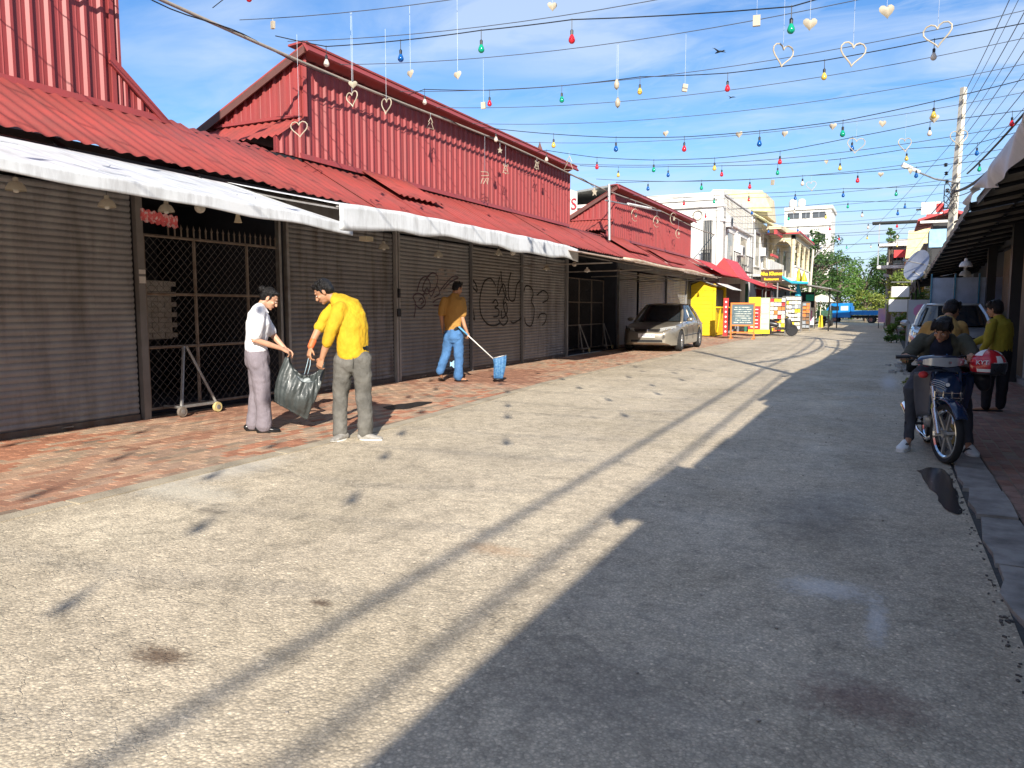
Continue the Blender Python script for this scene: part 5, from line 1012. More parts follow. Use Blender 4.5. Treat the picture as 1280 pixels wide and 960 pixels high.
    for i in range(7): s.tube([(-.80 + .11 * (i + 1) / 8 - .02, -.145 + .0, .30 + .0 * i), (-.80 + .11 * (i + 1) / 8 - .02, .145, .30)], .001, 3) if False else None
    s = MB(); s.lathe([(0, -.11), (.075, -.11), (.085, -.09), (.085, .09), (.075, .11), (0, .11)], 16, (-.62, 0, .33), Matrix.Rotation(PI / 2, 3, 'X')); s.tube([(-.58, 0, .36), (-.38, 0, .40)], .06, 10)
    for i in range(6): s.lathe([(.085, -.004), (.085, .004)], 12, (-.42 - .028 * i, 0, .395 - .005 * i), Matrix.Rotation(PI / 2, 3, 'Y'))
    add(s, 'engine', Al, .6)
    s = MB(); s.tube([(-.36, -.02, .36), (-.34, -.04, .22), (-.45, -.10, .15), (-.80, -.14, .18), (-.95, -.16, .24)], .018, 8); add(s, 'exhaust_pipe', mat('chrome', (1, 1, 1)))
    s = MB(); s.tube([(-.92, -.165, .23), (-1.0, -.17, .26), (-1.38, -.20, .36), (-1.42, -.20, .37)], [.03, .05, .058, .045], 14); mf = add(s, 'muffler', Ch)
    s = MB(); s.tube([(-1.42, -.20, .37), (-1.43, -.2, .373)], .028, 10); add(s, 'muffler_tip', M_black, .8, mf)
    s = MB(); s.tube([(-.17, -.09, .62), (-.10, -.12, .50), (-.05, -.10, .38), (-.03, -.08, .30)], .007, 6); add(s, 'brake_hose', mat('yellow_hose', (.55, .5, .08), .5))
    s = MB(); s.tube([(-.68, -.28, .27), (-.68, .28, .27)], .014, 6); add(s, 'footpeg', M_black)
    s = MB(); s.tube([(-1.22, -.10, .275), (-.78, -.10, .30)], .03, 6, flat=.6); s.tube([(-1.22, .10, .275), (-.78, .10, .30)], .03, 6, flat=.6); add(s, 'swing_arm', M_black)
    for sg in (-1, 1):
        s = MB(); s.tube([(-1.2, sg * .12, .30), (-1.12, sg * .12, .62)], .022, 8)
        for i in range(8): s.lathe([(.036, 0), (.036, .012)], 10, (-1.19 + .01 * i, sg * .12, .36 + .028 * i))
        add(s, 'shock_absorber', mat('spring_red', (.4, .05, .04), .4) )
    shell('tail_cover', Bl, [(-.75, .52, .05, .18), (-.92, .58, .09, .36), (-1.0, .66, .11, .46), (-1.02, .72, .11, .46)])
    s = MB(); s.grid(lambda u, v: Vector((-.55 - .72 * u, (v - .5) * 2 * (.085 + .06 * math.sin(PI * min(1, u * 1.2))), .755 + .04 * u + .03 * math.cos((v - .5) * PI) - .05 * math.exp(-((u - .35) / .2) ** 2))), 16, 8); o = add(s, 'seat', M_black, True); o.modifiers.new('t', 'SOLIDIFY').thickness = -.05
    s = MB(); s.grid(lambda u, v: Vector((-1.22 - .31 * math.cos(.2 + 1.9 * u), (v - .5) * .13, .275 + .31 * math.sin(.2 + 1.9 * u))), 12, 3); add(s, 'rear_fender', M_black, True)
    s = MB(); s.tube([(-1.1, -.1, .76), (-1.4, -.09, .84), (-1.4, .09, .84), (-1.1, .1, .76)], .012, 6); add(s, 'grab_rail', Ch)
    s = MB(); s.tube([(-.6, .06, .22), (-.66, .20, .02), (-.60, .24, .01)], .010, 6); add(s, 'side_stand', M_black)
    return g
motorcycle()
# helmet resting on the right handlebar
hg = thing('helmet', 'red and white helmet with dark visor hung on the motorcycle handlebar', 'helmet', (.86, 8.3, .95))
s = MB(); s.grid(lambda u, v: Vector((.86 + .152 * math.sin(v * 2.0) * math.cos(2 * PI * u), 8.28 + .165 * math.sin(v * 2.0) * math.sin(2 * PI * u), .90 + .145 * math.cos(v * 2.0))), 28, 14, closed=True); build(s, 'shell', mat('helmet_red', (.55, .02, .03), .2, var=.03, coat=.8), hg, smooth=True)
s = MB()
for (a0, a1, v0, v1) in ((3.5, 4.2, .1, .9), (4.9, 6.2, 1.35, 1.62), (5.1, 5.5, .9, 1.35), (4.0, 5.0, 1.75, 1.95), (5.7, 6.3, .3, .8)):
    s.grid(lambda u, v: Vector((.86 + .1545 * math.sin(v0 + (v1 - v0) * v) * math.cos(a0 + (a1 - a0) * u), 8.28 + .1675 * math.sin(v0 + (v1 - v0) * v) * math.sin(a0 + (a1 - a0) * u), .90 + .1475 * math.cos(v0 + (v1 - v0) * v))), 10, 6)
build(s, 'white_graphic', P_wht, hg, smooth=True)
s = MB(); s.grid(lambda u, v: Vector((.86 + .157 * math.sin(1.35 + .75 * v) * math.cos(4.75 + 1.9 * u), 8.28 + .17 * math.sin(1.35 + .75 * v) * math.sin(4.75 + 1.9 * u), .895 + .15 * math.cos(1.35 + .75 * v))), 12, 6); build(s, 'visor', M_glass, hg, smooth=True)
s = MB(); s.lathe([(.14, 0), (.148, -.02), (.13, -.03)], 20, (.86, 8.28, .845)); build(s, 'edge_trim', M_black, hg, smooth=True)
text('KYT', .055, frame((.80, 8.28 - .158, .93), (1, -.35, 0), (.1, .25, 1)), P_wht, 'lettering', hg, .006)
g = thing('bag', 'dark bag slung from the handlebar below the helmet', 'bag', (.84, 8.4, .7)); s = MB(); s.limb([(.80, 8.40, .84), (.83, 8.40, .77), (.85, 8.40, .70)], [(.10, .06), (.14, .08), (.10, .06)], 14); remesh(build(s, 'bag_body', mat('bag_black', (.015, .015, .02), .5, bump=.3, bsc=12), g), .012)
s = MB(); s.tube([(.76, 8.4, .84), (.74, 8.36, .93), (.78, 8.33, .96), (.84, 8.4, .86)], .008, 5); build(s, 'strap', M_black, g)
# ---------------- people ----------------
M_skin = mat('skin', (.45, .23, .13), .55, var=.08, sc=20, sub=.03); M_skin2 = mat('skin_pale', (.56, .31, .20), .5, var=.06, sc=20, sub=.03); M_hair = mat('black_hair', (.010, .009, .009), .35, var=.3, stretch=(60, 60, 10), sc=3, bump=.6, bsc=4, spec=.25)
def cloth(n, c, v=.1, **k): return mat(n, c, .85, var=v, sc=7, bump=.8, bsc=13, stretch=(1, 1, .55), **k)
TX = bpy.data.textures.new('fold_noise', 'CLOUDS'); TX.noise_scale = .11; TX.noise_depth = 2
def organic(s, name, m, par, vs=.009, it=3, fold=0):
    o = build(s, name, m, par, world=False); remesh(o, vs, it)
    if fold: d = o.modifiers.new('folds', 'DISPLACE'); d.texture = TX; d.strength = fold; d.mid_level = .5; d.texture_coords = 'GLOBAL'
    return o
def frame_fu(f, u):
    f = Vector(f).normalized(); u = Vector(u); u = (u - f * u.dot(f)).normalized(); r = f.cross(u); return r, f, u
def hand(s, w, d, n, t, curl=.8, k=1.0, spread=.0):
    """w wrist, d direction, n back-of-hand normal, t thumb side"""
    w = Vector(w); d = Vector(d).normalized(); n = Vector(n); n = (n - d * n.dot(d)).normalized(); t_ = d.cross(n); t_ = t_ if t_.dot(Vector(t)) > 0 else -t_
    s.limb([w - d * .02 * k, w + d * .015 * k, w + d * .05 * k, w + d * .085 * k], [(.026 * k, .018 * k), (.031 * k, .017 * k), (.040 * k, .016 * k), (.040 * k, .013 * k)], 12, up=n)
    for i, (off, L_) in enumerate(((.031, .92), (.0105, 1.05), (-.0105, 1.0), (-.031, .78))):
        p = w + d * (.085 - abs(off) * .12) * k + t_ * off * k; a = 0; pts = [p]; dd = d + t_ * off * (1.2 + spread)
        for sl_, c in ((.040, .35), (.026, .45), (.020, .30)):
            a += c * curl * (1.5 + .12 * i); v = (dd.normalized() * math.cos(a) - n * math.sin(a)); pts.append(pts[-1] + v * sl_ * L_ * k)
        s.limb(pts, [.0088 * k, .0082 * k, .0075 * k, .0062 * k], 8)
    p = w + d * .022 * k + t_ * .024 * k; q = p + (d * .55 + t_ * .75 - n * .25).normalized() * .040 * k; r = q + (d * .85 + t_ * .15 - n * .5 * curl).normalized() * .030 * k
    s.limb([p - t_ * .01 * k, p, q, r], [.015 * k, .014 * k, .0105 * k, .008 * k], 8)
def head(s, c, f, u, neck, k=1.0):
    c = Vector(c); r, f, u = frame_fu(f, u); Mx = Matrix((r, f, u)).transposed(); T = lambda a, b, e: c + r * a * k + f * b * k + u * e * k
    B_ = lambda p, rr, n=16: s.ball(T(*p), tuple(q * k for q in rr), n, M=Mx)
    B_((0, -.012, .025), (.074, .092, .088)); B_((0, .02, -.03), (.062, .070, .068)); B_((0, .036, -.062), (.046, .050, .042)); B_((0, .070, -.088), (.020, .018, .016), 10)
    B_((0, .075, .030), (.045, .014, .012), 10)
    s.limb([T(0, .083, .012), T(0, .094, -.008), T(0, .103, -.026)], [.009 * k, .011 * k, .014 * k], 8); B_((0, .090, -.030), (.018, .012, .009), 8)
    for sg in (-1, 1): B_((sg * .074, -.008, -.012), (.011, .019, .030), 10); B_((sg * .038, .062, -.022), (.022, .020, .018), 10)
    B_((0, .082, -.056), (.024, .011, .009), 10)
    n_ = Vector(neck); s.limb([T(0, -.018, -.03), T(0, -.025, -.075), n_.lerp(T(0, -.02, -.09), .35), n_ - Vector((0, 0, .03))], [.05 * k, .050 * k, .052 * k, .062 * k], 14)
    return T, Mx
def face(par, T, Mx, k=1.0):
    for sg in (-1, 1):
        s = MB(); s.ball(T(sg * .031, .0795, .004), (.011 * k, .0062 * k, .0052 * k), 10, M=Mx); e = build(s, 'eye', mat('eye_white', (.7, .68, .65), .3), par, smooth=True, world=False)
        s = MB(); s.ball(T(sg * .031, .0860, .004), (.0055 * k, .003 * k, .0052 * k), 8, M=Mx); build(s, 'pupil', M_black, e, smooth=True, world=False)
        s = MB(); s.tube([T(sg * .014, .089, .022), T(sg * .032, .088, .028), T(sg * .05, .077, .022)], [.003 * k, .0042 * k, .002 * k], 6, flat=.6); build(s, 'eyebrow', M_hair, par, smooth=True, world=False)
    s = MB(); s.ball(T(0, .0925, -.056), (.022 * k, .004 * k, .0055 * k), 10, M=Mx); build(s, 'lips', mat('lips', (.42, .12, .10), .5), par, smooth=True, world=False)
def hair(par, T, Mx, k=1.0, style='short', seed=1):
    s = MB(); rr = random.Random(seed); B_ = lambda p, q, n=16: s.ball(T(*p), tuple(a * k for a in q), n, M=Mx)
    B_((0, -.026, .042), (.081, .092, .084)); B_((0, -.050, .005), (.077, .062, .078)); B_((0, .030, .085), (.058, .045, .030))
    for i in range(0 if style == 'bun' else 22):
        a = rr.uniform(-1.3, 1.3); b = rr.uniform(-.9, .9); p = (.075 * math.sin(a), -.03 + .085 * math.cos(a) * (1 if b > -.2 else -.6) * math.cos(b * .8), .05 + .075 * math.cos(b) * .9)
        s.limb([T(*p), T(p[0] * 1.12, p[1] + .012, p[2] - .012), T(p[0] * 1.18, p[1] + .018, p[2] - .035)], [.011 * k, .009 * k, .004 * k], 6)
    for sg in (-1, 1): s.limb([T(sg * .072, .005, .05), T(sg * .078, .012, .01), T(sg * .076, .008, -.012)], [.014 * k, .010 * k, .006 * k], 6)
    if style == 'fringe':
        for i in range(9): x = -.064 + .016 * i; e = .012 * math.sin(i * 2.3); s.limb([T(x, .035, .10), T(x * 1.1, .078, .068 + e * .4), T(x * 1.2 + .006, .084, .036 + e)], [.020 * k, .014 * k, .004 * k], 6)
        B_((0, .01, .075), (.080, .072, .048)); B_((0, -.06, .0), (.082, .055, .07))
    if style == 'full': B_((0, -.045, -.01), (.085, .065, .08)); B_((0, .01, .07), (.08, .075, .05))
    o = organic(s, 'hair', M_hair, par, .0055, 2)
    if style == 'bun':
        s = MB(); c = T(0, -.122, .045); s.ball(c, .042 * k, 12)
        for i in range(5): a = i * 1.25; s.limb([c + Vector((.03 * math.cos(a + j * .7), .03 * math.sin(a + j * .7), .02 * math.sin(2 * a + j))) * k for j in range(5)], [.012 * k] * 5, 6)
        organic(s, 'hair_bun', M_hair, par, .006, 1)
    return o
def shoe(par, heel, toe, m, sole=None, w=.043, h=.075, name='shoe'):
    a = Vector(heel); b = Vector(toe); d = (b - a).normalized(); L_ = (b - a).length; s = MB(); up = Vector((0, 0, 1)); z0 = Vector((0, 0, .0))
    pts = [a + d * L_ * t + up * (h * q) for t, q in ((.02, .52), (.2, .55), (.45, .45), (.72, .34), (.95, .28))]
    s.limb(pts, [(w * .82, h * .5), (w * .86, h * .52), (w * .9, h * .42), (w * 1.05, h * .32), (w * .75, h * .22)], 14, up=up); o = organic(s, name, m, par, .006, 3)
    s = MB(); n = 20; P_ = []
    for i in range(n): q = 2 * PI * i / n; t = .5 - .53 * math.cos(q); ww = w * (.92 + .18 * t) * abs(math.sin(q)) ** .6 * (1 if math.sin(q) > 0 else -1); P_.append(a + d * L_ * t + d.cross(up) * ww)
    s.ext(P_, (0, 0, .016)); build(s, 'sole', sole or m, o, smooth=.6, world=False); return o
def figure(label, loc, los, group=None, name='person'):
    return thing(name, label, 'person', loc, math.atan2(-los[0], los[1]), group)
# --- woman in white shirt ---
g = figure('woman with her hair in a bun, white shirt and grey trousers, holding the black bag', (-6.03, 6.17, PZ + .012), (-6.03, 6.17))
s = MB(); T, Mx = head(s, (.118, 0, 1.425), (.80, -.12, -.56), (.55, 0, .82), (.02, 0, 1.31), .97)
s.limb([(-.02, 0, .9), (0, 0, 1.1), (.0, 0, 1.26)], [(.11, .08), (.12, .09), (.13, .07)], 14, up=(1, 0, 0))
for y, k_, a in ((-.085, 0, .03), (.08, -.04, -.09)): s.limb([(-.02, y, .9), (k_, y, .44), (a, y, .06), (a, y, .03)], [.05, .04, .03, .03], 8)
s.limb([(0, -.16, 1.27), (-.035, -.19, 1.10), (-.05, -.195, .995), (.09, -.16, .945), (.225, -.115, .895)], [.045, .042, .036, .032, .022], 12); hand(s, (.225, -.115, .895), (.85, .35, -.42), (.1, -.6, .8), (.4, .2, .8), .9, .92)
s.limb([(.02, .15, 1.27), (.09, .16, 1.13), (.155, .14, 1.02), (.21, .10, .95), (.267, .06, .885)], [.045, .04, .036, .030, .022], 12); hand(s, (.267, .06, .885), (.8, -.25, -.55), (.3, .5, .8), (.2, -.5, .7), .9, .92)
body = organic(s, 'body', M_skin2, g, .0052, 2); face(body, T, Mx, .97); hair(g, T, Mx, .97, 'bun', 3)
s = MB(); s.limb([(-.03, 0, .875), (-.03, 0, .96), (-.015, 0, 1.06), (.0, 0, 1.17), (.0, 0, 1.26), (.012, 0, 1.305)], [(.155, .118), (.15, .112), (.155, .115), (.172, .13), (.168, .108), (.09, .078)], 20, up=(1, 0, 0))
s.limb([(.0, -.13, 1.275), (-.02, -.178, 1.17), (-.035, -.185, 1.05)], [.078, .076, .070], 12); s.limb([(.015, .135, 1.265), (.075, .16, 1.16), (.12, .15, 1.075)], [.064, .068, .064], 12)
s.limb([(.01, 0, 1.29), (.03, 0, 1.335)], [(.07, .062), (.066, .058)], 16, up=(1, 0, 0)); organic(s, 'shirt', cloth('white_shirt', (.80, .81, .85), .03), g, .009, 3, .022)
s = MB()
for sg in (-1, 1): s.ext([(.065, sg * .02, 1.335), (.10, sg * .05, 1.27), (.06, sg * .085, 1.285), (.01, sg * .07, 1.35)], (.008, 0, .008))
build(s, 'collar', cloth('white_shirt', (1, 1, 1)), g, world=False)
s = MB(); s.limb([(-.03, 0, .90), (-.03, 0, .82), (-.025, 0, .76)], [(.145, .115), (.16, .132), (.15, .13)], 18, up=(1, 0, 0))
s.limb([(-.025, -.075, .80), (.0, -.082, .62), (.015, -.085, .42), (.02, -.085, .24), (.022, -.085, .075)], [.108, .100, .088, .082, .084], 16); s.limb([(-.03, .075, .80), (-.03, .08, .60), (-.035, .08, .42), (-.065, .08, .24), (-.09, .08, .075)], [.105, .096, .083, .076, .076], 16)
organic(s, 'trousers', cloth('mauve_grey_trousers', (.20, .175, .20), .06), g, .010, 2, .026)
for h_, t in (((-.05, -.085, 0), (.185, -.10, 0)), ((-.165, .08, 0), (.06, .075, 0))): shoe(g, h_, t, mat('black_leather', (.012, .012, .013), .3), None, .038, .07)
# --- man in yellow shirt ---
g = figure('man in yellow shirt and faded grey jeans bending over the black bag', (-4.87, 6.27, .085), (-4.87, 6.27))
s = MB(); T, Mx = head(s, (-.275, .06, 1.505), (-.78, .10, -.60), (-.52, .05, .80), (-.12, .04, 1.40), 1.0)
s.limb([(0, 0, .9), (-.01, .02, 1.15), (-.07, .03, 1.34)], [(.12, .08), (.14, .09), (.14, .07)], 14, up=(-.6, .8, 0))
for p in (((-.09, 0, .86), (-.13, .05, .45), (-.14, 0, .06)), ((.08, -.03, .86), (.10, -.02, .5), (.11, -.06, .06))): s.limb(p, [.05, .04, .03], 8)
s.limb([(-.13, -.11, 1.32), (-.19, -.14, 1.15), (-.245, -.14, 1.0), (-.275, -.12, .92), (-.30, -.10, .845)], [.05, .045, .040, .034, .026], 12); hand(s, (-.30, -.10, .845), (-.35, .25, -.9), (-.5, -.75, .1), (-.7, .4, .2), 1.0, 1.0)
s.limb([(-.20, .17, 1.35), (-.28, .17, 1.22), (-.345, .14, 1.11), (-.385, .10, 1.03), (-.415, .07, .945)], [.05, .045, .040, .034, .026], 12); hand(s, (-.415, .07, .945), (-.25, -.15, -.95), (-.7, -.4, .1), (.5, -.6, 0), 1.1, 1.0)
body = organic(s, 'body', M_skin, g, .0052, 2); face(body, T, Mx); hair(g, T, Mx, 1.03, 'short', 5)
s = MB(); s.limb([(-.415, .07, .955), (-.39, .09, 1.01)], [.033, .036], 12); organic(s, 'orange_cuff', mat('orange_rubber', (.75, .16, .05), .6), g, .006, 1)
s = MB(); F_ = (-.6, .8, 0)
s.limb([(.005, -.0, .885), (.0, .0, 1.0), (.0, .01, 1.12), (-.02, .02, 1.24), (-.07, .03, 1.345), (-.12, .035, 1.405)], [(.174, .136), (.176, .136), (.182, .138), (.188, .136), (.178, .120), (.10, .085)], 22, up=F_)
s.limb([(-.115, -.085, 1.325), (-.18, -.13, 1.19), (-.235, -.145, 1.05), (-.25, -.142, 1.0)], [.078, .068, .060, .054], 14); s.limb([(-.17, .13, 1.36), (-.26, .16, 1.25), (-.325, .15, 1.14)], [.070, .066, .058], 14)
s.limb([(-.12, .035, 1.39), (-.155, .04, 1.435)], [.072, .066], 14); organic(s, 'shirt', cloth('yellow_shirt', (.54, .33, .01), .2), g, .008, 4, .028)
s = MB(); s.limb([(.0, -.0, .93), (.0, 0, .86), (-.0, 0, .80)], [(.155, .12), (.168, .132), (.16, .13)], 18, up=(-.3, .95, 0))
s.limb([(-.085, .0, .82), (-.11, .03, .62), (-.13, .045, .44), (-.138, .02, .26), (-.14, .0, .07)], [.106, .094, .080, .074, .078], 16); s.limb([(.08, -.03, .82), (.095, -.03, .64), (.10, -.025, .48), (.11, -.05, .28), (.112, -.06, .07)], [.106, .095, .082, .076, .080], 16)
tr = organic(s, 'jeans', mat('grey_denim', (.115, .11, .098), .9, var=.35, sc=6, bump=.8, bsc=14), g, .010, 2, .032)
s = MB()
s = MB(); s.tube([(.0, -.128, .88), (.005, -.140, .80), (.0, -.11, .735)], .004, 4); build(s, 'seat_seam', mat('denim_dark', (.06, .06, .055), .9), tr, smooth=True, world=False)
s = MB(); s.limb([(.005, 0, .905), (.005, 0, .925)], [(.166, .128), (.168, .13)], 20, up=(-.45, .9, 0)); organic(s, 'belt', M_black, g, .006, 1)
for h_, t in (((-.085, .0, 0), (-.225, -.17, 0)), ((.06, -.07, 0), (.275, -.15, 0))): shoe(g, h_, t, mat('worn_sneaker', (.36, .34, .31), .7, sc=25, col2=(.2, .19, .17)), P_wht, .045, .08)
# --- black refuse bag held between them ---
g = thing('refuse_bag', 'big black plastic refuse bag held open between the woman and the man', 'bag', (-6.03, 6.17, PZ + .012), math.atan2(6.03, 6.17))
def bagf(u, v, off=0):
    a = 2 * PI * u; ca, sa = math.cos(a), math.sin(a); w_ = abs(ca) ** 2.2
    rim = Vector((.485 + .20 * ca, .02 + .10 * sa, (.58 + .25 * w_ - (.10 * w_ if ca > 0 else 0)) - .06 * max(0, -sa)))
    xk = .36 + .23 * ca; zk = .10 + ((.47 - xk) * .62 if xk < .47 else (xk - .47) * 2.3); key = Vector((xk, .02 + .035 * sa, zk))
    p = rim.lerp(key, v); b = math.sin(PI * min(1, v * 1.05)) ; p += Vector((ca * .02 - .02 * (1 if ca < 0 else 0), sa * .07, -.01)) * b
    fold = .013 * math.sin(9 * a + 4 * v) * (1 - v * .5) + .007 * math.sin(23 * a - 7 * v) + .003 * math.sin(41 * a + 13 * v); return p + Vector((ca * .5, sa, 0)) * (fold + off)
s = MB(); s.grid(lambda u, v: bagf(u, v), 120, 28, closed=True); o = build(s, 'bag_film', mat('black_plastic_film', (.055, .065, .065), .42, var=.2, sc=9, bump=.5, bsc=14, coat=.12), g, smooth=True, world=False); o.modifiers.new('t', 'SOLIDIFY').thickness = .003
s = MB(); rr = random.Random(4)
for i in range(9): s.ball((.42 + rr.uniform(-.07, .10), .03 + rr.uniform(-.05, .05), .46 + rr.uniform(-.08, .09)), rr.uniform(.04, .065), 8)
organic(s, 'inner_bag', mat('clear_film', (.42, .46, .46), .22, sc=12, col2=(.15, .17, .17), bump=.8, bsc=25), g, .008, 1, .03)
s = MB()
for q in (0, .035): s.tube([(.46 + q, .04, .60), (.49 + q, .05, .70), (.515 + q * .5, .05, .80), (.53, .05, .86)], [.007, .008, .007, .006], 6, flat=.5)
build(s, 'bag_handle', mat('pale_blue_strap', (.45, .60, .68), .5), g, smooth=True, world=False)
# --- man in ochre shirt with pole net, seen from behind ---
g = figure('man in ochre polo shirt and blue jeans walking away with a long-handled net', (-7.1, 12.0, PZ + .012), (-7.1, 12.0)); F_ = (.5, .86, 0)
s = MB(); T, Mx = head(s, (.125, .03, 1.685), (.72, .6, -.30), (.2, .1, .95), (.075, 0, 1.55), 1.02)
s.limb([(.03, 0, .95), (.04, 0, 1.2), (.06, 0, 1.48)], [(.11, .08), (.14, .09), (.13, .06)], 14, up=F_)
for p in (((-.02, .02, .9), (-.09, .05, .5), (-.2, -.05, .17), (-.185, .02, .09), (-.15, .10, .04)), ((.12, 0, .9), (.14, -.02, .47), (.13, -.02, .08), (.18, 0, .04), (.26, .03, .03))): s.limb(p, [.05, .042, .035, (.04, .03), (.038, .018)], 10)
s.limb([(-.12, -.02, 1.47), (-.155, -.04, 1.33), (-.17, -.05, 1.19), (-.16, 0, 1.08), (-.15, .05, .97)], [.05, .044, .038, .034, .025], 12); hand(s, (-.15, .05, .97), (.05, .25, -.95), (-.9, .1, 0), (0, .9, 0), .8)
s.limb([(.22, 0, 1.47), (.22, -.05, 1.3), (.21, -.08, 1.15), (.25, -.10, 1.0), (.29, -.11, .90)], [.05, .044, .038, .034, .025], 12); hand(s, (.29, -.11, .90), (.3, -.1, -.9), (.7, -.6, .1), (.2, .6, .2), 1.2)
body = organic(s, 'body', M_skin, g, .0058, 2); face(body, T, Mx); hair(g, T, Mx, .98, 'short', 8)
s = MB(); s.limb([(.03, 0, .955), (.035, 0, 1.05), (.045, 0, 1.2), (.05, 0, 1.36), (.06, 0, 1.48), (.075, 0, 1.545)], [(.155, .12), (.165, .125), (.18, .13), (.20, .13), (.185, .10), (.085, .075)], 20, up=F_)
s.limb([(-.11, -.01, 1.475), (-.15, -.035, 1.36), (-.165, -.045, 1.24)], [.066, .070, .068], 12); s.limb([(.21, 0, 1.475), (.225, -.04, 1.34), (.215, -.07, 1.22)], [.066, .070, .070], 12); organic(s, 'shirt', cloth('ochre_shirt', (.42, .22, .05), .06), g, .010, 2, .02)
s = MB(); s.limb([(.035, 0, .955), (.035, 0, .975)], [(.158, .122), (.158, .122)], 20, up=F_); organic(s, 'belt', M_black, g, .007, 1)
s = MB(); s.limb([(.035, 0, .94), (.045, 0, .86), (.05, 0, .80)], [(.152, .12), (.165, .132), (.16, .13)], 18, up=F_)
s.limb([(-.03, .02, .84), (-.06, .04, .66), (-.09, .05, .50), (-.15, 0, .34), (-.20, -.05, .20)], [.105, .094, .084, .078, .078], 16); s.limb([(.12, 0, .84), (.135, -.01, .64), (.14, -.02, .46), (.135, -.02, .26), (.13, -.02, .09)], [.106, .096, .088, .080, .084], 16); organic(s, 'jeans', mat('blue_denim', (.055, .15, .33), .9, var=.3, sc=5, bump=.3, bsc=14), g, .010, 2, .03)
for h_, t in (((-.21, -.06, .05), (-.13, .13, .0)), ((.10, -.03, 0), (.30, .04, 0))): s = MB(); a, b = Vector(h_), Vector(t); s.limb([a + Vector((0, 0, .01)), a.lerp(b, .5) + Vector((0, 0, .008)), b + Vector((0, 0, .008))], [(.036, .010), (.038, .010), (.036, .009)], 12, up=(0, 0, 1)); s.limb([a.lerp(b, .45) + Vector((-.03, .02, .015)), a.lerp(b, .5) + Vector((0, 0, .06)), a.lerp(b, .5) + Vector((.04, -.02, .015))], [.007] * 3, 6); organic(s, 'sandal', M_black, g, .006, 1)
g = thing('pole_net', 'blue mesh bag on a thin pole held low by the man in the ochre shirt', 'net', (-7.1, 12.0, PZ + .012), math.atan2(7.1, 12.0))
s = MB(); s.tube([(.16, -.16, .98), (.32, -.155, .83), (.78, -.15, .40)], .011, 6); build(s, 'pole', P_wht, g, smooth=True, world=False)
s = MB(); s.tube([(.14, -.16, 1.0), (.30, -.156, .85)], .018, 6); build(s, 'pole_sleeve', mat('sky_blue_sleeve', (.12, .38, .65), .5), g, smooth=True, world=False)
def nt(u, v): a = 2 * PI * u; w = .125 * (1 - v) + .085 * v + .012 * math.sin(3 * a + 5 * v); return Vector((.875 - .01 * v + w * math.cos(a), -.15 + (.05 + .03 * math.sin(PI * v)) * math.sin(a) + .008 * math.sin(9 * a), .455 - .39 * v + .03 * math.cos(a) * (1 - v)))
s = MB(); s.grid(nt, 40, 14, closed=True); o = build(s, 'net_bag', mat('blue_mesh_bag', (.05, .18, .42), .6, sc=30, col2=(.12, .30, .52), thr=(.4, .6), sub=.3, bump=.4, bsc=30), g, smooth=True, world=False)
s = MB(); s.tube([(.76, -.2, .03), (.80, -.24, .05), (.93, -.22, .05), (.99, -.14, .06), (.92, -.08, .04), (.80, -.10, .03), (.76, -.2, .03)], .014, 6); build(s, 'base_rim', M_black, g, smooth=True, world=False)
s = MB(); s.tube([nt(i / 20, 0) for i in range(21)], .007, 5); build(s, 'mouth_ring', M_steel, g, smooth=True, world=False)
s = MB(); s.grid(lambda u, v: Vector((-.02 + .12 * u, .2 + .02 * math.sin(6 * u), .26 + .10 * v + .02 * math.sin(8 * u + 3 * v))), 8, 6); build(s, 'blue_scrap', mat('light_blue_scrap', (.35, .6, .8), .6), smooth=True).location = (-7.1, 12.0, PZ); bpy.data.objects['blue_scrap'].rotation_euler.z = math.atan2(7.1, 12.0); tag(bpy.data.objects['blue_scrap'], 'pale blue plastic scrap behind the legs of the man in jeans', 'scrap')
# --- rider ---
g = figure('young man in olive jacket sitting on the motorcycle, looking down', (.49, 8.85, 0), (.49, 8.85)); F_ = (0, -1, 0)
s = MB(); T, Mx = head(s, (.02, -.27, 1.215), (-.30, -.80, -.52), (-.05, -.48, .87), (.03, -.13, 1.14), .98)
s.limb([(0, .05, .86), (.01, -.02, 1.0), (.03, -.10, 1.10)], [(.12, .09), (.14, .09), (.13, .07)], 14, up=F_)
for sg in (-1, 1): s.limb([(sg * .08, 0, .82), (sg * .16, -.14, .74), (sg * .225, -.30, .62), (sg * .24 + .02, -.20, .38), (sg * .26 + .035, -.16, .12), (sg * .27 + .03, -.28, .045)], [.05, .045, .04, .035, .03, .03], 10)
s.limb([(-.16, -.10, 1.09), (-.25, -.22, .98), (-.27, -.34, .93), (-.28, -.46, .965)], [.05, .042, .036, .026], 12); hand(s, (-.28, -.46, .965), (-.1, -.95, .05), (0, .1, 1), (1, 0, 0), 1.3)
s.limb([(.22, -.10, 1.09), (.29, -.22, .98), (.30, -.34, .93), (.27, -.44, .98)], [.05, .042, .036, .026], 12); hand(s, (.27, -.44, .98), (.0, -.95, -.05), (0, .1, 1), (-1, 0, 0), 1.3)
body = organic(s, 'body', M_skin, g, .0052, 2); face(body, T, Mx); hair(g, T, Mx, 1.03, 'fringe', 11)
s = MB(); s.limb([(0, .03, .84), (.005, -.03, .96), (.02, -.11, 1.07), (.03, -.14, 1.12)], [(.13, .11), (.14, .12), (.13, .10), (.08, .07)], 18, up=F_); organic(s, 'tshirt', cloth('navy_tshirt', (.012, .016, .035)), g, .010, 2, .015)
s = MB()
for i in range(3): s.tube([(.05 + .02 * i, -.165 + .012 * i, 1.0 - .03 * i), (.075 + .01 * i, -.155 + .01 * i, .96 - .03 * i)], .006, 5)
build(s, 'shirt_print', P_blu, g, world=False)
M_ol = cloth('olive_jacket', (.060, .058, .038), .12); s = MB()
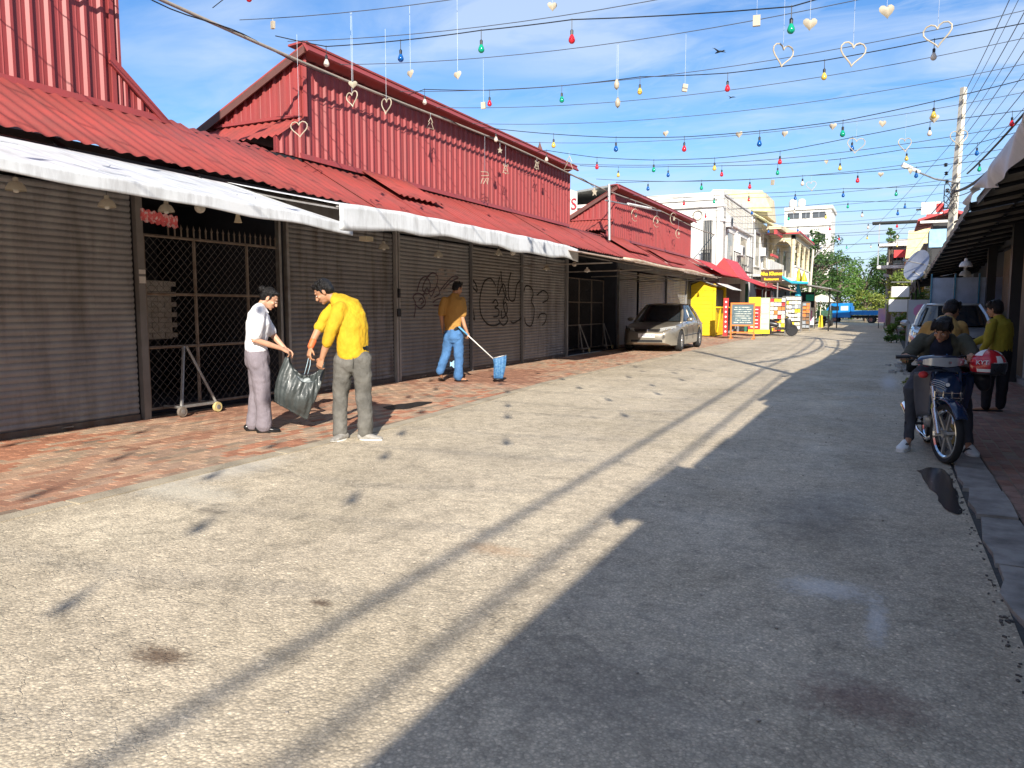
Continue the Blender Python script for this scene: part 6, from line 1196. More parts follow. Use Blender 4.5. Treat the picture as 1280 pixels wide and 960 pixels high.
s.limb([(0, .10, .84), (.005, .05, .98), (.02, -.03, 1.08), (.03, -.08, 1.14)], [(.18, .10), (.19, .10), (.19, .09), (.12, .06)], 18, up=F_)
for sg in (-1, 1): s.limb([(.02 + sg * .13, -.02, .88), (.02 + sg * .125, -.08, .98), (.02 + sg * .12, -.13, 1.08), (.03 + sg * .075, -.14, 1.145)], [(.045, .05), (.05, .055), (.055, .05), (.03, .04)], 12, up=F_)
s.limb([(-.15, -.07, 1.10), (-.24, -.20, .99), (-.27, -.32, .93), (-.28, -.43, .955)], [.080, .070, .062, .048], 14); s.limb([(.21, -.07, 1.10), (.28, -.20, .99), (.30, -.32, .935), (.275, -.41, .97)], [.080, .070, .062, .048], 14); organic(s, 'jacket', M_ol, g, .009, 2, .03)
s = MB(); s.limb([(0, .08, .84), (0, .02, .84)], [(.15, .10), (.15, .10)], 14, up=(0, 0, 1))
for sg in (-1, 1): s.limb([(sg * .07, .03, .83), (sg * .16, -.14, .74), (sg * .225, -.30, .62), (sg * .24 + .02, -.20, .38), (sg * .26 + .035, -.16, .12)], [.09, .082, .070, .056, .050], 14)
organic(s, 'trousers', cloth('slate_jeans', (.055, .06, .075)), g, .010, 2, .025)
for sg in (-1, 1):
    x = .03 + sg * .27; o = shoe(g, (x, -.16, 0), (x + sg * .05, -.43, 0), P_wht, P_wht, .056, .095, 'clog')
    s = MB()
    for i in range(3): s.tube([(x - .046, -.31 + .028 * i, .028), (x - .03, -.325 + .028 * i, .056 + .003 * i), (x, -.335 + .028 * i, .070 + .003 * i), (x + .02, -.335 + .028 * i, .066)], .0055, 5)
    build(s, 'stripes', M_black, o, smooth=True, world=False)
# --- person behind rider ---
g = figure('person in mustard shirt stooping behind the rider, dark haired, back to the camera', (.62, 10.7, 0), (.62, 10.7)); F_ = (.3, .95, 0)
s = MB(); T, Mx = head(s, (.09, .28, 1.40), (.5, .7, -.55), (.2, .5, .8), (.04, .12, 1.28), 1.0); s.limb([(0, 0, .85), (0, .05, 1.05), (.03, .1, 1.24)], [(.11, .08), (.13, .09), (.12, .07)], 14, up=F_)
for sg in (-1, 1): s.limb([(sg * .09, 0, .85), (sg * .1, .03, .45), (sg * .1, 0, .05), (sg * .1, .12, .03)], [.05, .04, .03, .03], 8); s.limb([(sg * .19 + .02, .1, 1.2), (sg * .24, .16, 1.0), (sg * .20, .32, .9)], [.045, .04, .026], 10); hand(s, (sg * .20, .32, .9), (-sg * .2, .9, 0), (0, 0, 1), (-sg, 0, 0), .9)
body = organic(s, 'body', M_skin, g, .007, 2); face(body, T, Mx); hair(g, T, Mx, 1.1, 'full', 2)
s = MB(); s.limb([(0, -.01, .84), (0, .0, 1.0), (.01, .05, 1.16), (.03, .10, 1.26)], [(.17, .12), (.19, .13), (.20, .13), (.12, .09)], 18, up=F_)
for sg in (-1, 1): s.limb([(sg * .17 + .02, .08, 1.2), (sg * .235, .13, 1.04), (sg * .22, .24, .94)], [.075, .068, .05], 12)
organic(s, 'shirt', cloth('mustard_shirt', (.40, .24, .07)), g, .010, 2, .02)
s = MB(); s.limb([(0, 0, .86), (0, 0, .80)], [(.16, .12), (.16, .12)], 14, up=F_)
for sg in (-1, 1): s.limb([(sg * .08, 0, .82), (sg * .1, .02, .45), (sg * .1, 0, .07)], [.10, .085, .075], 14)
organic(s, 'trousers', cloth('dark_trousers', (1, 1, 1)), g, .011, 2, .02)
for sg in (-1, 1): shoe(g, (sg * .1, -.05, 0), (sg * .12, .18, 0), M_black)
# --- person standing right ---
g = figure('person in olive yellow long-sleeved shirt and black trousers standing at the shutters', (1.37, 12.3, .012), (1.37, 12.3)); F_ = (-.75, .65, 0)
s = MB(); T, Mx = head(s, (-.055, .02, 1.405), (-.85, .35, -.25), (-.1, 0, 1), (.0, 0, 1.27), .97); s.limb([(.03, 0, .85), (.04, 0, 1.05), (.02, 0, 1.2)], [(.1, .08), (.12, .08), (.12, .07)], 14, up=F_)
for x, y in ((-.09, -.04), (.08, .05)): s.limb([(x * .9 + .03, y, .85), (x + .01, y, .45), (x, y, .06), (x - .05, y, .03), (x - .14, y - .02, .025)], [.05, .04, .032, .03, (.03, .015)], 8)
s.limb([(-.09, -.13, 1.21), (-.10, -.17, 1.04), (-.11, -.18, .93), (-.17, -.16, .84)], [.045, .04, .036, .024], 10); hand(s, (-.17, -.16, .84), (-.8, .2, -.5), (-.4, -.6, .6), (-.4, .6, .5), .7, .95)
s.limb([(.08, .14, 1.21), (-.08, .16, 1.06), (-.2, .12, .97), (-.33, .05, .90)], [.045, .04, .034, .024], 10); hand(s, (-.33, .05, .90), (-.95, -.1, -.1), (0, 0, 1), (0, -1, 0), .6, .95)
body = organic(s, 'body', M_skin, g, .006, 2); face(body, T, Mx); hair(g, T, Mx, 1.06, 'full', 6)
s = MB(); s.limb([(.04, 0, .835), (.045, 0, .95), (.045, 0, 1.07), (.03, 0, 1.19), (.005, 0, 1.265)], [(.155, .125), (.155, .12), (.165, .125), (.165, .115), (.08, .07)], 18, up=F_)
s.limb([(-.07, -.11, 1.215), (-.10, -.165, 1.06), (-.11, -.18, .95), (-.155, -.165, .87)], [.068, .064, .058, .046], 12); s.limb([(.09, .12, 1.215), (-.05, .165, 1.07), (-.18, .13, .98), (-.28, .08, .925)], [.068, .062, .054, .044], 12); organic(s, 'shirt', cloth('olive_yellow_shirt', (.34, .27, .02)), g, .009, 2, .025)
s = MB(); s.limb([(.04, 0, .86), (.04, 0, .80)], [(.145, .125), (.15, .13)], 16, up=F_)
for x, y in ((-.09, -.04), (.08, .05)): s.limb([(x * .6 + .04, y * 1.4, .80), (x + .01, y, .45), (x, y, .08)], [.10, .080, .062], 14)
organic(s, 'trousers', cloth('black_trousers', (.010, .010, .013)), g, .010, 2, .02)
for x, y in ((-.09, -.04), (.08, .05)): s = MB(); s.limb([(x + .03, y, .01), (x - .18, y - .02, .01)], [(.04, .01), (.042, .01)], 12, up=(0, 0, 1)); organic(s, 'flip_flop', M_black, g, .007, 1)
# ---------------- the far end of the street ----------------
def bx(g, nm, m, *bs):
    s = MB()
    for b in bs: s.b2(*b)
    return build(s, nm, m, g)
M_yel = mat('booth_yellow', (.80, .58, .01), .45, sc=2, col2=(.70, .46, .02)); M_redp = mat('red_awning_sheet', (.62, .055, .06), .5, sc=2, col2=(.48, .05, .05))
# yellow booth with plank siding
g = thing('booth', 'bright yellow wooden booth with white roof flap beyond the silver saloon', 'kiosk', (-8, 38, PZ))
for i in range(13): bx(g, 'plank', M_yel, (-8.70, -7.36, 36.98 + .006 * (i % 2), 37.05, PZ + .06 + i * .185, PZ + .06 + i * .185 + .178))
for i in range(12): bx(g, 'plank', M_yel, (-7.42, -7.34 + .006 * (i % 2), 37.06, 39.5, PZ + .06 + i * .115, PZ + .06 + i * .115 + .11))
bx(g, 'wall', M_yel, (-8.68, -7.45, 39.45, 39.52, PZ, 2.5), (-8.72, -8.68, 37.06, 39.5, PZ, 2.5)); bx(g, 'counter', M_yel, (-7.45, -7.1, 37.1, 39.5, 1.46, 1.52))
bx(g, 'hatch_opening', M_dark, (-7.5, -7.43, 37.2, 39.4, 1.55, 2.35)); bx(g, 'corner_post', M_yel, (-7.44, -7.32, 36.95, 37.06, PZ, 2.6), (-7.44, -7.32, 39.45, 39.56, PZ, 2.5))
s = MB(); s.ext([(-8.85, 36.8, 2.56), (-8.05, 36.8, 2.80), (-7.25, 36.8, 2.52), (-7.25, 36.8, 2.48), (-8.05, 36.8, 2.76), (-8.85, 36.8, 2.52)], (0, 3.0, 0)); build(s, 'roof', M_steel, g)
s = MB(); s.ext([(-8.70, 36.99, 2.46), (-8.05, 36.99, 2.74), (-7.36, 36.99, 2.46)], (0, .05, 0)); build(s, 'gable', M_yel, g)
s = MB(); s.ext([(-7.30, 37.0, 2.66), (-6.55, 37.0, 2.34), (-6.55, 37.0, 2.31), (-7.30, 37.0, 2.63)], (0, 2.4, 0)); build(s, 'roof_flap', M_white, g)
s = MB(); s.ext([(-7.2, 37.1, 1.45), (-7.34, 37.1, .15), (-7.34, 37.14, .15), (-7.2, 37.14, 1.45)], (0, 0, 0.001)); s.tube([(-7.15, 37.3, 1.45), (-7.3, 37.3, .2)], .03, 4); s.tube([(-7.15, 39.2, 1.45), (-7.3, 39.2, .2)], .03, 4); build(s, 'brace', M_yel, g)
# white two-storey house
g = thing('white_house', 'white two-storey house with grille windows and lattice parapet behind the red market', 'house', (-10, 47, 0))
bx(g, 'wall', M_white, (-12.5, -8.3, 43, 53.2, 0, 7.35)); bx(g, 'parapet', M_white, (-12.6, -8.2, 42.9, 43.1, 7.35, 7.75), (-8.34, -8.2, 42.9, 53.3, 7.6, 7.75))
bx(g, 'cornice', M_white, (-12.65, -8.1, 42.84, 43.02, 6.95, 7.06), (-8.32, -8.12, 42.84, 53.3, 6.15, 6.28)); bx(g, 'corner_pilaster', M_white, (-8.55, -8.22, 42.92, 43.3, 0, 7.4), (-8.5, -8.22, 47.35, 47.75, 3.4, 6.2), (-8.5, -8.22, 51.9, 52.3, 3.4, 6.2))
bx(g, 'lattice_panel', mat('beige_lattice', (.42, .38, .30), .8, sc=9, col2=(.25, .22, .17), thr=(.45, .5)), (-8.31, -8.27, 43.5, 52.8, 6.35, 7.55))
s = MB()
for i in range(23): s.b2(-8.27, -8.25, 43.6 + i * .4, 43.66 + i * .4, 6.35, 7.55)
for i in range(6): s.b2(-8.275, -8.255, 43.5, 52.8, 6.45 + i * .2, 6.49 + i * .2)
o = build(s, 'lattice', M_white, g); o['kind'] = 'stuff'
def window(g, x0, x1, y0, y1, z0, z1, n=6, bal=True):
    """opening on a wall facing -y (y0==y1) or +x (x0==x1)"""
    if y0 == y1:
        f = bx(g, 'window', M_white, (x0 - .08, x0, y0 - .07, y0, z0, z1), (x1, x1 + .08, y0 - .07, y0, z0, z1), (x0 - .08, x1 + .08, y0 - .07, y0, z1, z1 + .1), (x0 - .12, x1 + .12, y0 - .12, y0, z0 - .1, z0)); bx(f, 'pane', M_glass, (x0, x1, y0 - .02, y0 - .01, z0, z1))
        s = MB(); [s.b2(x0 + (x1 - x0) * (i + .5) / n - .012, x0 + (x1 - x0) * (i + .5) / n + .012, y0 - .06, y0 - .04, z0, z1) for i in range(n)]; build(s, 'grille', mat('grille_grey', (.45, .43, .38), .6), f)
        if bal: s = MB(); [s.b2(x0 + (x1 - x0) * i / 9 - .01, x0 + (x1 - x0) * i / 9 + .01, y0 - .35, y0 - .33, z0 - .1, z0 + .75) for i in range(10)]; s.b2(x0 - .05, x1 + .05, y0 - .36, y0 - .32, z0 + .75, z0 + .79); s.b2(x0 - .05, x1 + .05, y0 - .36, y0 - .13, z0 - .12, z0 - .09); build(s, 'railing', M_dark, f)
    else:
        f = bx(g, 'window', M_white, (x0, x0 + .07, y0 - .1, y0, z0, z1), (x0, x0 + .07, y1, y1 + .1, z0, z1), (x0, x0 + .07, y0 - .1, y1 + .1, z1, z1 + .12), (x0, x0 + .12, y0 - .15, y1 + .15, z0 - .1, z0)); bx(f, 'pane', M_glass, (x0 + .01, x0 + .02, y0, y1, z0, z1))
        s = MB(); [s.b2(x0 + .04, x0 + .06, y0 + (y1 - y0) * (i + .5) / n - .012, y0 + (y1 - y0) * (i + .5) / n + .012, z0, z1) for i in range(n)]; build(s, 'grille', mat('grille_grey', (1, 1, 1)), f)
        if bal: s = MB(); [s.b2(x0 + .45, x0 + .47, y0 + (y1 - y0) * i / 9 - .01, y0 + (y1 - y0) * i / 9 + .01, z0 - .1, z0 + .8) for i in range(10)]; s.b2(x0 + .44, x0 + .48, y0 - .05, y1 + .05, z0 + .8, z0 + .85); s.b2(x0 + .1, x0 + .48, y0 - .05, y1 + .05, z0 - .14, z0 - .1); build(s, 'railing', M_dark, f)
    return f
window(g, -9.28, -8.78, 43, 43, 3.85, 6.25, 5); window(g, -8.3, -8.3, 44.4, 46.6, 3.8, 5.75); window(g, -8.3, -8.3, 48.6, 51.2, 3.8, 5.8)
s = MB()
for (cx, cz) in ((-9.6, 6.55),): s.tube([(cx + .25 * math.cos(a), 42.96, cz + .25 * math.sin(a)) for a in [i * .4 for i in range(17)]], .03, 5)
build(s, 'round_ornament', mat('beige_lattice', (1, 1, 1)), g); s = MB(); s.tube([(-8.15, 43.2, 3.2), (-8.15, 43.2, 6.9)], .04, 5); s.tube([(-8.15, 53.0, 3.2), (-8.15, 53.0, 7.5)], .05, 5); build(s, 'drainpipe', M_steel, g)
# grey-roofed building behind the far red block
g = thing('grey_roof_house', 'low house with dark open top floor behind the farthest red building', 'house', (-15, 45, 0)); bx(g, 'wall', M_white, (-20, -13, 43.5, 50, 0, 7.6)); bx(g, 'window', M_dark, (-19.6, -14, 43.42, 43.5, 6.7, 7.4)); s = MB(); s.ext([(-20.5, 42.5, 7.9), (-14.3, 42.5, 8.5), (-12.6, 42.5, 7.7), (-12.6, 42.5, 7.6), (-14.3, 42.5, 8.38), (-20.5, 42.5, 7.8)], (0, 8, 0)); build(s, 'roof', mat('grey_tin', (.30, .31, .30), .5, metal=.4), g)
# cream house with yellow roof
g = thing('yellow_roof_house', 'house with pale yellow gabled roof rising between the white house and the arched balcony', 'house', (-9, 58, 0))
bx(g, 'wall', M_white, (-13, -8.4, 54, 62.5, 0, 7.6)); s = MB(); s.ext([(-12.8, 59.5, 8.2), (-12.0, 59.5, 10.2), (-8.4, 59.5, 9.9), (-8.2, 59.5, 8.2)], (0, 5, 0)); build(s, 'gable_block', M_cream, g)
s = MB(); s.ext([(-13.2, 58.6, 9.0), (-12.0, 58.6, 10.25), (-8.5, 58.6, 9.95), (-7.8, 58.6, 8.5), (-7.8, 58.6, 8.4), (-13.2, 58.6, 8.9)], (0, .5, 0)); build(s, 'verge', mat('pale_yellow_roof', (.66, .62, .34), .6), g)
s = MB(); n = 24
for i in range(n): s.ext([(-7.6, 54 + i * .38, 7.35), (-8.6, 54 + i * .38, 7.95), (-8.6, 54.3 + i * .38, 7.95), (-7.6, 54.3 + i * .38, 7.35)], (0, 0, .06))
o = build(s, 'striped_canopy', mat('pale_yellow_roof', (1, 1, 1)), g)
window(g, -8.4, -8.4, 55.2, 57.4, 4.4, 6.7, 4, False); window(g, -8.4, -8.4, 59, 61, 4.4, 6.7, 4, False); bx(g, 'balcony', M_white, (-8.4, -7.2, 54, 62, 3.6, 3.75), (-7.28, -7.2, 54, 62, 3.75, 4.7)); bx(g, 'red_trim', M_redp, (-7.3, -7.15, 56.5, 60, 6.6, 6.9), (-7.3, -7.15, 55, 58, 5.0, 5.15)); bx(g, 'shelf', M_cream, (-8.2, -6.9, 57, 61, 7.0, 7.2))
# arched portico house
g = thing('arched_balcony_house', 'cream house with arched balcony, pitched red-trimmed roof and yellow ornaments over the restaurant', 'house', (-8, 64, 0))
bx(g, 'wall', M_cream, (-11.5, -8.0, 62.6, 74, 0, 7.2)); bx(g, 'balcony_slab', M_white, (-8.0, -6.2, 60.5, 72, 3.5, 3.72)); bx(g, 'lintel', M_cream, (-6.6, -6.3, 60.5, 72, 6.5, 6.9), (-8, -6.3, 60.5, 60.7, 6.5, 6.9))
for y in (60.6, 64.4, 68.2, 71.9): s = MB(); s.tube([(-6.45, y, 3.7), (-6.45, y, 6.55)], .16, 8); build(s, 'column', M_cream, g, smooth=.8)
for y in (60.6, 64.4, 68.2):
    s = MB(); n = 10; P_ = [(-6.35, y, 6.5)] + [(-6.35, y + 1.85 - 1.7 * math.cos(PI * i / n), 5.5 + 1.0 * math.sin(PI * i / n)) for i in range(n + 1)] + [(-6.35, y + 3.7, 6.5)]
    for a, b in zip(P_, P_[1:]): s.ext([a, b, (b[0], b[1], 6.52), (a[0], a[1], 6.52)], (-.15, 0, 0)) if abs(a[1] - b[1]) > .01 else None
    build(s, 'arch', M_cream, g)
s = MB(); n = 10; P_ = [(-7.98 + .05 + .72 - .7 * math.cos(PI * i / n), 60.55, 5.5 + .95 * math.sin(PI * i / n)) for i in range(n + 1)]
for a, b in zip(P_, P_[1:]): s.ext([a, b, (b[0], b[1], 6.52), (a[0], a[1], 6.52)], (0, .15, 0))
build(s, 'arch', M_cream, g)
s = MB(); s.ext([(-8.3, 60.2, 6.95), (-8.3, 60.2, 7.9), (-6.0, 60.2, 7.0), (-6.0, 60.2, 6.88)], (0, 12.2, 0)); build(s, 'roof', mat('cream_roof', (.58, .45, .30), .6), g); bx(g, 'red_trim', M_redp, (-6.05, -5.95, 60.2, 72.4, 6.98, 7.1), (-8.3, -6.0, 60.1, 60.2, 6.9, 7.0))
s = MB(); [s.tube([(-6.28, 60.7 + i * .32, 3.75), (-6.28, 60.7 + i * .32, 4.5)], .05, 5) for i in range(35)]; s.b2(-6.35, -6.2, 60.5, 72, 4.5, 4.62); o = build(s, 'balustrade', M_white, g); o['kind'] = 'stuff'
for y in (61.8, 65.8): s = MB(); s.lathe([(.02, 0), (.2, .15), (.26, .5), (.16, .8), (.07, 1.1), (0, 1.3)], 8, (-6.1, y, 3.2)); build(s, 'golden_ornament', mat('gold_paint', (.75, .48, .03), .4), g, smooth=.8)
window(g, -8.0, -8.0, 63.6, 65.4, 3.8, 6.2, 4, False); window(g, -8.0, -8.0, 67.6, 69.6, 3.8, 6.2, 4, False); bx(g, 'shop_void', M_inner, (-7.99, -7.9, 61, 73, .1, 3.3))
# restaurant sign
g = thing('restaurant_sign', 'dark brown restaurant sign with yellow lettering above the red sheet awning', 'sign', (-5.6, 43, 3.1)); bx(g, 'board', mat('sign_brown', (.07, .035, .02), .5), (-6.16, -5.08, 43.0, 43.08, 2.84, 3.50))
Ys = mat('sign_yellow', (.85, .60, .02), .5, emit=.15); text('Aha Khmer', .25, frame((-5.62, 42.99, 3.28), (1, 0, 0), (0, 0, 1)), Ys, 'lettering', g, .006, bold=.012); text('Restaurant', .17, frame((-5.62, 42.99, 2.99), (1, 0, 0), (0, 0, 1)), Ys, 'lettering', g, .006, bold=.006)
s = MB(); s.tube([(-5.9, 43.1, 2.9), (-5.9, 43.1, .1)], .04, 5); s.tube([(-5.3, 43.1, 2.9), (-5.3, 43.1, .1)], .04, 5); build(s, 'post', M_steel, g)
# ground floor shops under red sheet awnings
g = thing('open_shops', 'dark open shop fronts under low red and pinkish sheet awnings', 'shop', (-8.3, 46, PZ)); bx(g, 'back_wall', mat('shop_grey', (.20, .21, .23), .8), (-8.5, -8.35, 39.8, 47, 0, 3.4)); bx(g, 'back_wall', M_inner, (-8.5, -8.32, 47, 60, 0, 3.4)); bx(g, 'side_wall', mat('shop_grey', (1, 1, 1)), (-8.4, -7.4, 44.0, 44.1, 0, 2.8)); bx(g, 'green_post', mat('post_green', (.03, .16, .10), .6), (-7.1, -6.95, 43.9, 44.0, 0, 2.8)); bx(g, 'maroon_wall', mat('maroon', (.14, .03, .03), .7), (-6.9, -6.0, 46.5, 46.6, 0, 2.9))
def sheets(g, y0, y1, xt, zt, xf, zf, m, nm='awning_sheet'):
    y = y0; k = 0
    while y < y1 - .05: w = min(1.0, y1 - y); me = corr_sheet(1.0, xt, zt, xf, zf, .25, .02, m, nm, 4); o = link(nm, me, g); o.location = (0, y, .005 * (k % 2)); y += .99; k += 1
sheets(g, 36.2, 40, -8.2, 3.75, -6.9, 3.0, M_redp); sheets(g, 40, 47, -8.2, 3.5, -5.7, 2.55, M_redp); sheets(g, 47, 52, -8.2, 3.4, -5.0, 2.45, mat('salmon_sheet', (.55, .30, .22), .6)); sheets(g, 26.2, 32.0, -8.0, 3.1, -6.3, 2.66, M_aw3)
s = MB(); s.ext([(-8.3, 39.9, 3.2), (-7.55, 39.9, 4.0), (-6.8, 39.9, 3.0)], (0, 4, 0)); build(s, 'small_gable', M_redp, g); bx(g, 'fascia', M_dark, (-6.0, -5.95, 40, 47, 2.42, 2.5))
for y in (41.5, 44.8, 51.5): s = MB(); s.tube([(-5.85, y, 0), (-5.85, y, 2.5)], .04, 5); build(s, 'awning_post', M_dark, g)
# menu stands, racks
def fboard(lab, cx, Y, z0, z1, w, frame_m, panel_m, name='menu_stand', cat='menu board'):
    g = thing(name, lab, cat, (cx, Y, PZ)); bx(g, 'panel', panel_m, (cx - w / 2 + .05, cx + w / 2 - .05, Y - .01, Y + .02, z0, z1)); bx(g, 'frame', frame_m, (cx - w / 2, cx - w / 2 + .06, Y - .03, Y + .03, PZ, z1 + .05), (cx + w / 2 - .06, cx + w / 2, Y - .03, Y + .03, PZ, z1 + .05), (cx - w / 2, cx + w / 2, Y - .032, Y + .032, z1, z1 + .07), (cx - w / 2, cx + w / 2, Y - .032, Y + .032, z0 - .06, z0)); return g
g = fboard('chalk menu board in an orange frame standing beyond the yellow booth', -5.72, 34.9, .72, 1.62, 1.05, P_org, mat('chalkboard', (.10, .15, .17), .8))
for i in range(8): bx(g, 'chalk_line', mat('chalk_marks', (.55, .58, .52), .9, sc=14, col2=(.12, .2, .22), thr=(.42, .5)), (-6.1 + .03 * (i % 3), -5.35 - .05 * (i % 2), 34.88, 34.888, .80 + i * .095, .84 + i * .095))
bx(g, 'lower_rail', P_org, (-6.2, -5.24, 34.87, 34.93, .35, .41)); bx(g, 'foot', P_org, (-6.24, -6.16, 34.6, 35.2, PZ, PZ + .05), (-5.28, -5.2, 34.6, 35.2, PZ, PZ + .05))
g = thing('banner_post', 'narrow red upright banner with white dots left of the chalk menu board', 'banner', (-6.5, 35.2, PZ)); bx(g, 'banner', P_red, (-6.62, -6.40, 35.2, 35.23, .2, 1.9))
for i in range(7): s = MB(); s.ball((-6.51, 35.19, .4 + i * .22), (.05, .01, .05), 8); build(s, 'white_dot', P_wht, g, smooth=True)
g = thing('price_board', 'yellow, red and green striped price board behind the chalk menu board', 'sign', (-5.6, 38.6, PZ)); bx(g, 'yellow_header', P_yel, (-6.05, -5.5, 38.6, 38.66, 1.55, 1.98), (-6.05, -5.05, 38.605, 38.665, .22, .42)); bx(g, 'red_panel', P_red, (-6.05, -5.5, 38.6, 38.65, .42, 1.55)); bx(g, 'green_panel', mat('pale_green', (.55, .66, .40), .6), (-5.49, -5.08, 38.6, 38.65, .42, 1.95))
for i in range(6): bx(g, 'white_label', P_wht, (-5.44, -5.14, 38.585, 38.6, .5 + i * .24, .63 + i * .24), (-5.95, -5.6, 38.585, 38.6, .52 + i * .17, .56 + i * .17))
cols = [P_red, P_yel, P_wht, P_org, P_pnk, P_blu, P_grn, P_gry, mat('cream_card', (.75, .68, .5), .6)]
def rack(lab, x0, x1, Y, z1, nx, nz, seed, pal, name='display_rack'):
    g = thing(name, lab, 'display rack', ((x0 + x1) / 2, Y, PZ)); rr = random.Random(seed); bx(g, 'rack_frame', M_steel, (x0 - .03, x0, Y, Y + .3, PZ, z1), (x1, x1 + .03, Y, Y + .3, PZ, z1), (x0, x1, Y + .28, Y + .3, PZ + .1, z1), (x0, x1, Y, Y + .3, z1, z1 + .03))
    for j in range(nz):
        z = PZ + .2 + (z1 - .25) * j / nz; h = (z1 - .25) / nz; bx(g, 'shelf', M_steel, (x0, x1, Y - .01, Y + .25, z - .015, z))
        for i in range(nx): w = (x1 - x0) / nx; bx(g, 'goods', rr.choice(pal), (x0 + i * w + .01, x0 + (i + 1) * w - .01, Y + rr.uniform(0, .05), Y + .12, z, z + h * rr.uniform(.6, .92)))
rack('rack of red and yellow packets with sloping front, left of the tall cream rack', -5.35, -4.62, 40.8, 1.95, 4, 8, 2, [P_yel, P_org, P_red, cols[8], cols[8], P_wht]); rack('tall rack of cream and pale cards in rows', -5.3, -4.35, 45.6, 2.1, 6, 8, 5, [cols[8], cols[8], P_wht, P_wht, P_yel, P_gry]); rack('brown side rack at the right end of the card racks', -4.6, -4.2, 49.5, 1.8, 2, 7, 8, [P_org, P_gry, cols[8], M_wood])
rack('pale grey stall of hanging cards left of the red and yellow packets', -5.95, -5.4, 42.5, 1.8, 3, 5, 9, [P_gry, P_wht, P_wht, cols[8]])
# small motorbikes at the stalls
def scooter(lab, x, y, rz, m):
    g = thing('scooter', lab, 'scooter', (x, y, PZ), rz); b = lambda s, n, mm, sm=.8: build(s, n, mm, g, smooth=sm, world=False)
    for wx in (.6, -.6): s = MB(); s.lathe([(.20, -.04), (.27, -.04), (.29, 0), (.27, .04), (.20, .04), (.20, -.04)], 18, (wx, 0, .29), Matrix.Rotation(PI / 2, 3, 'X'), cap=False); s.lathe([(0, -.02), (.21, -.02), (.21, .02), (0, .02)], 10, (wx, 0, .29), Matrix.Rotation(PI / 2, 3, 'X')); b(s, 'wheel', M_black)
    s = MB(); s.limb([(.42, 0, .35), (.46, 0, .6), (.38, 0, .85)], [(.05, .14), (.06, .17), (.05, .12)], 12, up=(1, 0, 0)); b(s, 'front_shield', m); s = MB(); s.limb([(-.1, 0, .55), (-.45, 0, .62), (-.78, 0, .68)], [(.10, .12), (.13, .14), (.06, .07)], 12, up=(0, 0, 1)); b(s, 'rear_body', m)
    s = MB(); s.limb([(.0, 0, .74), (-.35, 0, .76), (-.65, 0, .80)], [(.10, .04), (.13, .05), (.09, .04)], 12, up=(0, 0, 1)); b(s, 'seat', M_black); s = MB(); s.tube([(.35, -.32, .98), (.40, -.1, .92), (.40, .1, .92), (.35, .32, .98)], .02, 6); s.tube([(.40, 0, .9), (.6, 0, .29)], .03, 6); b(s, 'handlebar', M_dark); s = MB(); s.ball((.48, 0, .86), (.04, .07, .05), 10); b(s, 'headlight', P_wht, True); s = MB(); s.b2(-.2, .4, -.1, .1, .3, .38); b(s, 'footboard', M_dark)
scooter('white and blue scooter in the shade right beside the yellow booth', -6.95, 40.2, -1.45, mat('scooter_white', (.55, .58, .62), .3)); scooter('dark small motorbike parked before the cream card rack', -4.75, 39.6, .15, mat('scooter_dark', (.03, .03, .035), .3)); scooter('black motorbike near the yellow caution stand down the street', -3.95, 60.5, -1.2, mat('scooter_dark', (1, 1, 1)))
g = thing('poster_stand', 'white standing poster with pink figure beside the stalls', 'poster', (-4.6, 55, 0)); bx(g, 'panel', P_wht, (-4.9, -4.36, 55, 55.04, .35, 1.5)); bx(g, 'pink_print', P_pnk, (-4.7, -4.5, 54.985, 54.998, .6, 1.3)); bx(g, 'frame', M_dark, (-4.92, -4.9, 54.98, 55.06, PZ, 1.55), (-4.36, -4.33, 54.98, 55.06, PZ, 1.55))
g = thing('hanging_sign', 'small turquoise sign hanging at the stalls', 'sign', (-4.7, 55.5, 2.1)); bx(g, 'panel', mat('turquoise', (.02, .50, .38), .5), (-4.98, -4.48, 55.5, 55.55, 1.95, 2.38)); bx(g, 'post', M_steel, (-4.45, -4.41, 55.5, 55.54, PZ, 2.6))
s = MB(); s.ext([(-4.45, 59.8, PZ), (-4.15, 59.8, PZ), (-4.2, 59.8, .95), (-4.4, 59.8, .95)], (0, .03, 0)); s.ext([(-4.45, 60.2, PZ), (-4.15, 60.2, PZ), (-4.2, 59.88, .95), (-4.4, 59.88, .95)], (0, .03, 0)); build(s, 'caution_stand', P_yel, label='yellow folding caution stand on the road edge far away', cat='caution sign')
# folded blue parasol + flat stall canopies
g = thing('folded_parasol', 'folded bright blue parasol over the stall', 'parasol', (-5.0, 50, PZ)); s = MB(); s.lathe([(.03, 0), (.22, .1), (.16, .8), (.04, 1.3)], 8, (-4.95, 50, 1.7)); build(s, 'canopy', mat('parasol_blue', (.02, .40, .60), .6), g, smooth=.6); s = MB(); s.tube([(-4.95, 50, PZ), (-4.95, 50, 3.1)], .025, 5); build(s, 'pole', M_steel, g)
g = thing('stall_canopy', 'flat thin canopy with blue edge over the stalls before the trees', 'canopy', (-4, 52, PZ)); s = MB(); s.ext([(-6.2, 49, 3.35), (-4.7, 49, 2.95), (-2.9, 49, 2.6), (-2.9, 49, 2.55), (-4.7, 49, 2.88), (-6.2, 49, 3.28)], (0, 9, 0)); build(s, 'canopy_sheet', M_steel, g); s = MB(); s.tube([(-5.9, 48.9, 3.4), (-5.2, 48.9, 3.0), (-4.3, 48.9, 2.95)], .08, 6); build(s, 'blue_roll', mat('parasol_blue', (1, 1, 1)), g)
for x, y in ((-3.1, 49.3), (-3.1, 57.5), (-5.9, 57.5)): s = MB(); s.tube([(x, y, PZ), (x, y, 2.7)], .04, 5); build(s, 'post', M_dark, g)
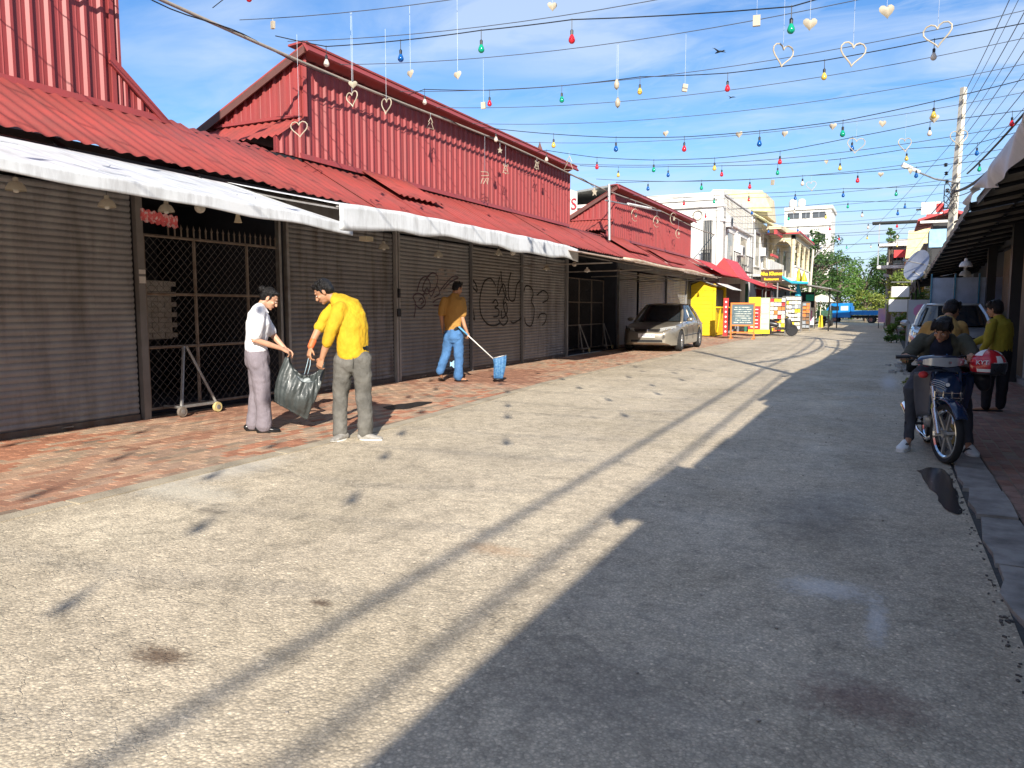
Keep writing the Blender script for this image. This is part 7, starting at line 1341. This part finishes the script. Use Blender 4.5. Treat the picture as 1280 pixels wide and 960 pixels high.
bx(g, 'stall_back', M_inner, (-6.2, -4.6, 57.8, 57.9, PZ, 2.6)); bx(g, 'stall_table', M_wood, (-5.8, -4.9, 53, 56, .7, .78), (-5.7, -5.6, 53.1, 53.2, PZ, .7), (-5.1, -5.0, 55.8, 55.9, PZ, .7)); 
s = MB(); s.lathe([(0, .5), (.5, .35), (.9, 0), (.85, 0), (0, .44)], 12, (-4.5, 62, 2.0)); s.tube([(-4.5, 62, 0), (-4.5, 62, 2.4)], .03, 5); build(s, 'market_umbrella', cols[8], label='pale cream market umbrella before the dark trees', cat='parasol', smooth=.6)
g = thing('food_cart', 'dark green food cart with thin roof near the far stalls', 'cart', (-4.3, 65, PZ)); bx(g, 'cart_body', mat('cart_green', (.03, .10, .06), .5), (-4.9, -3.9, 64, 66, .5, 1.3)); bx(g, 'roof', P_wht, (-5.0, -3.7, 63.8, 66.2, 1.95, 2.0)); bx(g, 'post', M_steel, (-4.88, -4.84, 64, 64.04, 1.3, 1.95), (-3.94, -3.9, 64, 64.04, 1.3, 1.95))
for y in (64.4, 65.6): s = MB(); s.lathe([(.2, -.04), (.3, -.04), (.3, .04), (.2, .04), (.2, -.04)], 14, (-3.86, y, .39), Matrix.Rotation(PI / 2, 3, 'Y'), cap=False); build(s, 'wheel', M_black, g)
# street lamp left, pale pole
g = thing('street_lamp', 'slender pale street lamp with slanting arm before the trees', 'street lamp', (-5.15, 60, 0)); s = MB(); s.tube([(-5.25, 60, 0), (-5.0, 60, 5.7)], [.12, .08], 6); build(s, 'pole', M_cp, g); s = MB(); s.tube([(-5.02, 60, 5.0), (-4.0, 60, 6.3)], .05, 5); build(s, 'arm', M_steel, g); s = MB(); s.tube([(-4.15, 60, 6.15), (-3.8, 60, 6.45)], .09, 6); build(s, 'lamp_head', M_white, g)
# pale tower
g = thing('tower_block', 'tall white apartment block with roof tanks behind the trees', 'building', (-12, 130, 0)); bx(g, 'wall', M_white, (-15.3, -8.4, 130, 140, 0, 16.9)); bx(g, 'roof_storey', M_white, (-15.3, -8.2, 129.7, 140.2, 16.9, 17.4))
for i, (a, b) in enumerate(((-14.8, -13.1), (-12.7, -11.5), (-11.1, -9.3))): f = bx(g, 'window', mat('grey_window', (.08, .09, .10), .2), (a, b, 129.9, 129.98, 15.6, 16.5)); bx(f, 'mullion', P_gry, ((a + b) / 2 - .04, (a + b) / 2 + .04, 129.85, 129.9, 15.6, 16.5))
for x in (-14.2, -12.9): s = MB(); s.lathe([(.55, 0), (.6, .4), (.6, 1.0), (.4, 1.3), (0, 1.4)], 12, (x, 131, 17.4)); build(s, 'roof_tank', M_white, g, smooth=.8)
for z in (4.5, 7.8, 11.0, 14.3):
    bx(g, 'ledge', M_white, (-15.4, -8.3, 129.8, 130, z, z + .18))
    for x in (-14.3, -11.9, -9.6):
        if z > 6 and not (z > 14): f = bx(g, 'window', mat('grey_window', (1, 1, 1)), (x - .45, x + .45, 129.93, 129.98, z + .9, z + 2.1)); bx(f, 'frame', P_gry, (x - .03, x + .03, 129.9, 129.93, z + .9, z + 2.1))
# right far: terrace building with orange and yellow
g = thing('terrace_house', 'stepped house with flat dark roof slab, red balcony and pot plants far on the right', 'house', (0, 74, 0)); bx(g, 'wall', mat('terrace_grey', (.42, .42, .42), .8), (-.2, 6, 72, 73.2, 0, 7.2)); bx(g, 'roof_slab', M_dark, (-1.4, 6, 70, 71.3, 8.35, 8.5)); bx(g, 'balcony_slab', M_white, (-.9, 6, 70, 72, 4.7, 4.95), (-.9, 6, 70, 72, 6.5, 6.7)); bx(g, 'red_balcony', P_red, (.3, 2.2, 69.92, 70, 5.55, 6.15)); bx(g, 'post', P_gry, (-.9, -.8, 70, 70.1, 4.9, 8.3), (2.4, 2.5, 70, 70.1, 4.9, 8.3))
window(g, .1, 1.0, 72, 72, 5.2, 6.2, 3, False); window(g, .1, 1.2, 72, 72, 2.4, 4.0, 3, False); s = MB(); s.ext([(-.4, 69.9, 4.3), (2.4, 69.9, 3.5), (2.4, 69.9, 3.3), (-.4, 69.9, 4.1)], (0, 1.5, 0)); build(s, 'lean_to_roof', M_steel, g)
g = thing('orange_house', 'orange-fronted house below the plain yellow billboard', 'house', (2.5, 66, 0)); bx(g, 'wall', mat('orange_paint', (.68, .20, .05), .7, sc=1), (1.1, 5.5, 64, 70, 0, 5.3)); window(g, 1.9, 3.0, 64, 64, 3.4, 4.7, 4, False); bx(g, 'roof_tiles', M_redroof, (2.2, 6, 63.5, 70, 7.2, 7.5)); bx(g, 'upper_wall', M_white, (2.0, 5.5, 65, 70, 5.3, 7.2)); bx(g, 'water_tank', P_red, (2.3, 3.1, 64.5, 65.2, 7.5, 8.3))
g = thing('billboard', 'plain pale yellow billboard at an angle above the orange house', 'billboard', (1.9, 62, 6)); s = MB(); s.ext([(1.0, 62.0, 5.0), (2.95, 62.0, 5.3), (2.95, 62.0, 7.1), (1.15, 62.0, 6.95)], (0, .12, 0)); build(s, 'panel', mat('pale_yellow_panel', (.72, .62, .30), .6), g); bx(g, 'leg', M_dark, (1.9, 2.0, 62.15, 62.25, 0, 5.2))
g = thing('red_roof_shop', 'shop with bright red sheet roof and blue board just left of the concrete pole', 'shop', (3, 45, 0)); s = MB(); s.ext([(1.2, 44, 5.9), (2.6, 44, 6.35), (5, 44, 5.6), (5, 44, 5.5), (2.6, 44, 6.2), (1.2, 44, 5.8)], (0, 6, 0)); build(s, 'roof', M_redp, g); bx(g, 'wall', M_dark, (1.9, 5, 44.4, 50, 0, 5.7)); bx(g, 'blue_board', mat('board_blue', (.25, .45, .62), .5), (1.75, 2.5, 44.3, 44.38, 4.5, 5.4)); bx(g, 'eave_board', M_white, (1.3, 4.8, 43.9, 43.98, 5.68, 5.8))
for (y0, y1, zz, c) in ((31, 43.8, 3.3, (.34, .30, .26)), (50, 62, 5.0, (.50, .46, .38))):
    g = thing('row_house', 'plain shaded shop house on the right, %s' % ('just beyond the concrete pole' if y0 < 40 else 'before the orange house'), 'house', (2.8, y0, 0)); bx(g, 'wall', mat('row_wall_%d' % y0, c, .8), (2.3, 7, y0, y1, 0, zz)); bx(g, 'door', M_dark, (2.24, 2.3, y0 + 1, y0 + 3.2, .1, 2.5), (2.24, 2.3, y0 + 5, y0 + 8, .1, 2.5)); bx(g, 'roof', M_steel, (1.7, 7.2, y0 - .2, y1, zz, zz + .12))
g = thing('sign_stand', 'pink and violet sign panel standing by the right verge near the blue truck', 'sign', (-.35, 62, 0)); bx(g, 'panel', mat('violet_print', (.45, .25, .60), .5, sc=1.2, col2=(.75, .45, .40)), (-.58, -.1, 62, 62.05, .42, 1.45)); bx(g, 'leg', M_dark, (-.55, -.5, 62.01, 62.06, 0, .42), (-.18, -.13, 62.01, 62.06, 0, .42))
# ---- plants ----
LM = {}
def leafmat(n, c, c2): return mat(n, c, .6, sc=1.1, col2=c2, thr=(.35, .65), sub=.35)
L_dark = leafmat('leaf_dark', (.08, .16, .035), (.04, .09, .022)); L_mid = leafmat('leaf_mid', (.15, .27, .045), (.07, .16, .03)); L_yel = leafmat('leaf_yellow', (.32, .33, .06), (.16, .24, .05)); M_bark = mat('bark', (.16, .12, .09), .9, sc=5, bump=.5)
def tree(lab, x, y, h, w, m, seed, base=.3, leaf=.3, n=26, sparse=1.0, name='tree', per=110):
    g = thing(name, lab, 'tree', (x, y, 0)); rr = random.Random(seed); s = MB(); tips = []
    top = Vector((x + rr.uniform(-.3, .3), y, h * .62)); s.tube([(x, y, -.1), (x + rr.uniform(-.15, .15), y, h * .3), top], [.05 * h * .5, .018 * h, .010 * h], 7)
    for i in range(n):
        a = rr.uniform(0, 2 * PI); q = rr.random(); z = h * (base + (1 - base) * q * .95); r = w * .5 * math.sqrt(rr.random()) * (1.1 - .75 * abs(q - .42) ** 1.2) ; c = Vector((x + r * math.cos(a), y + r * math.sin(a) * .8, z)); tips.append(c)
        b = Vector((x, y, h * (.25 + .35 * q))); s.tube([b, b.lerp(c, .5) + Vector((0, 0, .05 * h)), c], [.009 * h, .006 * h, .002 * h], 5)
    build(s, 'trunk', M_bark, g, smooth=.8); s = MB()
    for c in tips:
        R_ = w * rr.uniform(.10, .20) * sparse
        for k in range(per):
            d = Vector((rr.gauss(0, 1), rr.gauss(0, 1), rr.gauss(0, .62))); d = d.normalized() * R_ * rr.random() ** .4; p = c + d; u = Vector((rr.gauss(0, 1), rr.gauss(0, 1), rr.gauss(0, .5))).normalized(); v = u.cross(Vector((rr.gauss(0, 1), rr.gauss(0, 1), rr.gauss(0, 1)))).normalized(); l = leaf * rr.uniform(.5, 1.1)
            s.v += [p - u * l * .5, p + v * l * .28, p + u * l * .5, p - v * l * .28]; i = len(s.v); s.f.append([i - 4, i - 3, i - 2, i - 1]); s.m.append(0)
    me = bpy.data.meshes.new('crown'); me.from_pydata([tuple(p) for p in s.v], [], s.f); me.materials.append(m); link('crown', me, g)
tree('tall open dark tree in front of the white tower block', -6.9, 86, 9.8, 5.6, L_dark, 1, .3, .34, 34, .8)
tree('dense mid-green tree right of the slender street lamp', -4.9, 90, 7.3, 5.5, L_mid, 2, .15, .34, 34)
tree('dense tree in the middle behind the cab of the blue truck', -2.3, 97, 7.4, 6.0, L_mid, 3, .12, .34, 34)
tree('dark tree behind the bed of the blue truck', .2, 94, 7.2, 5.5, L_dark, 4, .12, .34, 34)
tree('lighter green tree left of the stepped terrace house', 1.6, 91, 6.3, 4.5, L_mid, 5, .15, .32, 30)
tree('yellow-green leafy tree nearest on the right below the orange house', .75, 41, 3.35, 2.1, L_yel, 6, .35, .15, 34)
tree('low yellow-green tree directly above the blue truck', -2.0, 89, 3.6, 4.2, L_yel, 7, .25, .28, 20)
tree('dark bushy tree over the stalls on the left', -7.6, 78, 5.2, 5.0, L_dark, 8, .1, .32, 26)
tree('far dark tree closing the street on the left side', -9, 104, 8.5, 8.0, L_dark, 9, .08, .4, 34)
tree('far dark tree closing the street on the right side', 4.2, 106, 7.2, 8.0, L_dark, 10, .08, .4, 34)
tree('far dark tree closing the centre of the street', -3.4, 110, 6.4, 9.0, L_dark, 11, .03, .42, 36)
tree('lone dark green bush standing on the right verge beyond the silver car', .40, 36, 1.15, .8, L_mid, 12, .1, .11, 22, 1.3, 'bush', 90)
tree('bush in the shade at the right by the two white sign boxes', 1.25, 38, 2.2, 1.4, L_dark, 13, .15, .14, 22, 1.2, 'bush', 90)
tree('pot palm on the upper terrace', .1, 70.6, 8.0, 1.4, L_mid, 14, .86, .25, 8, 1.0, 'pot_plant', 60)
tree('low weed tuft growing at the right road edge beside the motorcycle', .42, 15.6, .2, .24, L_yel, 15, .15, .05, 10, 1.2, 'weed', 30)
# broken rubble patch by the right edge
s = MB()
for i in range(30): q = R.uniform(.03, .11); s.box((R.uniform(.05, .5), R.uniform(18.5, 22), q * .3), (q, q * 1.3, q * .7), R.random() * 3)
build(s, 'rubble_heap', mat('pale_rubble', (.42, .40, .36), .9, sc=8), kind='stuff')
# pedestrians far away are left as in the photograph: none legible

# ---- street behind and beside the camera (unseen houses, added to shut off part of the sky) ----
g = thing('row_house', 'long low white shop house added on the left behind the camera to block sky', 'house', (-9, -20, 0)); bx(g, 'wall', M_white, (-16, -8.6, -42, -1.9, 0, 7.0)); bx(g, 'roof', M_redroof, (-16.2, -8.2, -42.2, -1.85, 7.0, 7.2))
for i in range(8): window(g, -8.6, -8.6, -40 + i * 4.8, -37.6 + i * 4.8, 4.0, 5.8, 5, False); bx(g, 'door', M_slat2, (-8.6, -8.54, -40.5 + i * 4.8, -37 + i * 4.8, .1, 2.8))
g = thing('row_house', 'upper storey block added behind the right awnings and the camera to block sky', 'house', (6, -10, 0)); bx(g, 'wall', mat('dull_wall', (.34, .32, .29), .8, sc=.8), (3.15, 12, -42, 24, 0, 4.6)); bx(g, 'roof', M_steel, (3.1, 12.2, -42.2, 24.1, 4.6, 4.7)); bx(g, 'rear_block', mat('dull_wall', (1, 1, 1)), (6.6, 12, -42, 24, 4.7, 7.6))
g = thing('row_house', 'house added far behind the camera to block sky', 'house', (0, -52, 0)); bx(g, 'wall', M_cream, (-18, 14, -60, -52, 0, 9)); bx(g, 'roof', M_redroof, (-18.3, 14.3, -60, -51.7, 9, 9.3))
for i in range(6): window(g, -14 + i * 4.4, -12.2 + i * 4.4, -52, -52, 4, 6, 4, False) if False else bx(g, 'window', M_glass, (-14 + i * 4.4, -12.2 + i * 4.4, -52, -51.95, 4, 6))

def aircon(lab, x, y, z):
    g = thing('air_conditioner', lab, 'air conditioner', (x, y, z)); bx(g, 'casing', mat('aircon_white', (.62, .62, .60), .5), (x - .02, x + .33, y - .42, y + .42, z, z + .58)); s = MB(); s.lathe([(.02, 0), (.24, 0), (.25, .02), (.02, .02)], 16, (x + .335, y + .1, z + .29), Matrix.Rotation(PI / 2, 3, 'Y')); build(s, 'fan_grille', M_dark, g); bx(g, 'bracket', M_steel, (x - .1, x + .3, y - .3, y - .26, z - .06, z), (x - .1, x + .3, y + .26, y + .3, z - .06, z))
aircon('air conditioner box between the two street windows of the white house', -8.25, 47.9, 4.6); aircon('air conditioner box on the wall under the pale yellow roof', -8.35, 58.2, 5.2); aircon('air conditioner box high on the near corner of the white house', -8.25, 43.8, 5.9)
s = MB()
for i in range(9): y = 43.4 + i * 2.9; s.tube([(-8.1, y, 3.55 + .1 * (i % 3)), (-8.05, y + 1.4, 3.40 + .07 * (i % 2)), (-8.1, y + 2.9, 3.55 + .1 * ((i + 1) % 3))], .02, 4)
build(s, 'facade_cable', M_cable, label='black cable looped along the fronts of the far left houses', cat='cable')
